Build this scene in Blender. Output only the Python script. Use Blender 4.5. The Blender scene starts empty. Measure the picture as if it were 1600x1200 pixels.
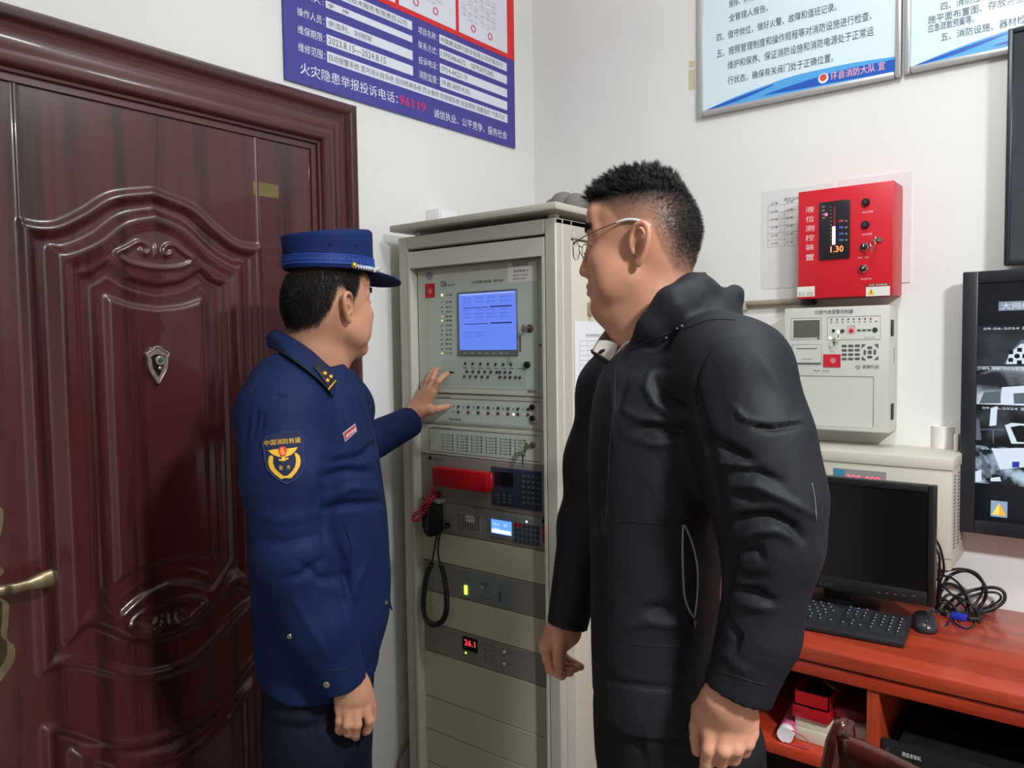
import bpy, bmesh, math, random
import numpy as np
from mathutils import Vector, Matrix
from mathutils.bvhtree import BVHTree
random.seed(7); rng = np.random.default_rng(7)
S = bpy.context.scene; COL = S.collection

# ------------------------------------------------------------------ camera
CAM = np.array([1.7156, -2.3296, 1.45]); FPX = 1223.8
YAW, PIT, ROL = .66636, .05323, -.01382
_fw = np.array([-math.sin(YAW)*math.cos(PIT), math.cos(YAW)*math.cos(PIT), -math.sin(PIT)])
_rt = np.array([math.cos(YAW), math.sin(YAW), 0.]); _up = np.cross(_rt, _fw)
_rt, _up = math.cos(ROL)*_rt+math.sin(ROL)*_up, -math.sin(ROL)*_rt+math.cos(ROL)*_up
cd = bpy.data.cameras.new('camera'); cam = bpy.data.objects.new('camera', cd); COL.objects.link(cam)
cd.sensor_fit = 'HORIZONTAL'; cd.sensor_width = 36; cd.lens = 36*FPX/1600; cd.clip_start = .02
cam.matrix_world = Matrix([[_rt[i], _up[i], -_fw[i], CAM[i]] for i in range(3)]+[[0, 0, 0, 1]])
S.camera = cam
# ------------------------------------------------------------------ light
S.view_settings.view_transform = 'Standard'; S.view_settings.look = 'None'
S.view_settings.gamma = 1; S.view_settings.use_curve_mapping = False
S.view_settings.exposure = 0.0
w = bpy.data.worlds.new('world'); S.world = w; w.use_nodes = True
w.node_tree.nodes['Background'].inputs[0].default_value = (.9, .95, 1, 1)
w.node_tree.nodes['Background'].inputs[1].default_value = .4
LAMP = (2.6, -1.85, 2.48)
ld = bpy.data.lights.new('ceiling_lamp_light', 'AREA'); ld.shape = 'DISK'; ld.size = .24; ld.energy = 84
ld.color = (.93, .97, 1)
lo = bpy.data.objects.new('ceiling_lamp_light', ld); COL.objects.link(lo); lo.location = LAMP

FILL = (1.45, -1.05, 2.72)  # fill light added to brighten the upper walls, not a known lamp
lg = bpy.data.lights.new('added_fill_light', 'POINT'); lg.shadow_soft_size = .13; lg.energy = 32; lg.color = (.93, .97, 1)
lgo = bpy.data.objects.new('added_fill_light', lg); COL.objects.link(lgo); lgo.location = FILL
# ------------------------------------------------------------------ pixel geometry (for measuring positions)
def ray(px, py): return _rt*(px-800)/FPX-_up*(py-600)/FPX+_fw
def onp(px, py, ax, val):
    d = ray(px, py); return CAM+(val-CAM[ax])/d[ax]*d
def proj(P):
    v = np.asarray(P)-CAM; z = v@_fw
    return 800+FPX*(v@_rt)/z, 600-FPX*(v@_up)/z

# ------------------------------------------------------------------ materials
def lin(c):
    c = [x/255. for x in c[:3]]
    return tuple((x/12.92 if x <= .04045 else ((x+.055)/1.055)**2.4) for x in c)+(1,)
def mat(name, rgb, rough=.5, metal=0., spec=.5, coat=0., emit=None, estr=0., bump=0., bscale=200., var=0., vscale=8., sss=0., alpha=1., trans=0., sheen=0., folds=0.):
    m = bpy.data.materials.new(name); m.use_nodes = True; nt = m.node_tree; b = nt.nodes['Principled BSDF']
    b.inputs['Base Color'].default_value = lin(rgb); b.inputs['Roughness'].default_value = rough
    b.inputs['Metallic'].default_value = metal; b.inputs['Specular IOR Level'].default_value = spec
    b.inputs['Coat Weight'].default_value = coat; b.inputs['Coat Roughness'].default_value = .08
    if sss:
        b.inputs['Subsurface Weight'].default_value = sss; b.inputs['Subsurface Radius'].default_value = (.012, .004, .002)
        b.inputs['Subsurface Scale'].default_value = 1.
    if sheen: b.inputs['Sheen Weight'].default_value = sheen; b.inputs['Sheen Roughness'].default_value = .4
    if trans: b.inputs['Transmission Weight'].default_value = trans
    if emit:
        b.inputs['Emission Color'].default_value = lin(emit); b.inputs['Emission Strength'].default_value = estr
    tc = nt.nodes.new('ShaderNodeTexCoord')
    if var:
        n = nt.nodes.new('ShaderNodeTexNoise'); n.inputs['Scale'].default_value = vscale; n.inputs['Detail'].default_value = 4
        nt.links.new(tc.outputs['Object'], n.inputs['Vector'])
        r = nt.nodes.new('ShaderNodeValToRGB'); c = np.array(lin(rgb))
        r.color_ramp.elements[0].position = .3; r.color_ramp.elements[1].position = .7
        r.color_ramp.elements[0].color = tuple(np.clip(c[:3]*(1-var), 0, 1))+(1,)
        r.color_ramp.elements[1].color = tuple(np.clip(c[:3]*(1+var), 0, 1))+(1,)
        nt.links.new(n.outputs['Fac'], r.inputs['Fac']); nt.links.new(r.outputs['Color'], b.inputs['Base Color'])
    if bump:
        n = nt.nodes.new('ShaderNodeTexNoise'); n.inputs['Scale'].default_value = bscale; n.inputs['Detail'].default_value = 3
        nt.links.new(tc.outputs['Object'], n.inputs['Vector'])
        bp = nt.nodes.new('ShaderNodeBump'); bp.inputs['Strength'].default_value = bump; bp.inputs['Distance'].default_value = .002
        nt.links.new(n.outputs['Fac'], bp.inputs['Height']); nt.links.new(bp.outputs['Normal'], b.inputs['Normal'])
    if folds:                                  # soft cloth folds on top of the modelled ones
        mp = nt.nodes.new('ShaderNodeMapping'); mp.inputs['Scale'].default_value = (1, 1, .55); nt.links.new(tc.outputs['Object'], mp.inputs['Vector'])
        n2 = nt.nodes.new('ShaderNodeTexNoise'); n2.inputs['Scale'].default_value = 11; n2.inputs['Detail'].default_value = 2.5; n2.inputs['Roughness'].default_value = .45; n2.inputs['Distortion'].default_value = 1.2
        nt.links.new(mp.outputs['Vector'], n2.inputs['Vector']); b2 = nt.nodes.new('ShaderNodeBump'); b2.inputs['Strength'].default_value = .6; b2.inputs['Distance'].default_value = folds
        nt.links.new(n2.outputs['Fac'], b2.inputs['Height'])
        if bump: nt.links.new(b2.outputs['Normal'], bp.inputs['Normal'])
        else: nt.links.new(b2.outputs['Normal'], b.inputs['Normal'])
    return m
def wood(name, dark, light, rough=.25, scale=(14, 14, .9), coat=.3, dist=5., wscale=1.0):
    m = bpy.data.materials.new(name); m.use_nodes = True; nt = m.node_tree; b = nt.nodes['Principled BSDF']
    tc = nt.nodes.new('ShaderNodeTexCoord'); mp = nt.nodes.new('ShaderNodeMapping'); mp.inputs['Scale'].default_value = scale
    nt.links.new(tc.outputs['Object'], mp.inputs['Vector'])
    n = nt.nodes.new('ShaderNodeTexNoise'); n.inputs['Scale'].default_value = 1.1; n.inputs['Detail'].default_value = 5; n.inputs['Distortion'].default_value = .6
    nt.links.new(mp.outputs['Vector'], n.inputs['Vector'])
    mu = nt.nodes.new('ShaderNodeMath'); mu.operation = 'MULTIPLY'; mu.inputs[1].default_value = dist*6
    nt.links.new(n.outputs['Fac'], mu.inputs[0])
    sn = nt.nodes.new('ShaderNodeMath'); sn.operation = 'SINE'; nt.links.new(mu.outputs[0], sn.inputs[0])
    mp2 = nt.nodes.new('ShaderNodeMapping'); mp2.inputs['Scale'].default_value = tuple(s*22 for s in scale)
    nt.links.new(tc.outputs['Object'], mp2.inputs['Vector'])
    n2 = nt.nodes.new('ShaderNodeTexNoise'); n2.inputs['Scale'].default_value = 1; n2.inputs['Detail'].default_value = 3
    nt.links.new(mp2.outputs['Vector'], n2.inputs['Vector'])
    ma = nt.nodes.new('ShaderNodeMath'); ma.operation = 'MULTIPLY_ADD'; ma.inputs[1].default_value = .22; ma.inputs[2].default_value = .5
    nt.links.new(sn.outputs[0], ma.inputs[0])
    mb = nt.nodes.new('ShaderNodeMath'); mb.operation = 'MULTIPLY_ADD'; mb.inputs[1].default_value = .7
    nt.links.new(n2.outputs['Fac'], mb.inputs[0]); nt.links.new(ma.outputs[0], mb.inputs[2])
    r = nt.nodes.new('ShaderNodeValToRGB'); r.color_ramp.elements[0].position = .45; r.color_ramp.elements[1].position = 1.15 if False else 1.
    r.color_ramp.elements[0].color = lin(dark); r.color_ramp.elements[1].color = lin(light)
    nt.links.new(mb.outputs[0], r.inputs['Fac']); nt.links.new(r.outputs['Color'], b.inputs['Base Color'])
    b.inputs['Roughness'].default_value = rough; b.inputs['Coat Weight'].default_value = coat; b.inputs['Coat Roughness'].default_value = .06
    bp = nt.nodes.new('ShaderNodeBump'); bp.inputs['Strength'].default_value = .12; bp.inputs['Distance'].default_value = .0006
    nt.links.new(n2.outputs['Fac'], bp.inputs['Height']); nt.links.new(bp.outputs['Normal'], b.inputs['Normal'])
    return m
def emis(name, rgb, s): return mat(name, (5, 5, 5), rough=.4, emit=rgb, estr=s)

# ------------------------------------------------------------------ object helpers
def link(o, parent=None):
    COL.objects.link(o)
    if parent is not None: o.parent = parent
    return o
def obj(name, me, m=None, parent=None, smooth=False, loc=None):
    if isinstance(me, bmesh.types.BMesh):
        bm = me; me = bpy.data.meshes.new(name); bm.to_mesh(me); bm.free()
    if m is not None:
        for mm in (m if isinstance(m, (list, tuple)) else [m]): me.materials.append(mm)
    if smooth: me.shade_smooth()
    o = bpy.data.objects.new(name, me)
    if loc is not None: o.location = loc
    return link(o, parent)
def thing(name, label=None, cat=None, loc=(0, 0, 0), rz=0., group=None, kind=None):
    o = bpy.data.objects.new(name, None); COL.objects.link(o); o.location = loc; o.rotation_euler = (0, 0, rz)
    o.empty_display_size = .05
    return tag(o, label, cat, group, kind)
def tag(o, label=None, cat=None, group=None, kind=None):
    for k, v in (('label', label), ('category', cat), ('group', group), ('kind', kind)):
        if v: o[k] = v
    return o
def bm_box(bm, x0, x1, y0, y1, z0, z1, bev=0., seg=2):
    vs = [bm.verts.new((x, y, z)) for x in (x0, x1) for y in (y0, y1) for z in (z0, z1)]
    q = [(0, 1, 3, 2), (4, 6, 7, 5), (0, 4, 5, 1), (2, 3, 7, 6), (0, 2, 6, 4), (1, 5, 7, 3)]
    fs = [bm.faces.new([vs[i] for i in f]) for f in q]
    if bev:
        es = list({e for f in fs for e in f.edges})
        bmesh.ops.bevel(bm, geom=es, offset=bev, segments=seg, affect='EDGES', clamp_overlap=True, profile=.5)
    return bm
def box(name, x0, x1, y0, y1, z0, z1, m, parent=None, bev=0., seg=2):
    bm = bmesh.new(); bm_box(bm, min(x0, x1), max(x0, x1), min(y0, y1), max(y0, y1), min(z0, z1), max(z0, z1), bev, seg)
    bmesh.ops.recalc_face_normals(bm, faces=bm.faces)
    o = obj(name, bm, m, parent)
    if bev: smooth_angle(o)
    return o
def smooth_angle(o, ang=40):
    me = o.data; me.shade_smooth()
    try: me.set_sharp_from_angle(angle=math.radians(ang))
    except Exception: pass
def bm_cyl(bm, c, ax, r0, r1, h, n=20, cap=True):
    """cylinder from c along ax (unit vec), height h"""
    ax = Vector(ax).normalized(); u = ax.orthogonal().normalized(); v = ax.cross(u); c = Vector(c)
    a = [bm.verts.new(c+(u*math.cos(t)+v*math.sin(t))*r0) for t in np.linspace(0, 2*math.pi, n, endpoint=False)]
    b = [bm.verts.new(c+ax*h+(u*math.cos(t)+v*math.sin(t))*r1) for t in np.linspace(0, 2*math.pi, n, endpoint=False)]
    for i in range(n): bm.faces.new((a[i], a[(i+1) % n], b[(i+1) % n], b[i]))
    if cap:
        bm.faces.new(a[::-1]); bm.faces.new(b)
    return bm
def lathe(name, prof, c, ax, m, parent=None, n=28):
    """prof: list of (r,h) along ax from c"""
    bm = bmesh.new(); ax = Vector(ax).normalized(); u = ax.orthogonal().normalized(); v = ax.cross(u); c = Vector(c)
    rings = []
    for r, h in prof:
        rings.append([bm.verts.new(c+ax*h+(u*math.cos(t)+v*math.sin(t))*max(r, 1e-5)) for t in np.linspace(0, 2*math.pi, n, endpoint=False)])
    for a, b in zip(rings, rings[1:]):
        for i in range(n): bm.faces.new((a[i], a[(i+1) % n], b[(i+1) % n], b[i]))
    bm.faces.new(rings[0][::-1]); bm.faces.new(rings[-1])
    bmesh.ops.recalc_face_normals(bm, faces=bm.faces)
    o = obj(name, bm, m, parent); smooth_angle(o); return o
def smooth_path(pts, n=8):
    """Catmull-Rom through pts"""
    P = [np.asarray(p, float) for p in pts]; P = [2*P[0]-P[1]]+P+[2*P[-1]-P[-2]]; out = []
    for i in range(1, len(P)-2):
        for t in np.linspace(0, 1, n, endpoint=False):
            p0, p1, p2, p3 = P[i-1:i+3]
            out.append(.5*(2*p1+(p2-p0)*t+(2*p0-5*p1+4*p2-p3)*t*t+(3*p1-p0-3*p2+p3)*t**3))
    out.append(P[-2]); return out
def bm_tube(bm, pts, r, n=8, cap=True):
    P = [Vector(p) for p in pts]; R = r if hasattr(r, '__len__') else [r]*len(P)
    rings = []; prev = None
    for i, p in enumerate(P):
        t = (P[min(i+1, len(P)-1)]-P[max(i-1, 0)])
        t = t.normalized() if t.length > 1e-9 else Vector((0, 0, 1))
        if prev is None: u = t.orthogonal().normalized()
        else:
            u = prev-t*prev.dot(t); u = u.normalized() if u.length > 1e-6 else t.orthogonal().normalized()
        prev = u; v = t.cross(u)
        rings.append([bm.verts.new(p+(u*math.cos(a)+v*math.sin(a))*R[i]) for a in np.linspace(0, 2*math.pi, n, endpoint=False)])
    for a, b in zip(rings, rings[1:]):
        for i in range(n): bm.faces.new((a[i], a[(i+1) % n], b[(i+1) % n], b[i]))
    if cap: bm.faces.new(rings[0][::-1]); bm.faces.new(rings[-1])
    return bm
def tube(name, pts, r, m, parent=None, n=8):
    return obj(name, bm_tube(bmesh.new(), pts, r, n), m, parent, smooth=True)
def coil_pts(path, R, turns, per=10):
    P = [np.asarray(p, float) for p in path]; L = np.concatenate([[0], np.cumsum([np.linalg.norm(b-a) for a, b in zip(P, P[1:])])])
    out = []; N = int(turns*per)
    u = np.array([.3, -.8, .5]); 
    for k in range(N+1):
        s = L[-1]*k/N; i = min(np.searchsorted(L, s, side='right')-1, len(P)-2)
        f = (s-L[i])/max(L[i+1]-L[i], 1e-9); c = P[i]*(1-f)+P[i+1]*f; t = P[i+1]-P[i]; t = t/np.linalg.norm(t)
        u = u-t*(u@t); u = u/np.linalg.norm(u); v = np.cross(t, u); a = 2*math.pi*k/per
        out.append(c+R*(u*math.cos(a)+v*math.sin(a)))
    return out
def bm_prism(bm, poly, y0, y1):
    """polygon in XZ extruded from y0 (front, -y) to y1"""
    a = [bm.verts.new((x, y0, z)) for x, z in poly]; b = [bm.verts.new((x, y1, z)) for x, z in poly]; n = len(poly)
    bm.faces.new(a); bm.faces.new(b[::-1])
    for i in range(n): bm.faces.new((a[i], b[i], b[(i+1) % n], a[(i+1) % n]))
    bmesh.ops.recalc_face_normals(bm, faces=bm.faces); return bm
def prism(name, poly, y0, y1, m, parent=None): return obj(name, bm_prism(bmesh.new(), poly, y0, y1), m, parent)
_tcache = {}
def text_mesh(body):
    """glyph outline triangles in unit box: returns verts(N,2) normalised by size, faces"""
    if body in _tcache: return _tcache[body]
    c = bpy.data.curves.new('lettering', 'FONT'); c.body = body; c.size = 1; c.resolution_u = 2
    o = bpy.data.objects.new('lettering', c); COL.objects.link(o)
    me = bpy.data.meshes.new_from_object(o.evaluated_get(bpy.context.evaluated_depsgraph_get()))
    v = np.array([p.co[:2] for p in me.vertices]); f = [tuple(p.vertices) for p in me.polygons]
    bpy.data.objects.remove(o); bpy.data.curves.remove(c); bpy.data.meshes.remove(me)
    _tcache[body] = (v, f); return v, f
def lettering(items, y, m, parent, name='lettering', depth=0.):
    """items: list of (body, x0, x1, zlow, zhigh) in local XZ facing -y; x1=None keeps aspect"""
    V = []; F = []
    for body, x0, x1, z0, z1 in items:
        v, f = text_mesh(body)
        if len(v) == 0: continue
        lo_, hi = v.min(0), v.max(0); s = (z1-z0)/max(hi[1]-lo_[1], 1e-6)
        xx = x0+(v[:, 0]-lo_[0])*(s if x1 is None else (x1-x0)/max(hi[0]-lo_[0], 1e-6)); zz = z0+(v[:, 1]-lo_[1])*s
        n0 = len(V); V += [(a, y, b) for a, b in zip(xx, zz)]; F += [tuple(i+n0 for i in q) for q in f]
    me = bpy.data.meshes.new(name); me.from_pydata(V, [], F); me.update()
    o = obj(name, me, m, parent); o['kind'] = 'stuff'; return o
def np_mesh(name, V, Q, m=None, parent=None, smooth=True):
    me = bpy.data.meshes.new(name); V = np.asarray(V, np.float32); Q = np.asarray(Q, np.int32); k = Q.shape[1]
    me.vertices.add(len(V)); me.vertices.foreach_set('co', V.ravel())
    me.loops.add(Q.size); me.loops.foreach_set('vertex_index', Q.ravel())
    me.polygons.add(len(Q)); me.polygons.foreach_set('loop_start', np.arange(0, Q.size, k, dtype=np.int32))
    me.update(calc_edges=True); me.validate()
    return obj(name, me, m, parent, smooth=smooth)
# ------------------------------------------------------------------ frames: meshes are written in the frame of the wall they stand on
KEEP = {}
def link(o, parent=None):
    COL.objects.link(o)
    if parent is not None:
        o.parent = parent
        if parent.name in KEEP: o.matrix_parent_inverse = KEEP[parent.name]
    return o
LW = Matrix.Rotation(math.pi/2, 4, 'Z')     # left wall: local x = world y, local -y = world +x
def wthing(name, label, cat, loc, group=None, kind=None, frame=None):
    """Empty at loc (given in the frame) whose children's meshes are written in frame coordinates"""
    fr = frame or Matrix.Identity(4); e = bpy.data.objects.new(name, None); COL.objects.link(e); e.empty_display_size = .05
    e.location = fr @ Vector(loc); e.rotation_euler = fr.to_euler()
    KEEP[e.name] = (Matrix.Translation(e.location) @ e.rotation_euler.to_matrix().to_4x4()).inverted() @ fr
    return tag(e, label, cat, group, kind)
def settle(o, frame=None):
    """single-mesh thing: put its origin at the base of its mesh"""
    V = np.empty(len(o.data.vertices)*3, np.float32); o.data.vertices.foreach_get('co', V); V = V.reshape(-1, 3)
    lo_, hi = V.min(0), V.max(0); c = Vector(((lo_[0]+hi[0])/2, (lo_[1]+hi[1])/2, lo_[2]))
    o.data.transform(Matrix.Translation(-c)); fr = frame or Matrix.Identity(4)
    o.matrix_world = fr @ Matrix.Translation(c); o.location = fr @ c; o.rotation_euler = fr.to_euler(); return o
def Lp(px, py, out=0.):
    p = onp(px, py, 0, out); return p[1], p[2]
def Rp(px, py, y=0.):
    p = onp(px, py, 1, y); return p[0], p[2]
def rect(fn, tl, tr, bl, *a):
    p, q, r = fn(*tl, *a), fn(*tr, *a), fn(*bl, *a); return p[0], q[0], r[1], (p[1]+q[1])/2    # x0,x1,z0,z1

# ------------------------------------------------------------------ room shell
M_wall = mat('wall_paint', (234, 233, 229), rough=.7, spec=.25, bump=.12, bscale=40, var=.025, vscale=3)
M_ceil = mat('ceiling_paint', (240, 240, 238), rough=.8)
M_floor = mat('floor_tile', (128, 120, 110), rough=.3, var=.06, vscale=4)
RX, RY, RZ = 4.6, -5.2, 3.0
for nm, b, m in (('wall_left', (-.12, 0, RY, .12, 0, RZ), M_wall), ('wall_right', (0, RX, 0, .12, 0, RZ), M_wall),
                 ('wall_front', (RX, RX+.12, RY, .12, 0, RZ), M_wall), ('wall_back', (0, RX, RY-.12, RY, 0, RZ), M_wall),
                 ('ceiling', (-.12, RX+.12, RY-.12, .12, RZ, RZ+.1), M_ceil)):
    o = box(nm, *b, m); o['kind'] = 'structure'
fl = wthing('floor', None, None, (0, 0, 0), kind='structure')
box('floor_slab', -.12, RX+.12, RY-.12, .12, -.1, -.006, mat('grout', (120, 112, 102), rough=.8), fl)
me0 = None
for i in range(8):
    for j in range(9):
        if me0 is None:
            t0 = box('tile', 0.002, .598, .002, .598, -.006, 0, M_floor, fl, bev=.0015, seg=1); me0 = t0.data; t = t0
        else:
            t = bpy.data.objects.new('tile', me0); link(t, fl)
        t.location = (i*.6-.1, RY+j*.6-.1, 0)
# ceiling lamp that lights the room (a round surface-mounted fitting on a short rod)
lamp = wthing('ceiling_lamp', 'round white ceiling lamp hanging on a short rod', 'lamp', (LAMP[0], LAMP[1], RZ))
lathe('rod', [(.012, 0), (.012, RZ-LAMP[2]-.05)], (LAMP[0], LAMP[1], LAMP[2]+.05), (0, 0, 1), mat('lamp_metal', (200, 200, 200), .4, .6), lamp)
lathe('lamp_housing', [(.02, .055), (.13, .03), (.135, .004), (.128, .004), (.12, .02), (.02, .045)], (LAMP[0], LAMP[1], LAMP[2]), (0, 0, 1), mat('lamp_white', (235, 235, 235), .4), lamp)

g2l = wthing('added_fill_lamp', 'added unseen fill lamp on a rod below the ceiling near the corner', 'lamp', (FILL[0], FILL[1], RZ))  # invented fixture that carries the added fill light
lathe('rod', [(.01, 0), (.01, RZ-FILL[2]-.19)], (FILL[0], FILL[1], FILL[2]+.19), (0, 0, 1), mat('fill_lamp_rod', (200, 200, 200), .4, .6), g2l)
lathe('added_lamp_holder', [(.012, .20), (.05, .19), (.055, .165), (.02, .16)], FILL, (0, 0, 1), mat('fill_lamp_holder', (230, 230, 230), .4), g2l)

# ------------------------------------------------------------------ door on the left wall (relief modelled as a height field)
M_door = wood('door_wood', (36, 13, 15), (80, 36, 36), rough=.3, scale=(11, 11, .5), coat=.35, dist=3)
M_doorh = wood('door_wood_crossgrain', (36, 13, 15), (80, 36, 36), rough=.42, scale=(.5, 11, 11), coat=.35, dist=3)
DC = -1.437                                    # panel axis (along the wall)
door = wthing('door_1', 'dark red moulded wooden door with an arched raised panel in the left wall', None, (DC, 0, 0), kind='structure', frame=LW)
def sdist(X, Z, poly):
    P = np.asarray(poly, float); d = np.full(X.shape, 9.); ins = np.zeros(X.shape, bool)
    for a, b in zip(P, np.roll(P, -1, 0)):
        e = b-a; t = np.clip(((X-a[0])*e[0]+(Z-a[1])*e[1])/(e@e+1e-12), 0, 1)
        d = np.minimum(d, np.hypot(X-a[0]-t*e[0], Z-a[1]-t*e[1]))
        c = (a[1] > Z) != (b[1] > Z); ins ^= c & (X < (b[0]-a[0])*(Z-a[1])/(b[1]-a[1]+1e-12)+a[0])
    return np.where(ins, d, -d)
def pdist(X, Z, pts):
    d = np.full(X.shape, 9.)
    P = np.asarray(pts, float)
    for a, b in zip(P, P[1:]):
        e = b-a; t = np.clip(((X-a[0])*e[0]+(Z-a[1])*e[1])/(e@e+1e-12), 0, 1); d = np.minimum(d, np.hypot(X-a[0]-t*e[0], Z-a[1]-t*e[1]))
    return d
def ss(x, a, b):
    t = np.clip((x-a)/(b-a), 0, 1); return t*t*(3-2*t)
def sym(half): return [(u, z) for u, z in half]+[(-u, z) for u, z in half[::-1] if u < -1e-6]
def curve2(pts, n=6): return [(p[0], p[1]) for p in smooth_path([(a, 0, b) for a, b in pts], n) for p in [(p[0], p[2])]]
arcA = curve2([(-.268, 1.698), (-.235, 1.695), (-.2, 1.702), (-.15, 1.732), (-.09, 1.774), (0, 1.797)])
arcB = curve2([(-.214, 1.65), (-.185, 1.652), (-.13, 1.68), (-.07, 1.728), (0, 1.75)])
arcE = curve2([(-.166, 1.60), (-.14, 1.606), (-.108, 1.632)], 5)+curve2([(-.108, 1.632), (-.06, 1.602), (0, 1.588)], 5)
botA = curve2([(-.268, .80), (-.22, .797), (-.175, .776), (-.12, .739), (-.06, .709), (0, .70)])
botB = curve2([(-.214, .846), (-.175, .867), (-.13, .842), (-.08, .806), (0, .79)])
botE = curve2([(-.166, .93), (-.14, .90), (-.108, .868)], 5)+curve2([(-.108, .868), (-.06, .897), (0, .912)], 5)
def closed(top, bot):
    t = top+[(-u, z) for u, z in top[::-1]]; b = bot+[(-u, z) for u, z in bot[::-1]]; return t+b[::-1]
pA, pB, pE = closed(arcA, botA), closed(arcB, botB), closed(arcE, botE)
dT = curve2([(-.114, 1.566), (-.06, 1.548), (0, 1.54)], 5); dB = curve2([(-.114, .94), (-.06, .955), (0, .962)], 5)
pD = closed(dT, dB)
lowT = curve2([(-.268, .682), (-.235, .678), (-.2, .657), (-.13, .602), (-.06, .575), (0, .57)])
lowT2 = curve2([(-.214, .61), (-.17, .60), (-.1, .555), (0, .53)])
pL = closed(lowT, [(-.268, .13), (0, .13)]); pL2 = closed(lowT2, [(-.214, .18), (0, .18)]); pL3 = [(u*.72, .36+(z-.36)*.8) for u, z in pL2]
DX0, DX1, DZ0, DZ1 = -.434, .432, .0, 1.968
nx, nz = 230, 500
ug = np.linspace(DX0, DX1, nx); zg = np.linspace(DZ0, DZ1, nz); U, Z = np.meshgrid(ug, zg, indexing='ij')
def bead(s): return .008*ss(s, -.010, .007)-.013*ss(s, .009, .028)
sA, sB, sE, sD = (sdist(U, Z, p) for p in (pA, pB, pE, pD))
H = bead(sA)+.0175*ss(sB, -.012, .012)-.0065*ss(sB, .016, .042)-.010*ss(sE, -.004, .008)+.0015*ss(sE, .022, .027)*(1-ss(sE, .028, .033))+.0075*ss(sD, -.002, .012)
sL, sL2, sL3 = (sdist(U, Z, p) for p in (pL, pL2, pL3))
H += bead(sL)+.014*ss(sL2, -.012, .012)-.009*ss(sL2, .02, .04)+.006*ss(sL3, 0, .012)
sT = sdist(U, Z, [(-.268, 1.69), (.268, 1.69), (.268, 1.93), (-.268, 1.93)])
# vertical edge lines of the plain top field
for uu in (-.268, .268): H += .004*np.exp(-((U-uu)/.003)**2)*(Z > 1.69)
# carved oval crest with two scrolls, top and (mirrored) bottom
for zc, sg in ((1.655, 1), (.842, -1)):
    ov = [(.088*math.cos(a), zc+sg*(.026*math.sin(a) if math.sin(a) > 0 else .03*math.sin(a))) for a in np.linspace(math.pi*1.02, math.pi*1.98, 24)]
    H += .005*np.exp(-(pdist(U, Z, ov)/.0045)**2)
    for s in (-1, 1):
        sp = [(s*.082, zc+sg*.0), (s*.06, zc+sg*.012), (s*.04, zc+sg*.024), (s*.022, zc+sg*.02), (s*.016, zc+sg*.006), (s*.026, zc+sg*.0), (s*.034, zc+sg*.008)]
        H += .006*np.exp(-(pdist(U, Z, curve2(sp, 6))/.004)**2)
    H += .005*np.exp(-(pdist(U, Z, [(0, zc), (0, zc+sg*.018)])/.004)**2)
V = np.stack([U+DC, -(.006+H), Z], -1).reshape(-1, 3)
I = (np.arange(nx-1)[:, None]*nz+np.arange(nz-1)[None]).ravel(); Q = np.stack([I, I+nz, I+nz+1, I+1], 1)
leaf = np_mesh('door_leaf', V, Q, M_door, door)
bm = bmesh.new(); bm.from_mesh(leaf.data)       # close the leaf with its edges and back
r = bmesh.ops.extrude_edge_only(bm, edges=[e for e in bm.edges if e.is_boundary])
for v in [g for g in r['geom'] if isinstance(g, bmesh.types.BMVert)]: v.co.y = -.0005
bm.to_mesh(leaf.data); bm.free(); leaf.data.shade_smooth()
# casing: one moulded profile mitred round the opening (w inward from the outer edge, p proud of the wall)
prof = [(0, 0), (0, .030), (.004, .042), (.012, .049), (.022, .047), (.029, .038), (.034, .031), (.045, .024), (.056, .022), (.066, .025), (.078, .033), (.086, .040), (.092, .0425), (.097, .042), (.102, .0403), (.107, .0375), (.111, .034), (.1145, .029), (.116, .022), (.122, .02), (.124, .012), (.138, .012), (.14, 0)]
FX0, FX1, FZ = -2.006, -.868, 2.104
bm = bmesh.new(); rows = []
for cx_, cz_, sx, sz in ((FX0, 0, 1, 0), (FX0, FZ, 1, -1), (FX1, FZ, -1, -1), (FX1, 0, -1, 0)):
    rows.append([bm.verts.new((cx_+sx*w_, -p_, cz_+sz*w_)) for w_, p_ in prof])
for k, (a, b) in enumerate(zip(rows, rows[1:])):
    for i in range(len(prof)-1):
        f = bm.faces.new((a[i], a[i+1], b[i+1], b[i])); f.material_index = 1 if k == 1 else 0
bmesh.ops.recalc_face_normals(bm, faces=bm.faces)
cas = obj('door_casing', bm, [M_door, M_doorh], door); smooth_angle(cas, 50)
# lock plate + lever
M_brass = mat('aged_brass', (150, 134, 104), rough=.34, metal=.8, var=.25, vscale=25)
M_brassd = mat('dark_brass', (98, 82, 56), rough=.4, metal=.9, var=.3, vscale=30)
half = [(0, 1.222), (.012, 1.212), (.022, 1.2), (.03, 1.18), (.034, 1.155), (.044, 1.14), (.042, 1.11), (.034, 1.08), (.032, 1.04), (.04, 1.02), (.022, 1.005), (.02, .985), (.036, .968), (.046, .955), (.044, .92), (.04, .89), (.052, .87), (.05, .84), (.03, .815), (.014, .797), (0, .788)]
half = [(max(0, p[0]), p[2]) for p in smooth_path([(a, 0, b) for a, b in half], 4)]
oc = Lp(22, 1000, .017)[0]-.052; tipx = Lp(85, 903, .061)[0]
def plate(sc, y0, y1, m, nm):
    poly = [(oc+u*sc, 1.005+(z-1.005)*(1-(1-sc)*.35)) for u, z in half]+[(oc-u*sc, 1.005+(z-1.005)*(1-(1-sc)*.35)) for u, z in half[-2:0:-1]]
    return prism(nm, poly, y0, y1, m, door)
lp = plate(1.0, -.017, -.006, M_brass, 'lock_plate')
pl2 = plate(.74, -.0185, -.0165, M_brassd, 'lock_plate_inlay'); pl2.parent = lp; pl2.matrix_parent_inverse = Matrix.Identity(4)
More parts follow.
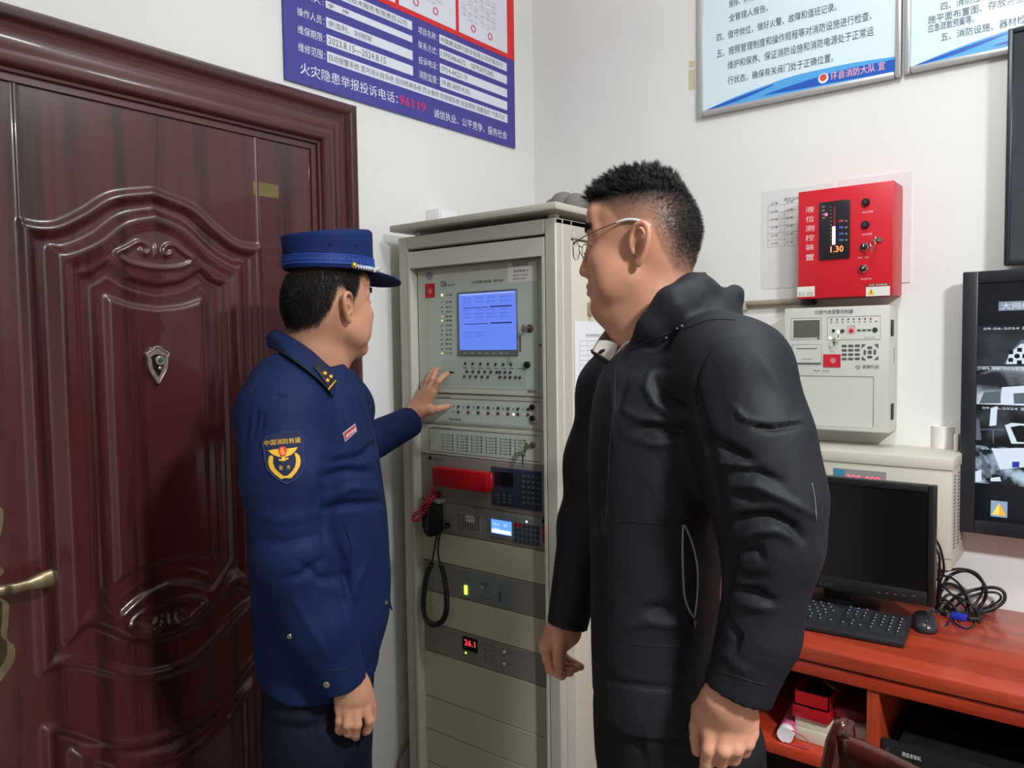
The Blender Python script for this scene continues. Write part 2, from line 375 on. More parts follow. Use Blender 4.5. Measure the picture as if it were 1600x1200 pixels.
tl_ = (tipx-oc)/.128; pth = smooth_path([(oc, -.018, 1.0), (oc, -.05, 1.0), (oc+.012*tl_, -.062, .999), (oc+.05*tl_, -.064, .996), (oc+.085*tl_, -.063, .998), (oc+.115*tl_, -.061, 1.0), (oc+.128*tl_, -.06, 1.0)], 6)
rr = np.interp(np.linspace(0, 1, len(pth)), [0, .25, .4, .6, .75, .9, 1], [.013, .013, .011, .011, .017, .0185, .0135])
bm = bm_tube(bmesh.new(), pth, list(rr), 12)
for v in bm.verts:
    if v.co.x > oc+.03: v.co.y = -.063+(v.co.y+.063)*.55
bmesh.ops.create_icosphere(bm, subdivisions=3, radius=1, matrix=Matrix.Translation(pth[-1]) @ Matrix.Diagonal((.009, .0077, .0136, 1)))
lev = obj('lever_handle', bm, M_brass, lp, smooth=True)
lathe('lever_rose', [(.024, 0), (.023, .006), (.015, .012), (.012, .02)], (oc, -.018, 1.0), (0, -1, 0), M_brass, lp)
lathe('key_cylinder', [(.011, 0), (.011, .005), (.008, .006)], (oc, -.0185, .9), (0, -1, 0), M_brassd, lp)
# peephole shield
M_pew = mat('pewter', (168, 152, 146), rough=.3, metal=.55, var=.3, vscale=80); M_glass_d = mat('viewer_glass', (60, 80, 80), rough=.05)
pc, pz = -1.4465, 1.414
pz0 = .006+.0055                                # leaf surface inside panel D
sh = [(0, .038), (.007, .036), (.011, .03), (.02, .026), (.026, .022), (.022, .012), (.021, -.004), (.016, -.02), (.008, -.032), (0, -.046)]
pe = prism('peephole_shield', [(pc+u, pz+z) for u, z in sh]+[(pc-u, pz+z) for u, z in sh[-2:0:-1]], -.021, -.004, M_pew, door)
ins_ = [(u*.62, z*.66) for u, z in sh[2:]]; 
prism('shield_inlay', [(pc+u, pz+z) for u, z in ins_]+[(pc-u, pz+z) for u, z in ins_[-2::-1]], -.0225, -.02, mat('pewter_dark', (52, 40, 38), .35, .7), pe)
bm = bmesh.new(); bm_tube(bm, [(pc+u*.98, -.0215, pz+z*.98) for u, z in smooth_path([(a, 0, b) for a, b in sh], 3) and [(p[0], p[2]) for p in smooth_path([(a, 0, b) for a, b in sh], 3)]], .0022, 6)
bm_tube(bm, [(pc-p[0]*.98, -.0215, pz+p[2]*.98) for p in smooth_path([(a, 0, b) for a, b in sh], 3)], .0022, 6); obj('shield_rim', bm, M_pew, pe, smooth=True)
lathe('viewer_ring', [(.0105, 0), (.0105, .006), (.008, .0075), (.0065, .006)], (pc+.003, -.021, pz+.006), (0, -1, 0), M_pew, pe)
lathe('viewer_lens', [(.0068, 0), (.005, .003), (.002, .004)], (pc+.003, -.0245, pz+.006), (0, -1, 0), M_glass_d, pe)
lathe('bell_button', [(.004, 0), (.004, .003), (.002, .004)], (pc+.003, -.022, pz-.011), (0, -1, 0), M_pew, pe)
box('yellowed_label', -1.181, -1.107, -.0072, -.0055, 1.823, 1.857, mat('old_label', (112, 98, 50), rough=.6, var=.15, vscale=40), door)['label'] = 'small yellowed label stuck beside the top panel'

# ------------------------------------------------------------------ blue and red notice board on the left wall
nb = wthing('notice_board', 'blue and red fire service notice board with white text on the left wall', 'sign', (-.6, 0, 2.13), frame=LW)
M_pblue = mat('poster_blue', (66, 60, 150), rough=.35); M_pred = mat('poster_red', (226, 30, 42), rough=.35)
M_pwhite = mat('poster_white', (226, 228, 240), rough=.35); M_ink = mat('ink_grey', (95, 95, 105), rough=.6); M_wh = mat('print_white', (235, 235, 245), rough=.5)
M_magenta = mat('print_magenta', (238, 20, 90), rough=.5); M_pink = mat('print_pink', (226, 150, 160), rough=.5)
NX0, NX1, NZ0, NZ1 = -1.077, -.12, 2.13, 2.86
box('board', NX0, NX1, -.008, -.0006, NZ0, NZ1, M_pblue, nb)
zr = Lp(802, 97)[1]
box('red_panel', NX0, NX1, -.0088, -.0079, zr, NZ1, M_pred, nb)
# certificate sheets on the red part
cz0 = Lp(790, 85)[1]
xa, xb = Lp(622, 15)[0], Lp(789, 60)[0]
cert = []
for k in range(3):
    x1_ = xb-(xb-xa)/2*k*1.04; x0_ = x1_-(xb-xa)/2*.98
    if x0_ < NX0: break
    c_ = box('certificate', x0_, x1_, -.0096, -.0087, cz0, cz0+.19, M_pwhite, nb)
    it = [('一二三四五六七八', x0_+.03*i+.012, x0_+.03*i+.038, cz0+.05+.010*j, cz0+.0555+.010*j) for i in range(6) for j in range(13) if (i*2+j) % 5]
    lettering([i for n_, i in enumerate(it) if n_ % 2], -.0099, M_pink, c_); lettering([i for n_, i in enumerate(it) if not n_ % 2], -.0099, M_ink, c_)
    for xx in (x0_+.07, x0_+.155):
        bmr = bmesh.new(); bm_tube(bmr, [(xx+.010*math.cos(a), -.0098, cz0+.03+.010*math.sin(a)) for a in np.linspace(0, 2*math.pi, 20)], .0022, 4); obj('round_seal', bmr, mat('seal_red', (215, 90, 105), .5), c_)
    box('certificate', x0_, x1_, -.0096, -.0087, cz0+.205, cz0+.38, M_pwhite, nb)
# white entry strips and captions
W_l, W_r = Lp(507, 60)[0], Lp(641, 60)[0]; W2l, W2r = Lp(684, 100)[0], Lp(789, 130)[0]
strip = []; txt_w = []; txt_i = []
zs = [(Lp(507, a)[1], Lp(507, b)[1]) for a, b in ((-23, -8), (2.5, 13.5), (28, 44), (54.5, 71), (80.5, 97.5))]
lab = ['施工单位：', '负责人：', '操作人员：', '维保期限：', '维修范围：']; val = ['市消防技术服务有限责任公司', '李　坤', '余浩利、刘明军', '2023.8.15—2024.8.15', '自动报警系统 室内消火栓系统 自动喷淋系统 防火卷帘 防排烟系统 应急照明 疏散指示 气体灭火']
xl0, xl1 = Lp(462, 50)[0], Lp(504, 60)[0]
for i, (z1_, z0_) in enumerate(zs):
    x1_ = W2r if i == 4 else W_r
    strip.append(box('entry_strip', W_l, x1_, -.0088, -.0079, z0_, z1_, M_pwhite, nb))
    h_ = z1_-z0_; ww = {0: .93, 1: .24, 2: .5, 3: .66, 4: .98}[i]
    txt_i.append((val[i], W_l+.006+(0.02 if i == 0 else 0), W_l+(x1_-W_l)*ww, z0_+h_*.18, z1_-h_*.18))
    txt_w.append((lab[i], xl0, xl1, z0_+h_*.1, z1_-h_*.1))
zs2 = [(Lp(685, a)[1], Lp(685, b)[1]) for a, b in ((55, 69), (77, 91), (100, 114), (121, 136))]
lab2 = ['项目名称：', '联系方式：', '投诉电话：', '消防监督：']; val2 = ['中国建设银行股份有限公司环县支行', '13993466632　18793475345', '0934-4422119', '环县消防大队']
xm0, xm1 = Lp(651, 90)[0], Lp(681, 100)[0]
for (z1_, z0_), l_, v_, ww in zip(zs2, lab2, val2, (.93, .78, .38, .42)):
    strip.append(box('entry_strip', W2l, W2r, -.0088, -.0079, z0_, z1_, M_pwhite, nb)); h_ = z1_-z0_
    txt_i.append((v_, W2l+.006, W2l+(W2r-W2l)*ww, z0_+h_*.2, z1_-h_*.2)); txt_w.append((l_, xm0, xm1, z0_+h_*.1, z1_-h_*.1))
za = (Lp(470, 99)[1]+Lp(610, 144)[1])/2; zb = (Lp(470, 118)[1]+Lp(610, 160)[1])/2
txt_w.append(('火灾隐患举报投诉电话：', Lp(466, 105)[0], Lp(618, 150)[0], zb, za))
zc_ = (Lp(680, 172)[1]+Lp(788, 206)[1])/2; zd_ = (Lp(680, 186)[1]+Lp(788, 218)[1])/2
txt_w.append(('诚信执业、公平竞争、服务社会', Lp(675, 180)[0], Lp(789, 212)[0], zd_, zc_))
lettering(txt_w, -.0086, M_wh, nb); lettering(txt_i, -.0092, M_ink, nb)
lettering([('96119', Lp(621, 155)[0], Lp(662, 170)[0], zb+.002, za-.002)], -.0086, M_magenta, nb)

# ------------------------------------------------------------------ framed rule signs on the right wall
M_alu = mat('sign_aluminium', (196, 196, 196), rough=.3, metal=.55); M_sky = mat('sign_pale_blue', (220, 238, 245), rough=.25, coat=.3)
M_sb1 = mat('sign_blue', (38, 92, 190), rough=.25, coat=.3); M_sb2 = mat('sign_light_blue', (86, 170, 232), rough=.25, coat=.3); M_navyink = mat('ink_dark', (45, 60, 78), rough=.5)
def sign(x0, x1, z0, z1, lines, label, foot=None):
    t = wthing('wall_sign', label, 'sign', ((x0+x1)/2, 0, z0)); fw_ = .016
    box('board', x0+.004, x1-.004, -.014, -.001, z0+.004, z1-.004, M_sky, t)
    bm = bmesh.new()
    for a in ((x0, x0+fw_, z0, z1), (x1-fw_, x1, z0, z1), (x0+fw_, x1-fw_, z0, z0+fw_), (x0+fw_, x1-fw_, z1-fw_, z1)): bm_box(bm, a[0], a[1], -.024, 0, a[2], a[3], .005, 2)
    fr = obj('sign_frame', bm, M_alu, t); smooth_angle(fr)
    bx0, bx1, bz = x0+fw_, x1-fw_, z0+fw_; W_ = bx1-bx0
    c1 = [(bx0, bz), (bx0+W_*.18, bz+.022), (bx0+W_*.35, bz+.037), (bx0+W_*.52, bz+.048), (bx0+W_*.78, bz+.048), (bx1, bz+.04)]
    c2 = [(bx0+W_*.34, bz+.010), (bx0+W_*.5, bz+.022), (bx0+W_*.75, bz+.034), (bx1, bz+.033)]
    c3 = [(bx0+W_*.12, bz), (bx0+W_*.4, bz+.004), (bx0+W_*.55, bz+.022), (bx0+W_*.7, bz+.02), (bx1, bz+.002)]
    sm = lambda c: [(p[0], p[2]) for p in smooth_path([(a, 0, b) for a, b in c], 6)]
    A, B_, C_ = sm(c1), sm(c2), sm(c3)
    prism('wave_light', A+[(bx1, bz), (bx0, bz)], -.0146, -.013, M_sb2, t)
    prism('wave_dark', B_+[(bx1, bz+.001)]+[(bx0+W_*.75, bz+.005), (bx0+W_*.55, bz+.006)], -.0152, -.0145, M_sb1, t)
    prism('wave_dark', sm([(bx0, bz), (bx0+W_*.18, bz+.018), (bx0+W_*.40, bz+.036)])+sm([(bx0+W_*.40, bz+.033), (bx0+W_*.2, bz+.010), (bx0+W_*.03, bz)]), -.0154, -.0145, M_sb1, t)
    lettering(lines, -.0148, M_navyink, t)
    if foot:
        lathe('emblem_disc', [(.014, 0), (.014, .0008)], (foot[0]-.02, -.0152, foot[2]), (0, -1, 0), M_wh, t)
        lathe('emblem_red', [(.0095, 0), (.0095, .0006)], (foot[0]-.02, -.016, foot[2]+.002), (0, -1, 0), mat('emblem_red', (215, 80, 60), .4), t)
        lettering([('环县消防大队 宣', foot[0], foot[1], foot[2]-.011, foot[2]+.011)], -.0158, mat('print_salmon', (255, 190, 180), .5), t)
    return t
SX0, SZ0 = Rp(1090, 183, -.02); SX1, _z = Rp(1408, 118, -.02)
def ln(body, a, b, hpx=15):
    (xa_, za_), (xb_, zb_) = Rp(*a, -.015), Rp(*b, -.015); zc = (za_+zb_)/2; hh = hpx*.00185/2
    return (body, xa_, xb_, zc-hh, zc+hh)
# sign text baselines measured as the middle of each line at its two ends
sl = [ln('四、值守岗位，做好火警、故障和值班记录。', (1120, 58), (1307, 11), 13), ln('五、按照管理制度和操作规程等对消防设施进行检查、', (1120, 82), (1362, 26), 13.5),
      ln('维护和保养、保证消防设施和消防电源处于正常运', (1137, 101), (1365, 49), 13.5), ln('行状态，确保有关阀门处于正确位置。', (1137, 126), (1302, 90), 13),
      ln('全管理人报告。', (1139, 28), (1200, 12), 12), ln('报除，并向消防安', (1139, 5), (1200, -10), 12),]
f0, f1 = Rp(1298, 120, -.015), Rp(1383, 102, -.015)
sign(SX0, SX1, SZ0, 2.75, sl, 'pale blue rule sign in aluminium frame nearest the room corner', (f0[0], f1[0], (f0[1]+f1[1])/2))
s2 = [ln('四、消防控制室应保存建筑竣工图、设', (1470, 5), (1700, -40), 11), ln('施平面布置图、存放完整的灭火和', (1450, 26), (1660, -12), 11), ln('应急疏散预案等。', (1450, 44), (1522, 30), 11), ln('五、消防设施、器材检查应分类建立', (1470, 57), (1690, 11), 11)]
X2, Z2 = Rp(1412, 114, -.02)
sign(SX1+.006, SX1+.006+(SX1-SX0), SZ0+.004, 2.75, s2, 'pale blue rule sign in aluminium frame partly hidden by the upper wall monitor')

# small white box on the left wall above the cabinet
bx = Lp(684, 340, .05)
wb = wthing('wall_socket_box', 'small white plastic box on the left wall above the grey cabinet', 'box', (bx[0]+.035, 0, 1.76), frame=LW)
zt = Lp(690, 326, .05)[1]
box('box_body', bx[0], bx[0]+.085, -.055, 0, zt-.1, zt, mat('white_plastic', (232, 232, 232), .35), wb, bev=.004)
box('box_cover', bx[0]+.006, bx[0]+.079, -.059, -.054, zt-.094, zt-.006, mat('white_plastic_cover', (238, 238, 238), .3), wb, bev=.002)
# ------------------------------------------------------------------ alarm control cabinet
M_cab = mat('cabinet_grey', (186, 180, 168), rough=.42, bump=.05, bscale=600); M_cabin = mat('cabinet_inner_frame', (196, 194, 180), rough=.42)
M_cream = mat('cabinet_side_panel', (205, 196, 180), rough=.45); M_dgap = mat('gap_black', (22, 22, 22), rough=.8)
M_pale = mat('panel_pale', (196, 198, 184), rough=.4); M_pale2 = mat('panel_print_green', (188, 200, 188), rough=.4); M_blank = mat('panel_blank', (198, 192, 168), rough=.42)
M_grey = mat('panel_grey', (140, 136, 128), rough=.42); M_grey2 = mat('panel_grey_blue', (124, 132, 134), rough=.4)
M_blk = mat('black_plastic', (20, 21, 23), rough=.4); M_key = mat('rubber_key', (52, 60, 66), rough=.6); M_txt = mat('print_dark', (50, 54, 54), rough=.6)
M_redp = mat('red_plastic', (176, 12, 26), rough=.35); M_navy = mat('navy_panel', (50, 58, 78), rough=.35); M_chrome = mat('chrome', (190, 190, 190), rough=.18, metal=1.)
M_wlab = mat('label_white', (226, 224, 215), rough=.5); M_redl = mat('label_red', (200, 30, 48), rough=.45)
CX0, CX1, CY0, CY1, CZ = .066, .615, -.75, -.17, 1.752; PY = -.72
cb = wthing('alarm_cabinet', 'tall grey fire alarm control cabinet with stacked front panels in the corner', 'cabinet', ((CX0+CX1)/2, (CY0+CY1)/2, 0))
# carcass: posts, rails, back, bottom
bm = bmesh.new(); pw = .034
for x0 in (CX0, CX1-pw):
    bm_box(bm, x0, x0+pw, CY0, CY0+.03, .06, CZ, .003, 1); bm_box(bm, x0, x0+pw, CY1-.03, CY1, .06, CZ, .003, 1)
bm_box(bm, CX0+pw, CX1-pw, CY0, CY0+.03, CZ-.036, CZ, .003, 1); bm_box(bm, CX0+pw, CX1-pw, CY0, CY0+.03, .06, .12, .003, 1)
o = obj('front_frame', bm, M_cab, cb); smooth_angle(o)
box('top_panel', CX0, CX1, CY0+.001, CY1, CZ-.012, CZ-.001, M_cab, cb)
box('back_panel', CX0, CX1, CY1-.012, CY1+.001, .06, CZ-.001, M_cab, cb)
box('plinth', CX0+.01, CX1-.01, CY0+.02, CY1-.01, 0, .06, M_blk, cb)
# side panels, inset between their posts
yl = onp(893, 400, 0, CX1)[1]
bm = bmesh.new(); bm_box(bm, CX1-.03, CX1, CY0+.03, yl, .06, CZ, .002, 1); bm_box(bm, CX1-.03, CX1, CY1-.06, CY1-.03, .06, CZ, .002, 1)
zs_ = onp(893, 372, 0, CX1)[2]; bm_box(bm, CX1-.03, CX1, yl, CY1-.06, zs_, CZ, .002, 1)
o = obj('side_frame', bm, M_cab, cb); smooth_angle(o)
box('side_panel', CX1-.03, CX1-.004, yl+.004, CY1-.062, .1, zs_-.004, M_cream, cb, bev=.002)
box('side_panel', CX0, CX0+.004, CY0+.03, CY1-.03, .06, CZ-.012, M_cab, cb)
box('side_panel_gap', CX1-.032, CX1-.02, yl, CY1-.06, .09, zs_, M_dgap, cb)
a_, b_ = onp(921, 472, 0, CX1), onp(920, 492, 0, CX1)
box('side_latch', CX1-.005, CX1+.012, a_[1]-.006, a_[1]+.008, b_[2], a_[2], mat('latch_tan', (176, 160, 136), .4, .3), cb, bev=.003)
# lid on spacers
bm = bmesh.new(); bm_box(bm, CX0-.012, CX1+.016, CY0-.022, CY1+.02, CZ+.016, CZ+.034, .003, 2); o = obj('lid', bm, M_cab, cb); smooth_angle(o)
for x_ in (CX0+.03, CX1-.05):
    for y_ in (CY0+.04, CY1-.06): box('spacer', x_, x_+.02, y_, y_+.02, CZ-.002, CZ+.017, M_wlab, cb)
# inner door frame
ix0 = Rp(637, 500, CY0)[0]; ix1 = Rp(852.5, 500, CY0)[0]; izt = (Rp(637, 394, CY0)[1]+Rp(852.5, 370, CY0)[1])/2
ox0 = Rp(641, 500, CY0)[0]; ox1 = Rp(849.5, 500, CY0)[0]; ozt = (Rp(641, 419, CY0)[1]+Rp(849.5, 400, CY0)[1])/2
ix0 = max(ix0, CX0+pw+.0015); ix1 = min(ix1, CX1-pw-.0015); ox0 = ix0+.009; ox1 = ix1-.007
bm = bmesh.new(); yb = CY0+.06
bm_box(bm, ix0, ox0, CY0-.001, yb, .122, izt); bm_box(bm, ox1, ix1, CY0-.001, yb, .122, izt); bm_box(bm, ox0, ox1, CY0-.001, yb, ozt, izt)
obj('inner_frame', bm, M_cabin, cb)
px0, px1 = ox0+.0005, ox1-.0005
zb_ = [ (Rp(a, b, PY)[1]+Rp(c, d, PY)[1])/2 for a, b, c, d in ((660, 420, 846, 399), (660, 614, 850, 622), (660, 661, 852, 675), (660, 708, 853, 728), (662, 782, 854, 807), (664, 829, 854, 861), (664, 875.7, 854, 912.7), (668, 924, 856, 968), (665, 974, 856, 1022), (666, 1017, 858, 1074.5), (667, 1087, 859, 1155))]
zb_ += [zb_[-1]-.1, zb_[-1]-.2, zb_[-1]-.3, zb_[-1]-.4, .122]; zb_[0] = ozt
MODM = [M_pale, M_pale, M_pale, M_grey, M_grey, M_blank, M_grey, M_blank, M_grey, M_blank, M_blank, M_blank, M_blank, M_blank, M_blank]
NMS = ['controller_panel', 'bus_panel', 'zone_panel', 'telephone_panel', 'broadcast_panel', 'blank_panel', 'power_panel', 'blank_panel', 'supply_panel']+['blank_panel']*6
mod = []
for i in range(15):
    if zb_[i]-zb_[i+1] < .005: mod.append(None); continue
    mod.append(box(NMS[i], px0, px1, PY, PY+.02, zb_[i+1]+.0008, zb_[i]-.0008, MODM[i], cb, bev=.0012, seg=1))
box('panel_backing', ox0, ox1, PY+.015, PY+.03, .122, ozt, M_dgap, cb)
def pr(tl, tr, bl): return rect(Rp, tl, tr, bl, PY)
def pbox(nm, tl, tr, bl, d, m, par, bev=0., d0=.0005):
    a = pr(tl, tr, bl); return box(nm, a[0], a[1], PY-d, PY+d0, a[2], a[3], m, par, bev=bev, seg=1)
def pc_(px, py): a = Rp(px, py, PY); return a
def knob(nm, px, py, r, d, m, par, y=None):
    a = pc_(px, py); return lathe(nm, [(r, 0), (r, d*.8), (r*.8, d)], (a[0], PY if y is None else y, a[1]), (0, -1, 0), m, par, n=12)
def tx(body, a, b, h, y, m, par):
    A, B_ = Rp(*a, PY), Rp(*b, PY); return lettering([(body, A[0], B_[0], (A[1]+B_[1])/2-h/2, (A[1]+B_[1])/2+h/2)], y, m, par)
m1 = mod[0]
dx0 = pc_(660, 500)[0]; dx1 = pc_(842, 500)[0]
box('hinged_front', px0+.004, dx1, PY-.004, PY+.0005, zb_[1]+.004, ozt-.006, M_pale, m1, bev=.001, seg=1)
Y1 = PY-.004
def p1box(nm, tl, tr, bl, d, m, par=m1, bev=0.):
    a = rect(Rp, tl, tr, bl, Y1); return box(nm, a[0], a[1], Y1-d, Y1+.0005, a[2], a[3], m, par, bev=bev, seg=1)
def t1(body, a, b, h, m=M_txt, par=m1, dy=.0012):
    A, B_ = Rp(*a, Y1), Rp(*b, Y1); return lettering([(body, A[0], B_[0], (A[1]+B_[1])/2-h/2, (A[1]+B_[1])/2+h/2)], Y1-dy, m, par)
p1box('printed_overlay', (668, 447), (838, 432), (668, 604), .0007, M_pale2)
lcd = p1box('display_bezel', (715.5, 456), (809.5, 452), (716, 556), .004, mat('lcd_bezel', (110, 116, 116), .35), bev=.001)
a = rect(Rp, (718.5, 459), (807.5, 455), (720, 547), Y1)
scr = box('lcd_screen', a[0], a[1], Y1-.0046, Y1-.0035, a[2], a[3], emis('lcd_blue', (104, 134, 240), 1.0), lcd)
M_lw = emis('lcd_pale', (165, 185, 250), 1.0); M_ld = emis('lcd_dark', (34, 38, 110), .8)
W_ = a[1]-a[0]; H_ = a[3]-a[2]; it = []; itd = []
for j, f in enumerate((.9, .83, .69, .62, .56, .29, .23)):
    for k in range(4 if j < 5 else 2):
        it.append(('状态信息' if k < 2 else '编号01', a[0]+W_*(.07+.22*k), a[0]+W_*(.07+.22*k+.15), a[2]+H_*f, a[2]+H_*(f+.035)))
for f in (.74, .455): itd += [('■■■■■■■■■■■■', a[0]+W_*.08, a[0]+W_*.52, a[2]+H_*f, a[2]+H_*(f+.012)), ('■■■■', a[0]+W_*.56, a[0]+W_*.93, a[2]+H_*f, a[2]+H_*(f+.022))]
lettering(it, Y1-.0049, emis('lcd_text', (70, 90, 190), .9), scr); 
for b in itd: box('status_bar', b[1], b[2], Y1-.005, Y1-.0044, b[3], b[4], M_ld, scr)
box('status_field', a[0]+W_*.02, a[0]+W_*.98, Y1-.0047, Y1-.0044, a[3]-H_*.03, a[3]-H_*.01, M_lw, scr)
for k in range(7): t1('功能', (726+k*11.2, 551.5), (731+k*11.2, 551.5), .004, M_wlab, lcd, .0046)
t1('G6', (689, 444), (698.5, 443.2), .0165); t1('系列', (700.5, 446), (711, 445), .006)
t1('火灾报警控制器（联动型）', (737, 441.5), (788, 437.5), .0075)
st = p1box('paper_sticker', (793, 414), (837.5, 407), (794, 442), .0008, M_wlab)
t1('报警科技', (801, 415), (826, 411), .009, mat('print_navy', (50, 60, 120), .5), st, .0012); t1('服务联系卡', (803, 424.5), (826, 421.5), .006, M_txt, st)
t1('联系人电话：', (802, 431), (826, 428.5), .004, M_txt, st); t1('网址地址：', (802, 436.5), (824, 434), .004, M_txt, st)
ca = Rp(671.5, 430, Y1)
sl_ = lathe('round_sticker', [(.0125, 0), (.0125, .0008)], (ca[0], Y1, ca[1]), (0, -1, 0), mat('sticker_lilac', (150, 146, 165), .4), m1)
t1('CCC', (666.5, 430), (676.5, 429.5), .008, mat('print_purple', (80, 74, 110), .5), sl_)
rl = p1box('red_sticker', (664.5, 444), (679.5, 442.5), (665.5, 466), .0008, M_redl)
ca = Rp(672.5, 455, Y1); lathe('sticker_seal', [(.0075, 0), (.0075, .0005)], (ca[0], Y1-.0007, ca[1]), (0, -1, 0), mat('seal_pink', (225, 120, 125), .5), rl)
M_ledo = emis('led_orange', (255, 200, 160), 3); M_ledy = emis('led_yellow', (250, 230, 130), 2.); M_ledr = emis('led_red', (255, 120, 110), 2.); M_ledg = emis('led_green', (190, 240, 80), 2.); M_ledoff = mat('led_off', (70, 78, 74), .3)
names_ = ['火警', '监管', '启动', '反馈启动', '故障', '屏蔽', '系统故障', '主电', '备电', '延时', '静音', '消音', '工作']
for i, yy in enumerate((461, 472, 480, 487, 494.5, 501, 508.5, 516, 523, 530.5, 537.5, 545, 552)):
    a = Rp(691, yy, Y1); m = {0: M_ledo, 4: M_ledr, 5: M_ledy, 12: M_ledg}.get(i, M_ledoff)
    lathe('status_led', [(.0052 if i == 0 else .0024, 0), (.002, .0015)], (a[0], Y1, a[1]), (0, -1, 0), m, m1, n=10)
    t1(names_[i], (696.5, yy), (707, yy-.4), .0055)
bp = p1box('button_overlay', (690, 565), (822, 562), (690, 601), .0009, mat('overlay_green', (176, 190, 178), .4))
n0 = 0
for row, xs in ((568.5, [727.6+11.9*k for k in range(7)]), (580.8, [730.6+9.3*k for k in range(6)]+[782, 790, 798]), (588.6, [726+9.3*k for k in range(5)]+[782, 790, 798, 806.5, 813])):
    for xx in xs:
        a = Rp(xx, row+(xx-760)*.02, Y1)
        if n0 == 0: b0 = lathe('round_button', [(.0042, 0), (.004, .002), (.003, .0028)], (0, 0, 0), (0, -1, 0), M_key, bp, n=10); bb = b0
        else: bb = b0.copy(); COL.objects.link(bb)
        bb.location = (a[0], Y1-.0008, a[1]); n0 += 1
lettering([('功能键', Rp(724+12*k, 575, Y1)[0], Rp(731+12*k, 575, Y1)[0], Rp(731, 576, Y1)[1], Rp(731, 574, Y1)[1]) for k in range(8)], Y1-.0012, M_txt, bp)
a = Rp(703, 582, Y1); pr_ = lathe('printer_slot', [(.018, 0), (.018, .001)], (0, 0, 0), (0, -1, 0), M_blk, m1, n=20); pr_.scale = (1, 1, .16); pr_.location = (a[0], Y1, a[1])
a = Rp(825, 570, Y1); lathe('black_knob', [(.009, 0), (.0085, .008), (.006, .009)], (a[0], Y1, a[1]), (0, -1, 0), M_blk, m1, n=16)
t1('报警科技', (825, 611.5), (838, 611.7), .008)
a = Rp(845, 539, PY); lathe('edge_lock', [(.004, 0), (.004, .003)], (a[0], PY, a[1]), (0, -1, 0), M_chrome, m1, n=10)
a = Rp(829, 513, Y1); lathe('lock_barrel', [(.0105, 0), (.0105, .004), (.008, .006)], (a[0], Y1, a[1]), (0, -1, 0), mat('lock_steel', (120, 116, 108), .3, .9), m1, n=16)
def key_thing(x, y, z, dz, label, sc=1., parent_rot=0):
    t = wthing('lock_key', label, 'key', (x, y, z))
    M_k = mat('key_steel', (168, 160, 140), .3, .9)
    bm = bmesh.new(); bm_box(bm, x-.001, x+.001, y-.022*sc, y-.002, z-.004, z+.004); obj('key_blade', bm, M_k, t)
    lathe('key_bow', [(.010*sc, -.001), (.010*sc, .001)], (x, y-.026*sc, z), (1, .25, 0), M_k, t, n=16)
    bm = bmesh.new(); bm_tube(bm, [(x-.006+.006*math.cos(q), y-.03*sc+.002, z-.012+.009*math.sin(q)) for q in np.linspace(0, 2*math.pi, 16)], .0009, 5); obj('key_ring', bm, M_k, t)
    bm = bmesh.new(); bm_box(bm, x-.011, x-.003, y-.031*sc, y-.029*sc, z-dz*.55, z-.018, .001, 1); bm_box(bm, x-.0095, x-.0055, y-.031*sc, y-.029*sc, z-dz, z-dz*.5); obj('spare_key', bm, M_k, t)
    return t
key_thing(a[0], Y1-.005, a[1], .06, 'steel key with a spare hanging in the lock beside the blue display')
# module 2 (bus control) ------------------------------------------
m2 = mod[1]
bmr = bmesh.new(); q = [Rp(*p, PY) for p in ((662, 621), (844, 628), (845, 671), (662, 658))]
bm_tube(bmr, [(x, PY-.0003, z) for x, z in q+[q[0]]], .0007, 4); obj('printed_border', bmr, M_txt, m2)
pbox('printed_overlay', (672, 626), (826, 633), (672, 656), .0006, M_pale2, m2)
tx('总线 控制盘', (684, 620.3), (704, 620.8), .0065, PY-.0012, M_txt, m2)
for k in range(8):
    xx = 702.5+15.5*k
    for r_, yy in ((0, 634+1.0*k*.62), (1, 642.5+1.0*k*.62)):
        a = Rp(xx+14.5, yy+1, PY)
        bb = b0.copy(); COL.objects.link(bb); bb.parent = m2; bb.matrix_parent_inverse = Matrix.Identity(4); bb.location = (a[0], PY-.0006, a[1])
        a = Rp(xx+7, yy+1.2, PY); lit = r_ == 1 and k >= 1
        lathe('status_led', [(.0034 if lit else .002, 0), (.002, .0012)], (a[0], PY-.0005, a[1]), (0, -1, 0), (M_ledo if k == 6 else mat('led_pinkish', (205, 140, 128), .4, emit=(230, 150, 130), estr=.35)) if lit else M_ledoff, m2, n=8)
tx('启动停动', (702, 654.5), (720, 656), .007, PY-.0012, M_blk, m2)
for yy in (636, 653.5): knob('key_switch', 832.5, yy, .0075, .006, M_blk, m2)
tx('报警科技', (827, 661.5), (840, 662.5), .006, PY-.0012, M_txt, m2)
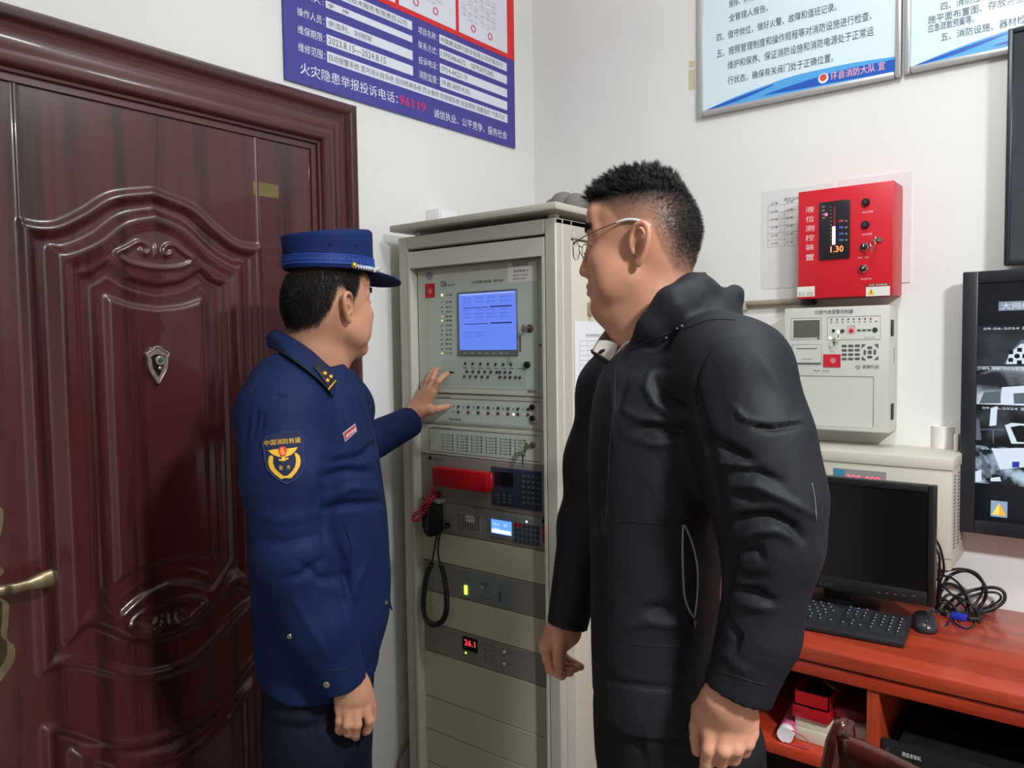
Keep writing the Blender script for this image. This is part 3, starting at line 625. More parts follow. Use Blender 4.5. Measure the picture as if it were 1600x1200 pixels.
# module 3 (zone lamps) ------------------------------------------
m3 = mod[2]
bmr = bmesh.new(); q = [Rp(*p, PY) for p in ((671, 668), (844, 681), (844, 722), (671, 704))]
bm_tube(bmr, [(x, PY-.0003, z) for x, z in q+[q[0]]], .0007, 4); obj('printed_border', bmr, M_txt, m3)
pbox('printed_overlay', (688, 675), (824, 684), (688, 706), .0006, M_pale2, m3)
tx('总线显示 指示灯盘', (675, 668), (705, 670), .006, PY-.0012, M_txt, m3)
itm = []
for c in range(6):
    for r_ in range(6):
        xx = 692.5+22.6*c; yy = 679+4.6*r_+c*1.7; a = Rp(xx, yy, PY)
        if c == 0 and r_ == 0: l0 = lathe('zone_led', [(.0022, 0), (.0018, .0012)], (0, 0, 0), (0, -1, 0), M_ledoff, m3, n=8); l_ = l0
        else: l_ = l0.copy(); COL.objects.link(l_)
        l_.location = (a[0], PY-.0005, a[1])
        itm.append(('区域01', Rp(xx+4, yy, PY)[0], Rp(xx+12, yy, PY)[0], a[1]-.002, a[1]+.002))
        l_ = l0.copy(); COL.objects.link(l_); a = Rp(xx+15, yy+.8, PY); l_.location = (a[0], PY-.0005, a[1]); l_.scale = (1.3, 1, 1.3)
lettering(itm, PY-.0012, M_txt, m3)
a = Rp(833, 695, PY); knob('key_switch', 833, 695, .0075, .006, mat('lock_brass', (120, 104, 70), .3, .8), m3)
key_thing(a[0], PY-.005, a[1], .05, 'small key hanging in the lock of the third cabinet panel')
# module 4 (telephone) ------------------------------------------
m4 = mod[3]
knob('round_emblem', 672, 715.5, .006, .001, M_blk, m4); tx('消防电话', (678, 717), (693, 718), .007, PY-.0012, M_txt, m4)
kp = pbox('keypad_plate', (768.5, 728.5), (846.5, 737), (769.5, 788), .003, M_navy, m4, bev=.001)
pbox('small_screen', (775, 736), (803, 739), (776, 757), .0045, mat('screen_dark', (16, 22, 26), .15), kp)
kx = None
def keys(nm, px0_, py0_, dx, dy, nx_, ny_, skx, w_, h_, m, par, y0, special=None):
    global COL
    first = None
    for r_ in range(ny_):
        for c in range(nx_):
            a = Rp(px0_+c*dx, py0_+r_*dy+c*dx*skx, PY); mm = special(c, r_) if special else None
            if mm is not None: box(nm, a[0]-w_/2, a[0]+w_/2, y0-.0022, y0, a[1]-h_/2, a[1]+h_/2, mm, par); continue
            if first is None: first = box(nm, -w_/2, w_/2, -.0022, 0, -h_/2, h_/2, m, par); o_ = first
            else: o_ = first.copy(); COL.objects.link(o_)
            o_.location = (a[0], y0, a[1])
M_kg = mat('key_greygreen', (84, 92, 84), .5)
keys('keypad_key', 779, 773, 9.5, 5.5, 3, 3, .1, .0085, .0055, M_kg, kp, PY-.003)
keys('keypad_key', 819, 743.5, 8, 8.3, 4, 6, .12, .008, .0062, M_kg, kp, PY-.003)
# module 5 (broadcast) ------------------------------------------
m5 = mod[4]
gp = pbox('speaker_grille', (711.5, 799.5), (752, 804), (712, 826), .001, mat('grille_grey', (150, 148, 146), .5), m5)
first = None
for r_ in range(7):
    for c in range(9):
        if 2 < c < 7 and r_ < 3: continue
        a = Rp(716+c*4, 804+r_*3.5+c*.45, PY)
        if first is None: first = lathe('grille_hole', [(.0022, 0), (.0022, .0004)], (0, 0, 0), (0, -1, 0), M_dgap, gp, n=6); o_ = first
        else: o_ = first.copy(); COL.objects.link(o_)
        o_.location = (a[0], PY-.001, a[1])
pbox('mute_window', (729, 805), (742, 806.5), (729, 815), .0016, M_wlab, gp); tx('监听', (731, 809.5), (740, 810.3), .006, PY-.0022, M_txt, gp)
lp5 = pbox('keypad_plate', (763.5, 801), (846.5, 811), (764.5, 838), .002, M_grey2, m5, bev=.001)
a = rect(Rp, (768.5, 811), (800, 815), (769, 832), PY); s5 = box('lcd_screen', a[0], a[1], PY-.003, PY-.0015, a[2], a[3], emis('lcd_cyan', (92, 150, 235), 1.4), lp5)
box('lcd_band', a[0]+.002, a[1]-.002, PY-.0034, PY-.0028, a[2]+.002, a[2]+.012, emis('lcd_white', (225, 245, 250), 1.3), s5)
lettering([('消防应急', a[0]+.006, a[0]+.03, a[3]-.016, a[3]-.008), ('广播系统', a[0]+.006, a[0]+.03, a[3]-.029, a[3]-.021), ('监听', a[0]+.042, a[0]+.056, a[3]-.016, a[3]-.008)], PY-.0034, emis('lcd_w2', (200, 225, 250), 1.2), s5)
keys('keypad_key', 807.5, 819, 6.7, 8.1, 6, 4, .17, .0092, .010, mat('key_dark', (54, 66, 74), .5), lp5, PY-.002, lambda c, r_: M_redp if r_ == 0 and c < 2 else None)
a = Rp(823.5, 815, PY); lathe('status_led', [(.003, 0), (.002, .001)], (a[0], PY-.002, a[1]), (0, -1, 0), emis('led_white', (255, 250, 220), 3), lp5, n=8)
pbox('red_warning_tab', (848.8, 820), (853.5, 822), (849.5, 848), .002, M_redp, m5); knob('black_knob', 851.5, 814, .0075, .006, M_blk, m5)
knob('microphone_socket', 700.5, 820.5, .008, .008, M_blk, m5)
# modules 7 and 9
m7 = mod[6]; pl7 = pbox('printed_overlay', (716.5, 891), (801, 905), (717, 930), .0008, mat('overlay_bluegrey', (122, 134, 134), .4), m7)
a = rect(Rp, (726.5, 914), (730.5, 915), (727, 928), PY); box('lit_rocker', a[0], a[1], PY-.004, PY, a[2], a[3], emis('rocker_green', (190, 245, 70), 2.2), pl7)
tx('电源', (752, 911.5), (762, 914), .009, PY-.0014, M_txt, pl7); tx('应急广播功放', (749, 932), (766, 936), .006, PY-.0014, M_txt, pl7); tx('开关', (726, 904.5), (734, 905.5), .005, PY-.0014, M_txt, pl7); tx('音量', (782, 916), (788, 917), .005, PY-.0014, M_txt, pl7)
a = Rp(753.5, 917.5, PY); lathe('white_button', [(.003, 0), (.003, .002)], (a[0], PY, a[1]), (0, -1, 0), M_wlab, pl7, n=10)
a = Rp(854, 923, PY); a = (px1-.006, a[1]); lathe('panel_screw', [(.006, 0), (.004, .003)], (a[0], PY, a[1]), (0, -1, 0), M_blk, m7, n=10)
for k in range(5):
    a = Rp(780, 925+k*3.4, PY); box('level_mark', a[0], a[0]+.008, PY-.0014, PY, a[1]-.0012, a[1]+.0012, M_txt, pl7)
m9 = mod[8]
wn = pbox('digit_window', (723.5, 993), (746.5, 999), (724.5, 1014), .003, M_blk, m9, bev=.0006)
A, B_ = Rp(727, 1003, PY), Rp(743.5, 1007, PY); lettering([('26.1', A[0], B_[0], (A[1]+B_[1])/2-.008, (A[1]+B_[1])/2+.0085)], PY-.0034, emis('digits_red', (255, 50, 60), 3), wn)
knob('status_led', 728, 1020, .0032, .001, M_ledg, m9)
for k in range(4):
    knob('dot_led', 758.5, 1006+k*7.6, .0022, .001, M_ledoff, m9); tx('指示灯', (763, 1008+k*7.6), (771, 1009.5+k*7.6), .005, PY-.0012, M_txt, m9)
for yy, s_ in ((1018.5, '选择'), (1037.5, '确认')):
    knob('white_button', 788, yy, .004, .003, M_wlab, m9); tx(s_, (793, yy+1.5), (798, yy+2.4), .005, PY-.0012, M_txt, m9)
# red telephone handset, hung on the telephone panel
a = rect(Rp, (676.5, 729), (761.5, 738), (676.5, 759), PY-.03)
hx0, hx1, hz0, hz1 = a; hz0 = hz1-.058
hs = wthing('telephone_handset', 'red telephone handset with coiled cord on the cabinet', 'telephone', ((hx0+hx1)/2, PY-.02, hz0))
bm = bmesh.new(); bm_box(bm, hx0, hx1, PY-.036, PY-.012, hz0+.003, hz1, .005, 2); bm_box(bm, hx0+.002, hx0+.05, PY-.014, PY-.001, hz0+.006, hz1-.004, .004, 1); bm_box(bm, hx1-.05, hx1-.002, PY-.014, PY-.001, hz0+.006, hz1-.004, .004, 1)
o = obj('handset_body', bm, M_redp, hs); smooth_angle(o)
ya = PY-.03
cp = [(*Rp(p[0], p[1], ya-dy)[:1], ya-dy, Rp(p[0], p[1], ya-dy)[1]) for p, dy in (((679, 757), 0), ((671, 772), .006), ((664, 786), .012), ((655, 797), .018), ((646, 806), .02), ((644.5, 810), .02), ((650, 813), .022), ((658, 806), .02), ((667, 792), .016), ((674, 780), .01), ((682, 774), -.02))]
tube('coiled_cord', coil_pts(smooth_path(cp, 8), .0046, 30, 10), .0019, mat('cord_red', (190, 24, 52), .35), hs, n=5)
box('cord_plug', cp[-1][0]-.008, cp[-1][0]+.008, PY-.016, PY, cp[-1][2]-.016, cp[-1][2]+.012, mat('plug_darkred', (110, 10, 24), .4), hs, bev=.002)
# black hand microphone with coiled cord
ya = PY-.02; mc = Rp(678, 810, ya); 
mi = wthing('hand_microphone', 'black hand microphone hanging with its coiled cord from the broadcast panel', 'microphone', (mc[0], ya, mc[1]-.05))
bm = bmesh.new(); poly = [(-.030, .034), (-.026, .046), (.026, .046), (.031, .036), (.031, -.018), (.022, -.040), (.010, -.050), (-.010, -.050), (-.022, -.040), (-.030, -.018)]
bm_prism(bm, [(mc[0]+u*.92, mc[1]+z*.98) for u, z in poly], PY-.044, PY-.008); bmesh.ops.bevel(bm, geom=bm.edges[:], offset=.004, segments=2, affect='EDGES')
o = obj('microphone_body', bm, M_blk, mi); smooth_angle(o)
box('talk_bar', mc[0]-.006, mc[0]+.004, PY-.047, PY-.043, mc[1]-.03, mc[1]+.03, mat('talk_bar', (40, 42, 48), .3), mi, bev=.001)
box('hook_bracket', mc[0]-.022, mc[0]+.03, PY-.03, PY, mc[1]+.046, mc[1]+.058, M_grey, mi, bev=.002)
for k in range(5): box('grille_slot', mc[0]-.018, mc[0]+.014, PY-.0447, PY-.0435, mc[1]-.036+k*.005, mc[1]-.034+k*.005, M_dgap, mi)
R3 = lambda px, py, y: (Rp(px, py, y)[0], y, Rp(px, py, y)[1])
M_cordb = mat('cord_black', (18, 18, 20), .45)
tube('cord_lead', smooth_path([R3(684, 833, PY-.025), R3(680, 850, PY-.022), R3(677, 868, PY-.022), R3(675, 880, PY-.024)], 8), .0028, M_cordb, mi)
tube('cord_lead', smooth_path([R3(700, 821, PY-.008), R3(697, 823, PY-.024), R3(690, 828, PY-.026), R3(686, 842, PY-.022), R3(684, 862, PY-.022), R3(688, 882, PY-.024)], 8), .0028, M_cordb, mi)
cp = [R3(*p, PY-.028) for p in ((675, 880), (668, 895), (663.5, 918), (661.5, 942), (663, 960), (670, 972), (680, 976), (691, 970), (697.5, 955), (698, 935), (696, 912), (692, 892), (688, 882))]
tube('coiled_cord', coil_pts(smooth_path(cp, 8), .0062, 78, 9), .0023, M_cordb, mi, n=5)
# things on and at the cabinet
bm = bmesh.new()
for k in range(9):
    x_ = CX0+.22+.04*k; h_ = .03*math.exp(-((k-5)/2.5)**2)+.008
    bmesh.ops.create_icosphere(bm, subdivisions=2, radius=1, matrix=Matrix.Translation((x_, -.52+.015*math.sin(k*2), CZ+.0345+h_*.98)) @ Matrix.Diagonal((.04, .035, h_, 1)))
o = settle(obj('crumpled_cloth', bm, mat('cloth_grey', (120, 116, 110), .8, bump=.4, bscale=60), smooth=True)); tag(o, 'grey crumpled cloth lying on top of the alarm cabinet', 'cloth')
# paper form taped on the cabinet's side
XS = CX1-.002
pa, pb_ = onp(897.5, 502, 0, XS), onp(898, 681, 0, XS)
pf = wthing('paper_form', 'white printed table form taped on the cabinet side panel', 'paper', (XS, pa[1]+.09, pb_[2]))
LS = Matrix.Translation((0, 0, 0))
box('sheet', XS-.001, XS+.0012, pa[1], pa[1]+.19, pb_[2], pa[2], mat('paper_white', (232, 234, 238), .6), pf)
M_rule = mat('rule_grey', (150, 152, 158), .6)
bm = bmesh.new()
for k in range(22):
    z_ = pa[2]-.05-k*.0125; bm_box(bm, XS+.0011, XS+.0015, pa[1]+.02, pa[1]+.175, z_-.0004, z_+.0004)
for k in (0, .04, .075, .12, .155): bm_box(bm, XS+.0011, XS+.0015, pa[1]+.02+k-.0004, pa[1]+.02+k+.0004, pa[2]-.05-21*.0125, pa[2]-.05)
obj('table_rules', bm, M_rule, pf)
tt = lettering([('消防控制室值班记录', .05, .14, pa[2]-.04, pa[2]-.032)], 0, M_ink, pf); tt.data.transform(Matrix.Translation((XS+.0015, pa[1], 0)) @ Matrix.Rotation(math.pi/2, 4, 'Z'))

# ------------------------------------------------------------------ red level controller
M_red = mat('red_enamel', (208, 26, 44), rough=.38)
YR = -.105
tl, tr, br, bl = Rp(1249, 298.5, YR), Rp(1398, 283, YR), Rp(1393.6, 463.5, YR), Rp(1245, 464.5, YR)
rx0, rx1, rz0, rz1 = (tl[0]+bl[0])/2, (tr[0]+br[0])/2, (bl[1]+br[1])/2, (tl[1]+tr[1])/2
rc = wthing('level_controller', 'red liquid level control box with a digital gauge on the right wall', 'control box', ((rx0+rx1)/2, 0, rz0))
box('housing', rx0, rx1, YR+.006, -.001, rz0, rz1, M_red, rc, bev=.003); box('front_door', rx0, rx1, YR, YR+.0065, rz0, rz1, M_red, rc, bev=.002)
def r2(px, py, dy=0): return Rp(px, py, YR-dy)
Z8 = lambda zx, zy: (1170+zx*270/1473, 260+zy*270/1473)       # coordinates read off an enlargement
a = rect(Rp, Z8(605, 305), Z8(868, 285), Z8(597, 800), YR)
gd = box('gauge_display', a[0], a[1], YR-.006, YR, a[2], a[3], mat('gauge_black', (38, 34, 40), .25), rc, bev=.002)
YG = YR-.0065
def g2(zx, zy): return Rp(*Z8(zx, zy), YG)
b = rect(Rp, Z8(712, 512), Z8(738, 510), Z8(706, 668), YG); box('level_bar', b[0], b[1], YG-.0006, YG+.001, b[2], b[3], emis('bar_hot', (255, 170, 170), 3.), gd)
b = rect(Rp, Z8(724, 345), Z8(738, 345), Z8(722, 512), YG); box('level_scale', b[0], b[1], YG-.0004, YG+.001, b[2], b[3], emis('bar_dim', (160, 50, 70), .6), gd)
c_ = g2(660, 410); lathe('alarm_led', [(.0042, 0), (.003, .0012)], (c_[0], YG, c_[1]), (0, -1, 0), emis('led_hotred', (255, 80, 120), 4), gd, n=12)
for zy, m in ((466, mat('btn_red', (200, 60, 70), .4)), (520, mat('btn_blue', (60, 110, 190), .4)), (574, mat('btn_blue2', (60, 110, 190), .4)), (628, mat('btn_blue3', (60, 110, 190), .4))):
    c_ = g2(788, zy); box('gauge_button', c_[0]-.0055, c_[0]+.0055, YG-.0012, YG, c_[1]-.003, c_[1]+.003, m, gd, bev=.0008, seg=1)
A, B_ = g2(698, 708), g2(806, 704); lettering([('1.30', A[0], B_[0], A[1]-.008, A[1]+.008)], YG-.0008, emis('digits_orange', (255, 110, 60), 5), gd)
its = []
for k, zy in enumerate((345, 378, 410, 440)):
    A = g2(625, zy); its.append(('高低位', A[0], A[0]+.008, A[1]-.0016, A[1]+.0016))
for k in range(10):
    A = g2(694, 345+k*31); its.append(('—', A[0], A[0]+.004, A[1]-.0003, A[1]+.0003))
for zy in (466, 520, 574, 628):
    A = g2(820, zy); its.append(('设置', A[0], A[0]+.006, A[1]-.0018, A[1]+.0018))
lettering(its, YG-.0004, M_wlab, gd)
its = []
for ch, zy in zip('液位测控装置', (372, 452, 532, 612, 692, 778)):
    A, B_ = r2(*Z8(484, zy)), r2(*Z8(558, zy-3)); its.append((ch, A[0], B_[0], A[1]-.0080, A[1]+.0080))
M_lpk = mat('print_pinkwhite', (246, 214, 214), .5)
lettering(its, YR-.0006, M_lpk, rc)
its = []
for (zx, zy, s_) in ((968, 393, '高位报警'), (962, 583, '低位报警'), (930, 781, '手动　自动'), (956, 962, '电源开关')):
    A, B_ = r2(*Z8(zx, zy)), r2(*Z8(zx+92, zy-6)); its.append((s_, A[0], B_[0], A[1]-.0022, A[1]+.0022))
lettering(its, YR-.0006, M_lpk, rc)
for zx, zy, kind in ((1000, 305, 0), (996, 497, 0), (988, 685, 1), (980, 872, 2)):
    c_ = r2(*Z8(zx, zy)); k_ = None
    if kind == 0:
        k_ = lathe('buzzer_button', [(.010, 0), (.010, .006), (.0085, .009), (.005, .0095)], (c_[0], YR, c_[1]), (0, -1, 0), M_blk, rc, n=20)
        for s_ in (-1, 1): box('buzzer_mark', c_[0]-.003, c_[0]+.003, YR-.0102, YR-.009, c_[1]+s_*.002-.0008, c_[1]+s_*.002+.0008, M_ink, k_)
    else:
        k_ = lathe('switch_ring', [(.0105, 0), (.0105, .004), (.0085, .006), (.0083, .004)], (c_[0], YR, c_[1]), (0, -1, 0), M_chrome, rc, n=20)
        lathe('switch_cap', [(.008, .003), (.008, .012), (.006, .013)], (c_[0], YR, c_[1]), (0, -1, 0), M_blk, k_, n=16)
        ang = 0 if kind == 1 else -.75
        hb = box('switch_handle', -.0012, .0012, -.001, 0, -.001, .006, M_wlab, k_); hb.location = (c_[0], YR-.0128, c_[1]); hb.rotation_euler = (0, -ang, 0)
c_ = r2(*Z8(1115, 625)); lathe('lock_barrel', [(.0075, 0), (.0075, .004), (.006, .006)], (c_[0], YR, c_[1]), (0, -1, 0), M_chrome, rc, n=16)
key_thing(c_[0]-.004, YR-.005, c_[1], .035, 'thin key hanging from the lock of the red level box', .8)
a = rect(Rp, Z8(1000, 995), Z8(1204, 992), Z8(1000, 1108), YR); wl = box('warning_label', a[0], a[1], YR-.0008, YR, a[2], a[3], M_wlab, rc); h_ = a[3]-a[2]; w_ = a[1]-a[0]
box('label_band', a[0], a[1], YR-.0012, YR-.0006, a[3]-h_*.27, a[3], mat('band_maroon', (150, 30, 30), .5), wl)
lettering([('注意 请勿触摸', a[0]+w_*.12, a[0]+w_*.9, a[3]-h_*.21, a[3]-h_*.07)], YR-.0014, M_wlab, wl)
prism('warning_triangle', [(a[0]+w_*.07, a[2]+h_*.12), (a[0]+w_*.36, a[2]+h_*.12), (a[0]+w_*.215, a[2]+h_*.62)], YR-.0012, YR-.0006, mat('warn_yellow', (232, 190, 30), .5), wl)
box('warning_bar', a[0]+w_*.2, a[0]+w_*.23, YR-.0014, YR-.0011, a[2]+h_*.2, a[2]+h_*.46, M_blk, wl)
a = rect(Rp, Z8(413, 1026), Z8(562, 1024), Z8(411, 1114), YR); pl_ = box('rating_label', a[0], a[1], YR-.0008, YR, a[2], a[3], M_wlab, rc)
lettering([('型号 规格', a[0]+.003, a[1]-.003, a[2]+.002+k*.004, a[2]+.0045+k*.004) for k in range(3)], YR-.0011, M_ink, pl_)
# papers behind it
def sheet(nm, x0, x1, z0, z1, label, m, dy=.001):
    o = box(nm, x0, x1, -dy, -.0002, z0, z1, m); o = settle(o); tag(o, label, 'paper'); return o
q0, q1, q2 = Rp(1190, 300), Rp(1302, 287), Rp(1189, 452)
ws = wthing('wall_paper_sheet', 'white printed table sheet on the wall left of the red box', 'paper', ((q0[0]+q1[0])/2, 0, q2[1]))
box('sheet', q0[0], q1[0], -.0012, -.0002, q2[1], q0[1], mat('sheet_white', (222, 223, 221), .6), ws)
bm = bmesh.new(); T0 = Rp(*Z8(165, 340)); B0 = Rp(*Z8(165, 690)); XR_ = q1[0]-.01
for k in range(7): z_ = T0[1]+(B0[1]-T0[1])*k/6; bm_box(bm, T0[0], XR_, -.0015, -.001, z_-.0005, z_+.0005)
for k in (0, .28, .5, .75, 1): x_ = T0[0]+(XR_-T0[0])*k; bm_box(bm, x_-.0005, x_+.0005, -.0015, -.001, B0[1], T0[1])
obj('table_rules', bm, M_rule, ws); A = Rp(*Z8(295, 285)); lettering([('消防设施检查记录表', A[0], q1[0]-.03, A[1]-.005, A[1]+.005)]+[('正常', T0[0]+.008+.045*i, T0[0]+.03+.045*i, B0[1]+.006+.0235*k, B0[1]+.013+.0235*k) for k in range(6) for i in range(3)], -.0016, M_ink, ws)
q0, q1, q2 = Rp(1300, 290), Rp(1425, 267), Rp(1423, 441)
bm = bmesh.new(); bm_box(bm, q0[0]+.02, q1[0], -.003, -.0002, q2[1], q1[1]); o = settle(obj('plastic_sleeve', bm, mat('sleeve_pinkwhite', (230, 225, 226), .3))); tag(o, 'pale glossy plastic sleeve on the wall behind the red box', 'sleeve')

# ------------------------------------------------------------------ gas alarm controller
YC = -.1; M_ctl = mat('controller_ivory', (208, 206, 194), rough=.4); M_ctlf = mat('controller_front', (204, 205, 196), rough=.38)
kx0, kx1 = (Rp(1226, 481.6, YC)[0]), Rp(1390, 476, YC)[0]; kz1 = (Rp(1226, 481.6, YC)[1]+Rp(1390, 476, YC)[1])/2; kz0 = (Rp(1256, 672.4, YC)[1]+Rp(1388, 677, YC)[1])/2
gc = wthing('gas_alarm_controller', 'ivory wall controller with keypad and red sticker below the red box', 'control box', ((kx0+kx1)/2, 0, kz0))
box('housing', kx0, kx1, YC+.008, -.001, kz0, kz1, M_ctl, gc, bev=.004); box('front_door', kx0, kx1, YC, YC+.0075, kz0+.003, kz1-.001, M_ctlf, gc, bev=.003)
Z1 = lambda zx, zy: (1210+zx*.2, 460+zy*.2)
def crect(nm, tl, tr, bl, d, m, par, bev=0.):
    a = rect(Rp, Z1(*tl), Z1(*tr), Z1(*bl), YC); return box(nm, a[0], a[1], YC-d, YC+.0005, a[2], a[3], m, par, bev=bev, seg=1)
def outline(nm, tl, tr, bl, m, par, r=.0008):
    a = rect(Rp, Z1(*tl), Z1(*tr), Z1(*bl), YC); bm = bmesh.new(); bm_tube(bm, [(a[0], YC-.0004, a[2]), (a[1], YC-.0004, a[2]), (a[1], YC-.0004, a[3]), (a[0], YC-.0004, a[3]), (a[0], YC-.0004, a[2])], r, 4); return obj(nm, bm, m, par)
outline('screen_border', (130, 188), (370, 180), (132, 352), M_rule, gc); s_ = crect('lcd_screen', (150, 205), (355, 198), (152, 338), .001, mat('lcd_olive', (92, 94, 82), .12), gc)
A = Rp(*Z1(343, 346), YC); lathe('green_led', [(.003, 0), (.002, .001)], (A[0], YC, A[1]), (0, -1, 0), mat('led_darkgreen', (30, 70, 50), .3), gc, n=8)
outline('panel_border', (415, 180), (830, 163), (418, 355), M_rule, gc)
M_dkey = mat('key_slate', (86, 90, 92), .5)
its = []
for k in range(9):
    A = Rp(*Z1(446+43.7*k, 198-1*k), YC); lathe('status_led', [(.0026, 0), (.0018, .001)], (A[0], YC, A[1]), (0, -1, 0), emis('led_soft_red', (255, 170, 150), 1.5) if k == 8 else M_ledoff, gc, n=8)
    its.append(('警', A[0]-.0025, A[0]+.0025, A[1]-.0095, A[1]-.005))
lettering(its, YC-.0006, M_txt, gc)
for zx, zy, r_, m in ((463, 283, .004, M_blk), (533, 285, .005, M_key), (788, 276, .0065, mat('knob_green', (38, 58, 54), .4))):
    A = Rp(*Z1(zx, zy), YC); lathe('round_button', [(r_, 0), (r_, .003), (r_*.7, .004)], (A[0], YC, A[1]), (0, -1, 0), m, gc, n=12)
for zx, zy in ((498, 290), (435, 340), (497, 336)):
    A = Rp(*Z1(zx, zy), YC); lathe('lit_led', [(.0045, 0), (.003, .001)], (A[0], YC, A[1]), (0, -1, 0), emis('led_green_white', (200, 255, 210), 1.6), gc, n=10)
rb = crect('red_button_plate', (570, 258), (634, 254), (571, 308), .001, mat('plate_pink', (226, 170, 170), .4), gc); A = Rp(*Z1(603, 282), YC); lathe('red_button', [(.0055, 0), (.005, .003), (.003, .004)], (A[0], YC-.001, A[1]), (0, -1, 0), M_redl, rb, n=14)
def kpad(cs, w_, h_, nm='keypad_key', m=M_dkey):
    f_ = None
    for zx, zy in cs:
        A = Rp(*Z1(zx, zy), YC)
        if f_ is None: f_ = box(nm, -w_/2, w_/2, -.0022, 0, -h_/2, h_/2, m, gc, bev=.0008, seg=1); o_ = f_
        else: o_ = f_.copy(); COL.objects.link(o_)
        o_.location = (A[0], YC, A[1])
kpad([(662+40*k, 280-1*k) for k in range(3)], .0095, .005)
kpad([(547+51*c, 402+34*r_-c) for r_ in range(4) for c in range(3)], .0125, .0062)
kpad([(747, 415), (747, 488)], .012, .006, 'arrow_key'); kpad([(708, 452), (786, 450)], .006, .012, 'arrow_key'); kpad([(747, 451)], .009, .009, 'enter_key')
for zx, zy, sx, sz in ((700, 404, 1, -1), (797, 402, -1, -1), (701, 497, 1, 1), (797, 494, -1, 1)):
    A = Rp(*Z1(zx, zy), YC); prism('corner_key', [(A[0]-.005*sx, A[1]-.005*sz), (A[0]+.005*sx, A[1]-.005*sz), (A[0]-.005*sx, A[1]+.005*sz)], YC-.002, YC, M_dkey, gc)
outline('printer_border', (140, 395), (368, 388), (146, 545), M_rule, gc); crect('printer_cover', (146, 400), (362, 393), (152, 540), .002, M_ctlf, gc, bev=.0008)
crect('printer_slot', (172, 421), (335, 418), (172, 427), .0026, M_ink, gc); crect('printer_foot', (156, 534), (360, 532), (156, 541), .003, M_dkey, gc)
rs = crect('red_sticker', (384, 470), (518, 466), (386, 567), .0025, M_redl, gc); A = Rp(*Z1(460, 517), YC); lathe('sticker_seal', [(.0075, 0), (.0075, .0006)], (A[0], YC-.0025, A[1]), (0, -1, 0), mat('seal_grey', (200, 130, 135), .5), rs, n=18)
outline('lower_door_line', (168, 640), (776, 640), (172, 1000), M_dkey, gc, .001); crect('lower_door', (172, 646), (770, 646), (176, 1016), .0012, M_ctlf, gc, bev=.0006)
def ct(b_, p, q, h): A, B_ = Rp(*Z1(*p), YC), Rp(*Z1(*q), YC); return (b_, A[0], B_[0], (A[1]+B_[1])/2-h/2, (A[1]+B_[1])/2+h/2)
lettering([ct('可燃气体报警控制器', (318, 138), (618, 132), .0115), ct('报警科技', (690, 565), (820, 563), .0095), ct('Q', (636, 568), (672, 568), .010), ct('JB-QB', (308, 597), (356, 596), .006), ct('安全型', (380, 597), (432, 596), .004), ct('打印机', (216, 506), (296, 504), .0035), ct('工作', (440, 446), (466, 446), .003), ct('指示灯', (705, 338), (790, 336), .0035), ct('控制键', (570, 247), (634, 246), .003)], YC-.0028, M_txt, gc)
for zy in (257, 910):      # black hinge blocks on the right side
    A = onp(*Z1(918, zy), 0, kx1); box('hinge_block', kx1-.004, kx1+.004, A[1]-.012, A[1]+.008, A[2]-.023, A[2]+.020, M_blk, gc, bev=.001)
A = onp(*Z1(935, 480), 0, kx1)
for k in range(8): box('vent_slot', kx1-.001, kx1+.0006, A[1]-.006, A[1]+.006, A[2]+.02-k*.0055-.001, A[2]+.02-k*.0055+.001, M_ink, gc)
A = Rp(*Z1(118, 590), YC); lathe('lock_barrel', [(.007, 0), (.007, .004), (.005, .006)], (kx0+.006, YC, A[1]), (0, -1, 0), mat('lock_gold', (170, 150, 100), .3, .8), gc, n=14)
key_thing(kx0+.006, YC-.005, A[1], .03, 'short brass key in the left lock of the ivory controller', .8)
A = Rp(*Z1(507, 330), YC); key_thing(A[0], YC-.002, A[1], .025, 'tiny key in the button row of the ivory controller', .6)

# ------------------------------------------------------------------ conduit left of it, plaster scar
A, B_ = Rp(1130, 480, -.02), Rp(1246, 471, -.02)
pp = wthing('wall_conduit', 'thin grey brown conduit pipe running to the red box', 'pipe', (A[0], -.012, A[1]))
tube('pipe', [(A[0]-.25, -.013, A[1]+.004), (B_[0], -.013, B_[1]), (B_[0]+.02, -.013, B_[1]-.002)], .0095, mat('conduit', (150, 140, 120), .5, var=.15, vscale=60), pp, n=12)
box('conduit_end', B_[0]+.02, B_[0]+.05, -.05, -.001, B_[1]-.012, B_[1]+.012, M_blk, pp, bev=.002)
for x_ in (A[0]-.1, A[0]+.06): box('pipe_clip', x_, x_+.012, -.025, 0, A[1]-.013, A[1]+.012, mat('clip', (180, 175, 160), .5), pp, bev=.003)
A = Rp(1160, 496); B_ = Rp(1224, 548)
bm = bmesh.new(); bm_prism(bm, [(A[0], A[1]), (B_[0]-.02, A[1]+.006), (B_[0]+.01, A[1]-.012), (B_[0]+.005, B_[1]), (A[0], B_[1]-.01)], -.0022, 0); o = settle(obj('plaster_patch', bm, mat('plaster', (236, 234, 228), .9, bump=.4, bscale=80))); tag(o, 'rough white plaster patch on the wall under the conduit', 'plaster')

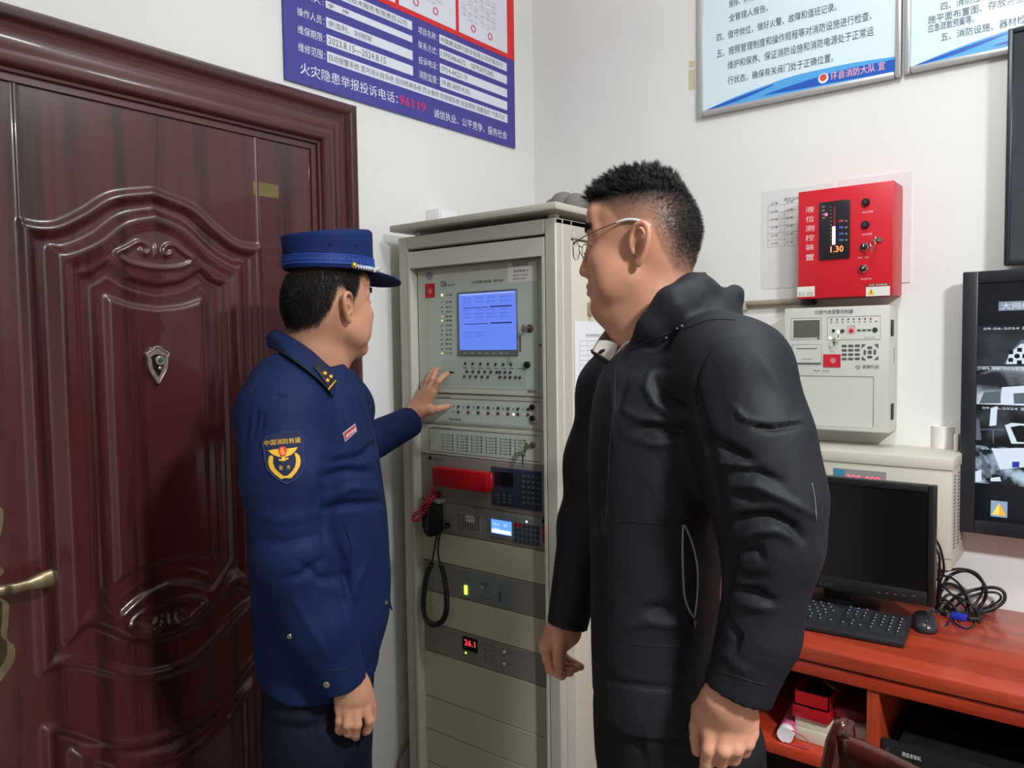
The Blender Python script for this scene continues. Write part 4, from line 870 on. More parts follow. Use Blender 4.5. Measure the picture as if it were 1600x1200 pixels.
# ------------------------------------------------------------------ beige power supply box on the wall
YP = -.2; bxR = Rp(1488, 730, YP)[0]; bzT = Rp(1489, 717, YP)[1]; bzB = Rp(1487, 893, YP)[1]; bx0 = .93
M_beige = mat('power_box_beige', (204, 198, 184), rough=.45)
pbx = wthing('power_supply_box', 'wide beige power supply box on the wall behind the desk monitor', 'box', ((bx0+bxR)/2, 0, bzB))
box('body', bx0, bxR, YP, -.001, bzB, bzT-.003, M_beige, pbx, bev=.003); zl = Rp(1489, 736, YP)[1]
box('lid', bx0-.003, bxR+.003, YP-.004, -.001, zl, bzT, M_beige, pbx, bev=.003); box('seam', bx0, bxR+.0005, YP-.0006, YP+.001, bzB+.028, bzB+.0296, M_ink, pbx)
ZP = lambda zx, zy: (1230+zx*.23125, 660+zy*.23125)
a = rect(Rp, ZP(315, 306), ZP(670, 336), ZP(315, 395), YP); dp = box('display_strip', a[0], a[1], YP-.002, YP, a[2], a[3], mat('strip_grey', (150, 148, 146), .4), pbx); h_ = a[3]-a[2]
box('blue_patch', a[0]+.001, a[0]+(a[1]-a[0])*.22, YP-.0026, YP-.0015, a[2]+.002, a[3]-.002, mat('patch_blue', (70, 140, 170), .4), dp)
A, B_ = Rp(*ZP(402, 362), YP), Rp(*ZP(630, 378), YP); lettering([('220', A[0], A[0]+(B_[0]-A[0])*.42, A[1]-.011, A[1]+.004), ('000', A[0]+(B_[0]-A[0])*.56, B_[0], A[1]-.011, A[1]+.004)], YP-.003, emis('digits_pinkred', (255, 60, 90), 4), dp)
f_ = None
for k in range(24):
    z_ = bzB+.05+k*.0085
    if z_ > zl-.01: break
    for c in range(3):
        if f_ is None: f_ = box('vent_slot', -.0008, .0006, -.012, .012, -.0019, .0019, M_ink, pbx); o_ = f_
        else: o_ = f_.copy(); COL.objects.link(o_)
        o_.location = (bxR, -.16+.055*c, z_)
A = onp(1474, 699, 2, bzT)
rl_ = wthing('paper_roll', 'white paper roll standing on the beige power box', 'roll', (A[0], A[1], bzT))
rr_ = .0295; hh_ = .058
lathe('roll', [(.012, 0), (rr_, 0), (rr_, hh_-.001), (rr_-.001, hh_), (.012, hh_), (.0115, .002)], (A[0], A[1], bzT), (0, 0, 1), mat('roll_white', (238, 232, 226), .6), rl_); lathe('core', [(.012, .001), (.012, hh_+.0006), (.0105, hh_+.0006), (.0105, .001)], (A[0], A[1], bzT), (0, 0, 1), mat('core_tan', (190, 170, 140), .7), rl_)
A = onp(1496, 690, 1, -.045); o = settle(box('plastic_bracket', A[0]-.006, A[0]+.004, -.06, -.02, bzT, bzT+.045, mat('bracket_white', (215, 208, 200), .4), bev=.002)); tag(o, 'small pale bracket standing beside the paper roll', 'bracket')

# ------------------------------------------------------------------ wall monitors
M_bez = mat('monitor_bezel', (34, 36, 42), rough=.35); M_scr = mat('screen_off', (62, 66, 72), rough=.1, spec=.6, var=.25, vscale=3)
YM = -.082
u0 = Rp(1575, 45, YM); u1 = Rp(1568, 415, YM)
um = wthing('upper_wall_monitor', 'dark switched off monitor high on the right wall', 'monitor', (u1[0]+.35, 0, u1[1]))
ux0, uz0, uz1 = (u0[0]+u1[0])/2, u1[1], u0[1]; ux1 = ux0+.92
bm = bmesh.new()
for b in ((ux0, ux0+.012, uz0, uz1), (ux1-.012, ux1, uz0, uz1), (ux0+.012, ux1-.012, uz0, uz0+.014), (ux0+.012, ux1-.012, uz1-.012, uz1)): bm_box(bm, b[0], b[1], YM, YM+.03, b[2], b[3], .003, 2)
o = obj('bezel', bm, M_bez, um); smooth_angle(o); box('back_shell', ux0+.004, ux1-.004, YM+.02, -.03, uz0+.004, uz1-.004, M_bez, um, bev=.004); box('screen', ux0+.011, ux1-.011, YM+.006, YM+.021, uz0+.013, uz1-.011, M_scr, um); box('wall_bracket', ux0+.3, ux0+.6, -.035, 0, uz0+.15, uz1-.15, M_blk, um)
c0, c1 = Rp(1508, 425, YM), Rp(1494, 830, YM); mx0, mz0, mz1 = (c0[0]+c1[0])/2, c1[1], c0[1]; mx1 = mx0+1.1; bw = .034
cm = wthing('camera_monitor', 'black wall monitor showing grey security camera pictures', 'monitor', (mx0+.5, 0, mz0))
bm = bmesh.new()
for b in ((mx0, mx0+bw, mz0, mz1), (mx1-bw, mx1, mz0, mz1), (mx0+bw, mx1-bw, mz0, mz0+bw), (mx0+bw, mx1-bw, mz1-.03, mz1)): bm_box(bm, b[0], b[1], YM, YM+.03, b[2], b[3], .003, 2)
o = obj('bezel', bm, M_bez, cm); smooth_angle(o); box('back_shell', mx0+.006, mx1-.006, YM+.02, -.03, mz0+.006, mz1-.006, M_bez, cm, bev=.004); box('wall_bracket', mx0+.35, mx0+.7, -.035, 0, mz0+.15, mz1-.15, M_blk, cm)
sx0, sx1, sz0, sz1 = mx0+bw, mx1-bw, mz0+bw, mz1-.03; YS = YM+.01
scn = box('screen', sx0-.003, sx1+.003, YS, YS+.012, sz0-.003, sz1+.003, mat('screen_black', (8, 11, 16), .12, emit=(12, 17, 26), estr=.6), cm)
def feed(nm, scale, lo_c, hi_c, p0, p1, s, seed, stretch=(1, 1, 1)):
    m = bpy.data.materials.new(nm); m.use_nodes = True; nt = m.node_tree; b = nt.nodes['Principled BSDF']; b.inputs['Base Color'].default_value = (.01, .01, .01, 1); b.inputs['Roughness'].default_value = .2
    tc = nt.nodes.new('ShaderNodeTexCoord'); mp = nt.nodes.new('ShaderNodeMapping'); mp.inputs['Location'].default_value = (seed, seed*.7, seed*1.3); mp.inputs['Scale'].default_value = stretch
    n = nt.nodes.new('ShaderNodeTexNoise'); n.inputs['Scale'].default_value = scale; n.inputs['Detail'].default_value = 3; r = nt.nodes.new('ShaderNodeValToRGB')
    r.color_ramp.elements[0].position = p0; r.color_ramp.elements[1].position = p1; r.color_ramp.elements[0].color = lin(lo_c); r.color_ramp.elements[1].color = lin(hi_c)
    for x, y in ((tc.outputs['Object'], mp.inputs['Vector']), (mp.outputs['Vector'], n.inputs['Vector']), (n.outputs['Fac'], r.inputs['Fac']), (r.outputs['Color'], b.inputs['Emission Color'])): nt.links.new(x, y)
    b.inputs['Emission Strength'].default_value = s; return m
FE = [feed('feed_dark', 9, (8, 10, 14), (60, 66, 78), .45, .75, .9, 1), feed('feed_room', 6, (30, 36, 46), (225, 238, 250), .38, .62, .9, 5, (1, 1, 2)), feed('feed_yard', 14, (6, 8, 10), (70, 78, 88), .45, .7, .9, 9), feed('feed_plants', 26, (12, 24, 34), (190, 215, 235), .42, .66, .9, 13)]
M_fw = emis('feed_white', (222, 236, 250), .95); M_fg = emis('feed_grey', (96, 108, 122), .9); M_fd = emis('feed_black', (10, 14, 20), .9); M_fb = emis('feed_blue', (36, 60, 170), .9)
ZM = lambda zx, zy: (1480+zx*120/313, 400+zy*460/1200)
def sp(zx, zy): return Rp(*ZM(zx, zy), YS)
rows_ = [sp(118, y_)[1] for y_ in (285, 447, 605, 770, 925)]
tw = .30
for r_ in range(4):
    for c in range(3):
        x0_ = sx0+c*(tw+.002)
        if x0_+tw > sx1: continue
        f_ = box('camera_picture', x0_, x0_+tw, YS-.0006, YS+.0005, rows_[r_+1]+.001, rows_[r_]-.001, FE[r_ if c == 0 else (r_+c*2) % 4], scn)
        lettering([('09-06-2024 星期五 10:21:32', x0_+.012, x0_+.2, rows_[r_]-.011, rows_[r_]-.004)], YS-.0016, M_fw, f_)
        if c == 0:
            def fp(pts, m, d=.0010): prism('picture_shape', [sp(*q) for q in pts], YS-d, YS-.0004, m, f_)
            if r_ == 0:
                fp([(262, 385), (300, 345), (360, 320), (430, 325), (430, 442), (232, 442)], M_fg); fp([(252, 400), (300, 358), (400, 350), (420, 438), (240, 440)], M_fw, .0012)
                A = sp(285, 408)
                for k in range(5): q = k*2*math.pi/5; box('fan_blade', A[0]+.016*math.cos(q)-.005, A[0]+.016*math.cos(q)+.005, YS-.0018, YS-.0011, A[1]+.016*math.sin(q)-.005, A[1]+.016*math.sin(q)+.005, M_fd, f_)
                lathe('fan_hub', [(.006, 0), (.006, .0006)], (A[0], YS-.0013, A[1]), (0, -1, 0), M_fd, f_, n=10)
            if r_ == 1:
                fp([(222, 535), (440, 520), (440, 600), (222, 602)], M_fw); fp([(270, 560), (440, 550), (440, 600), (272, 602)], M_fg, .0012); fp([(150, 555), (218, 550), (218, 600), (130, 602)], M_fg); fp([(122, 470), (178, 450), (182, 462), (124, 480)], M_fd)
            if r_ == 2:
                fp([(178, 620), (205, 612), (200, 690), (172, 693)], M_fw); fp([(235, 690), (262, 680), (330, 685), (430, 700), (430, 765), (262, 765)], M_fw); fp([(258, 697), (300, 690), (430, 712), (430, 762), (285, 758)], M_fd, .0012); fp([(136, 704), (236, 706), (236, 710), (136, 709)], M_fg); fp([(184, 710), (190, 710), (190, 762), (186, 762)], M_fg); fp([(116, 660), (130, 665), (140, 750), (116, 750)], M_fg)
            if r_ == 3:
                fp([(182, 785), (430, 780), (430, 850), (215, 870)], M_fw); fp([(265, 838), (295, 838), (293, 862), (265, 862)], M_fb, .0013); fp([(108, 880), (140, 870), (140, 918), (106, 918)], M_fw); fp([(176, 905), (215, 900), (220, 918), (178, 918)], M_fw); fp([(130, 800), (140, 796), (185, 900), (160, 905)], M_fg)
A, B_ = sp(210, 205), sp(400, 208)
tb = box('caption_box', A[0], A[0]+.16, YS-.0008, YS, A[1]-.011, A[1]+.011, emis('caption_grey', (150, 165, 185), .8), scn); lettering([('大网络监控系统', A[0]+.006, A[0]+.152, A[1]-.008, A[1]+.008)], YS-.0012, M_fw, tb)
a = rect(Rp, ZM(178, 1000), ZM(246, 998), ZM(176, 1060), YS); ib = box('warning_icon', a[0], a[1], YS-.0008, YS, a[2], a[3], emis('icon_bluegrey', (150, 178, 205), .9), scn); w_ = a[1]-a[0]; h_ = a[3]-a[2]
prism('icon_triangle', [(a[0]+w_*.06, a[2]+h_*.12), (a[0]+w_*.94, a[2]+h_*.12), (a[0]+w_*.5, a[2]+h_*.88)], YS-.0012, YS-.0007, emis('icon_yellow', (250, 190, 50), 1.), ib)
prism('icon_shine', [(a[0]+w_*.1, a[2]+h_*.14), (a[0]+w_*.5, a[2]+h_*.14), (a[0]+w_*.5, a[2]+h_*.84)], YS-.0014, YS-.0011, emis('icon_pale', (255, 232, 120), 1.), ib)

# thin cable along the left wall beside the cabinet, scraps of old tape by the sign
L3 = lambda px, py, x: tuple(onp(px, py, 0, x))
o = tube('floor_cable', smooth_path([L3(646, 1140, .02), L3(638, 1160, .02), L3(628, 1176, .02), L3(622, 1195, .02), L3(620, 1230, .02)], 8), .004, mat('cable_brown', (120, 96, 80), .5)); tag(settle(o), 'thin brown cable running down the left wall beside the cabinet', 'cable')
for k, (a, b) in enumerate((((1077, 96), (1085, 104)), ((1076, 110), (1086, 139)))):
    p, q = Rp(*a), Rp(*b); o = settle(box('tape_scrap', p[0], q[0], -.0012, -.0001, q[1], p[1], mat('tape_old', (214, 200, 160), .6))); tag(o, ['upper small scrap of yellowed tape on the wall beside the sign', 'longer lower scrap of yellowed tape on the wall beside the sign'][k], 'tape')
# ------------------------------------------------------------------ desk
M_desk = wood('desk_wood', (136, 44, 24), (174, 64, 40), rough=.35, scale=(.8, 12, 12), coat=.25, dist=3)
M_deskd = wood('desk_wood_front', (142, 40, 20), (182, 58, 32), rough=.4, scale=(.8, 12, 12), coat=.2, dist=3); M_deskv = wood('desk_wood_upright', (142, 46, 22), (182, 70, 36), rough=.4, scale=(12, 12, .8), coat=.2, dist=3)
KX0, KX1, KY0 = .70, 2.45, -.552
dk = wthing('desk', 'red brown wooden desk with open compartments along the right wall', 'desk', ((KX0+KX1)/2, KY0/2, 0))
box('desk_top', KX0, KX1, KY0, -.003, .718, .75, M_desk, dk, bev=.004)
box('front_rail', KX0, KX1, KY0+.008, KY0+.03, .683, .714, M_deskd, dk, bev=.002); box('rail_gap', KX0+.01, KX1-.01, KY0+.016, KY0+.03, .713, .719, M_dgap, dk)
A = Rp(1363, 1110, KY0+.015)[0]; A2 = Rp(1372.5, 1110, KY0+.015)[0]; A1 = Rp(1354, 1110, KY0+.015)[0]
box('divider', A1, A2, KY0+.014, -.02, .0, .684, M_deskv, dk, bev=.002)
shz = onp(1207, 1158, 1, KY0+.015)[2]
box('shelf', KX0+.02, A1, KY0+.012, -.02, shz-.028, shz, M_deskd, dk, bev=.002); box('shelf', A2, KX1-.02, KY0+.012, -.02, .40, .428, M_deskd, dk, bev=.002)
for x_ in (KX0, KX1-.02): box('end_panel', x_, x_+.02, KY0+.014, -.02, 0, .718, M_deskv, dk, bev=.002)
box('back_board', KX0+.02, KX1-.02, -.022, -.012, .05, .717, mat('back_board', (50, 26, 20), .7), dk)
# contents of the left compartment
rx_ = lambda px, py, y: Rp(px, py, y)
YB = -.50
a = rect(Rp, (1240, 1090), (1297, 1110), (1240, 1116), YB)
x0_, x1_ = a[0], a[1]
bk = lambda nm, x0, x1, y0, y1, z0, z1, rgb, label, cat, group=None, bev=.002: tag(settle(box(nm, x0, x1, y0, y1, z0, z1, mat(nm+'_'+'%d%d%d' % rgb, rgb, .5), bev=bev)), label, cat, group)
zt_ = shz+.0006
bk('cream_box', x0_+.002, x1_+.0, YB+.005, YB+.17, zt_, zt_+.03, (214, 204, 182), 'lower cream carton on the desk shelf under the red boxes', 'carton')
bk('cream_box', x0_+.0, x1_-.004, YB+.01, YB+.16, zt_+.0305, zt_+.056, (220, 212, 192), 'upper cream carton directly under the red boxes', 'carton')
rb_ = wthing('red_gift_box', 'lower dark red box stacked on the cream cartons in the desk', 'box', ((x0_+x1_)/2, YB+.08, zt_+.0565))
box('tray', x0_-.003, x1_-.002, YB, YB+.16, zt_+.0565, zt_+.088, M_redp, rb_, bev=.002); box('tray_notch', (x0_+x1_)/2-.006, (x0_+x1_)/2+.004, YB-.0005, YB+.002, zt_+.084, zt_+.0884, M_dgap, rb_)
rb_ = wthing('red_gift_box', 'upper dark red open box on top of the stack in the desk', 'box', ((x0_+x1_)/2, YB+.08, zt_+.0885))
bm = bmesh.new(); X0, X1, Y0_, Y1_, Z0_, Z1_ = x0_+.001, x1_-.002, YB-.002, YB+.155, zt_+.0885, zt_+.121
for b in ((X0, X1, Y0_, Y0_+.003), (X0, X1, Y1_-.003, Y1_), (X0, X0+.003, Y0_, Y1_), (X1-.003, X1, Y0_, Y1_)): bm_box(bm, *b, Z0_, Z1_)
bm_box(bm, X0, X1, Y0_, Y1_, Z0_, Z0_+.003); obj('tray', bm, M_redp, rb_); box('lining', X0+.004, X1-.004, Y0_+.004, Y1_-.004, Z0_+.003, Z0_+.006, mat('lining_maroon', (70, 14, 18), .8), rb_)
fz = zt_+.0955
bk('maroon_folder', x0_+.008, x1_-.006, YB+.10, YB+.145, fz, fz+.085, (58, 16, 18), 'dark maroon folder standing in the open red box', 'folder')
st_ = wthing('brass_tube', 'short brass coloured tube lying across the open red box', 'tube', ((x0_+x1_)/2, YB+.05, zt_+.122)); tube('tube_body', [(x1_-.038, YB+.08, zt_+.125), (x1_+.006, YB+.045, zt_+.1255)], .006, mat('brass_dull', (150, 104, 50), .4, .5), st_, 12); lathe('tube_cap', [(.0065, -.004), (.0065, .002)], (x1_+.006, YB+.045, zt_+.1255), (.77, -.62, 0), mat('brass_cap', (110, 74, 34), .4, .5), st_, 12)
a = rect(Rp, (1309, 1116), (1352, 1126), (1309, 1128), YB); ex0, ex1 = a[0], A1-.004
bk('beige_book', ex0-.006, ex1, YB+.02, YB+.2, zt_, zt_+.04, (196, 180, 150), 'thick beige book at the bottom of the pile beside the divider', 'book')
bk('white_book', ex0-.002, ex1-.002, YB+.015, YB+.18, zt_+.0405, zt_+.066, (216, 216, 208), 'white carton lying on the beige book beside the divider', 'carton')
o = bk('maroon_pouch', ex0-.02, ex1-.012, YB+.025, YB+.16, zt_+.0665, zt_+.098, (112, 16, 30), 'dark red soft pouch on the white carton in the desk', 'pouch', bev=.012)
bk('pale_box', ex1-.05, ex1-.004, YB+.17, YB+.28, zt_+.0405, zt_+.15, (150, 142, 122), 'pale box deep in the left desk compartment', 'box')
A = Rp(1229, 1141, YB-.02); pr2 = wthing('paper_scroll', 'rolled white poster with pink print lying on the desk shelf', 'poster roll', (A[0], YB+.1, zt_))
R_ = .0185; cz2 = zt_+R_+.0012
lathe('rolled_sheet', [(.010, .001), (R_, 0), (R_, .24), (.010, .239), (.0095, .01)], (A[0], YB-.03, cz2), (-.12, 1, 0), mat('scroll_white', (232, 226, 224), .6), pr2); 
lathe('pink_print', [(R_+.0004, .02), (R_+.0006, .021), (R_+.0006, .2), (R_+.0004, .201)], (A[0], YB-.03, cz2), (-.12, 1, 0), mat('scroll_pink', (206, 96, 136), .6, var=.6, vscale=50), pr2); lathe('core_hole', [(.0098, .004), (.0098, .006)], (A[0], YB-.03, cz2), (-.12, 1, 0), M_dgap, pr2)
tube('pink_ribbon', smooth_path([(A[0]+.015, YB-.028, cz2+.015), (A[0]+.05, YB-.03, cz2+.005), (A[0]+.055, YB-.035, zt_+.006), (A[0]+.03, YB-.03, zt_+.002), (A[0]-.002, YB-.03, zt_+.002)], 6), .0013, mat('ribbon', (180, 70, 90), .5), pr2, 6)
# dark cables hanging in the left compartment
for k in range(3):
    o = tube('hanging_cable', smooth_path([(1.02+.03*k, -.20, .675), (1.06+.03*k, -.3, zt_+(.68-zt_)*.7), (1.0+.02*k, -.36, zt_+(.68-zt_)*.35), (.95+.03*k, -.3, zt_+.02)], 8), .003, M_cordb); tag(settle(o), ['left black cable hanging deep in the left desk compartment', 'middle black cable hanging deep in the left desk compartment', 'right black cable hanging deep in the left desk compartment'][k], 'cable', 'cables in the left desk compartment')
# black rack recorder in the right compartment
e0, e1 = Rp(1371, 1152, KY0+.03), Rp(1383, 1158, KY0+.03); rz1 = Rp(1400, 1160, KY0+.03)[1]; rz0_ = .4288
rec = wthing('rack_recorder', 'black rack mounted recorder in the right desk compartment', 'recorder', (1.65, -.3, rz0_))
M_rec = mat('recorder_black', (27, 28, 31), .38)
box('chassis', A2+.035, A2+.6, KY0+.036, -.1, rz0_+.004, rz1, M_rec, rec, bev=.002); box('front_plate', A2+.004, A2+.63, KY0+.03, KY0+.037, rz0_, rz1+.002, M_rec, rec, bev=.001)
for z_ in (rz1-.02, rz0_+.03):
    lathe('rack_hole', [(.004, 0), (.004, .0006)], (A2+.016, KY0+.03, z_), (0, -1, 0), mat('hole_steel', (120, 120, 125), .3, .8), rec, n=10)
lettering([('硬盘录像机', A2+.045, A2+.082, rz1-.026, rz1-.016)], KY0+.0293, M_wlab, rec); box('front_groove', A2+.035, A2+.62, KY0+.0296, KY0+.031, rz1-.042, rz1-.04, mat('groove', (70, 72, 78), .4), rec)
for k in range(8): box('drive_bay', A2+.16+.055*k, A2+.205+.055*k, KY0+.028, KY0+.031, rz0_+.02, rz1-.055, M_blk, rec, bev=.001)
for k in range(4): lathe('rubber_foot', [(.01, 0), (.009, -.004)], (A2+.08+.45*(k % 2), -.46+.3*(k//2), rz0_+.004), (0, 0, 1), M_blk, rec, n=10)

# ------------------------------------------------------------------ desk monitor, keyboard, mouse, cables
YD = -.30; dr = Rp(1462.5, 760, YD); dz1 = dr[1]; dz0 = Rp(1440, 947, YD)[1]; dx1_ = dr[0]; dx0_ = dx1_-.455
dm = wthing('desk_monitor', 'black switched off computer monitor on the red desk', 'monitor', ((dx0_+dx1_)/2, YD, .75))
M_mb = mat('monitor_black', (24, 25, 28), .38); bz_ = .0155
bm = bmesh.new(); lowb = .034
for b in ((dx0_, dx0_+bz_, dz0, dz1), (dx1_-bz_, dx1_, dz0, dz1), (dx0_+bz_, dx1_-bz_, dz0, dz0+lowb), (dx0_+bz_, dx1_-bz_, dz1-bz_*1.1, dz1)): bm_box(bm, b[0], b[1], YD, YD+.025, b[2], b[3], .003, 2)
o = obj('bezel', bm, M_mb, dm); smooth_angle(o); box('screen', dx0_+bz_-.002, dx1_-bz_+.002, YD+.005, YD+.02, dz0+lowb-.002, dz1-bz_, mat('screen_blank', (14, 15, 18), .22), dm)
box('back_shell', dx0_+.004, dx1_-.004, YD+.02, YD+.042, dz0+.004, dz1-.004, M_mb, dm, bev=.006); box('back_bulge', dx0_+.1, dx1_-.1, YD+.04, YD+.065, dz0+.03, dz1-.06, M_mb, dm, bev=.01)
mcx = (dx0_+dx1_)/2
box('stand_neck', mcx-.035, mcx+.035, YD+.03, YD+.055, .76, dz0+.08, M_mb, dm, bev=.004); lathe('stand_base', [(.088, 0.0004), (.088, .008), (.075, .014), (.03, .02)], (mcx+.0, YD+.098, .75), (0, 0, 1), M_mb, dm, n=32)
for k, xx in enumerate((1373, 1386, 1399, 1412, 1428)):
    A = Rp(xx, 922+(xx-1373)*.1+4, YD); box('menu_mark', A[0]-.003, A[0]+.003, YD-.0006, YD, A[1]-.001, A[1]+.001, mat('mark_red', (170, 70, 60), .4) if k == 2 else M_ink, dm)
A, B_ = Rp(1272, 909.5, YD), Rp(1300, 913, YD); lettering([('LED', A[0], B_[0], A[1]-.004, A[1]+.003)], YD-.0005, mat('mark_dim', (70, 70, 74), .4), dm)
# keyboard
kb = thing('keyboard', 'black computer keyboard in front of the desk monitor', 'keyboard', (1.11, -.375, .7505), math.radians(4.5))
kb.rotation_euler = (math.radians(5.0), 0, math.radians(4.5)); kb.location.z = .7585
KW, KD = .44, .158
M_kb = mat('keyboard_black', (33, 35, 38), .42); M_kc = mat('keycap_black', (40, 43, 47), .45); M_legend = mat('key_legend', (190, 195, 200), .5)
bm = bmesh.new(); bm_box(bm, -KW/2, KW/2, -KD/2, KD/2, 0, .012, .003, 2); o = obj('keyboard_case', bm, M_kb, kb); smooth_angle(o)
pitch = .0188; k0 = None; leg = []
def kcap(cx_, cy_, wu=1., hl=1.):
    global k0
    bm = bmesh.new(); hw = (pitch*wu-.003)/2; hh = (pitch*hl-.003)/2
    vs = [bm.verts.new((sx*hw, sy*hh, 0)) for sx, sy in ((-1, -1), (1, -1), (1, 1), (-1, 1))]+[bm.verts.new((sx*(hw-.0018), sy*(hh-.0015)+.0006, .0058)) for sx, sy in ((-1, -1), (1, -1), (1, 1), (-1, 1))]
    bm.faces.new(vs[4:]); 
    for i in range(4): bm.faces.new((vs[i], vs[(i+1) % 4], vs[4+(i+1) % 4], vs[4+i]))
    return bm
kmesh = {}
def put_key(cx_, cy_, wu=1., hl=1., leg_=True):
    kk = (wu, hl)
    if kk not in kmesh:
        o = obj('key', kcap(0, 0, wu, hl), M_kc, kb); kmesh[kk] = o.data
    else: o = bpy.data.objects.new('key', kmesh[kk]); link(o, kb)
    o.location = (cx_, cy_, .0118)
    if leg_: leg.append((cx_-pitch*wu/2+.005, cy_+.0015))
X0k, Y0k = -KW/2+.012, KD/2-.020
for k in range(13):
    if k == 1: continue
    put_key(X0k+pitch*(.5+k+(.25*(k > 4)+.25*(k > 8))*1.0), Y0k, 1., .8)
rowdef = [[1]*13+[2], [1.5]+[1]*12+[1.5], [1.75]+[1]*11+[2.25], [2.25]+[1]*10+[2.75], [1.25, 1.25, 1.25, 6.25, 1.25, 1.25, 1.25, 1.25]]
for r_, ws_ in enumerate(rowdef):
    x_ = X0k; y_ = Y0k-pitch*1.1-pitch*r_*.98
    for wu in ws_: put_key(x_+wu*pitch/2, y_, wu, 1.); x_ += wu*pitch
xn = X0k+15.25*pitch
for r_ in range(2):
    for c in range(3): put_key(xn+pitch*(c+.5), Y0k-pitch*1.1-pitch*r_*.98)
for c in range(3): put_key(xn+pitch*(c+.5), Y0k, 1., .8)
put_key(xn+pitch*1.5, Y0k-pitch*1.1-pitch*3*.98)
for c in range(3): put_key(xn+pitch*(c+.5), Y0k-pitch*1.1-pitch*4*.98)
xp = xn+3.25*pitch
for r_ in range(4):
    for c in range(4): put_key(xp+pitch*(c+.5), Y0k-pitch*1.1-pitch*r_*.98)
put_key(xp+pitch, Y0k-pitch*1.1-pitch*4*.98, 2.); put_key(xp+pitch*2.5, Y0k-pitch*1.1-pitch*4*.98); put_key(xp+pitch*3.5, Y0k-pitch*1.1-pitch*4*.98)
V = []; F = []
for (x_, y_) in leg:
    n0 = len(V); V += [(x_-.0016, y_-.0016, .0181), (x_+.0016, y_-.0016, .0181), (x_+.0016, y_+.0022, .0181), (x_-.0016, y_+.0022, .0181)]; F.append((n0, n0+1, n0+2, n0+3))
me = bpy.data.meshes.new('key_legends'); me.from_pydata(V, [], F); o = obj('key_legends', me, M_legend, kb); o['kind'] = 'stuff'
bm = bmesh.new(); bm_box(bm, xn+.004, xn+pitch*1.9, Y0k+.0085, Y0k+.0125, .0118, .0126); obj('blue_badge', bm, mat('badge_blue', (40, 110, 190), .4), kb)
for x_ in (-KW/2+.04, KW/2-.06): 
    bm = bmesh.new(); bm_box(bm, x_, x_+.02, KD/2-.02, KD/2-.014, -.013, .001); obj('folding_foot', bm, M_kb, kb)
# mouse
ms = thing('computer_mouse', 'black computer mouse beside the keyboard on the desk', 'mouse', (1.345, -.262, .75), math.radians(-75))
bm = bmesh.new(); bmesh.ops.create_uvsphere(bm, u_segments=28, v_segments=16, radius=1)
for v in bm.verts:
    x_, y_, z_ = v.co; t_ = (x_+1)/2
    sx = np.sign(x_)*abs(x_)**.85; sy = np.sign(y_)*abs(y_)**.8
    v.co = (sx*.052, sy*(.029+.003*math.cos(t_*6)), max(z_, -.25)*(.031+.008*(1-t_))*.8+.0075)
o = obj('mouse_shell', bm, mat('mouse_black', (44, 46, 50), .28), ms, smooth=True)
lathe('scroll_wheel', [(.008, -.003), (.0085, 0), (.008, .003)], (.032, 0, .024), (0, 1, 0), M_kb, ms, 14)
bm = bmesh.new(); bm_box(bm, .016, .052, -.0006, .0006, .008, .0305); obj('button_split', bm, M_dgap, ms)
# cables
def cab(pts, r, label, m=M_cordb, nm='cable', grp='black cables heaped on the desk'):
    o = tube(nm, smooth_path(pts, 10), r, m, n=8); tag(settle(o), label, 'cable', grp); return o
D3 = lambda px, py, z=.753: tuple(onp(px, py, 2, z))
W3 = lambda px, py, y: tuple(onp(px, py, 1, y))
def cab(pts, r, label, m=M_cordb, nm='cable', grp='black cables heaped on the desk'):
    pts = [(p[0], min(p[1], -.012-r), max(p[2], .7505+r)) for p in pts]
    sp_ = [(p[0], min(p[1], -.008-r), max(p[2], .7502+r)) for p in smooth_path(pts, 10)]
    o = tube(nm, sp_, r, m, n=8); tag(settle(o), label, 'cable', grp); return o
W = lambda px, py, y=-.06: W3(px, py, y)
cab([D3(1462, 952), W(1470, 925, -.12), W(1484, 900, -.09), W(1510, 892, -.07), W(1532, 905, -.06), W(1541, 925, -.06), W(1533, 945, -.06), D3(1512, 962), D3(1480, 962)], .0042, 'thick black cable arching highest from the heap')
cab([W3(1462, 842, -.24), W3(1470, 860, -.23), W3(1475, 890, -.21), W3(1468, 915, -.2), D3(1466, 955)], .003, 'black cable dropping from behind the desk monitor', grp=None)
cab([W3(1462, 855, -.24), W3(1468, 872, -.235), W3(1467, 900, -.22), D3(1463, 955)], .003, 'thinner black cable dropping behind the desk monitor edge', grp=None)
cab([D3(1470, 958), W(1495, 932, -.08), W(1525, 921, -.05), W(1553, 918, -.045), W(1568, 925, -.045), W(1569, 938, -.05), W(1556, 949, -.06), D3(1530, 957), D3(1500, 958), D3(1475, 950)], .0042, 'thick black cable looping out to the right')
cab([D3(1480, 960), W(1505, 938, -.08), W(1532, 927, -.06), W(1556, 926, -.055), W(1564, 934, -.055), W(1552, 945, -.06), D3(1525, 955), D3(1495, 966)], .003, 'thin black cable looping inside the right loop')
cab([W(1470, 893, -.13), W(1500, 889, -.1), W(1524, 895, -.08), W(1536, 912, -.08), W(1530, 935, -.08), D3(1508, 958), D3(1488, 958)], .0033, 'black cable arching over the heap toward the wall')
cab([D3(1462, 958), W(1480, 930, -.13), W(1503, 936, -.11), W(1522, 950, -.10), D3(1528, 966), D3(1510, 968), D3(1478, 960)], .0036, 'black cable coiled low in front of the heap')
cab([W(1464, 905, -.15), W(1480, 922, -.13), W(1500, 940, -.11), D3(1520, 958), D3(1548, 955), W(1560, 948, -.03)], .0028, 'thin black cable falling forward through the heap')
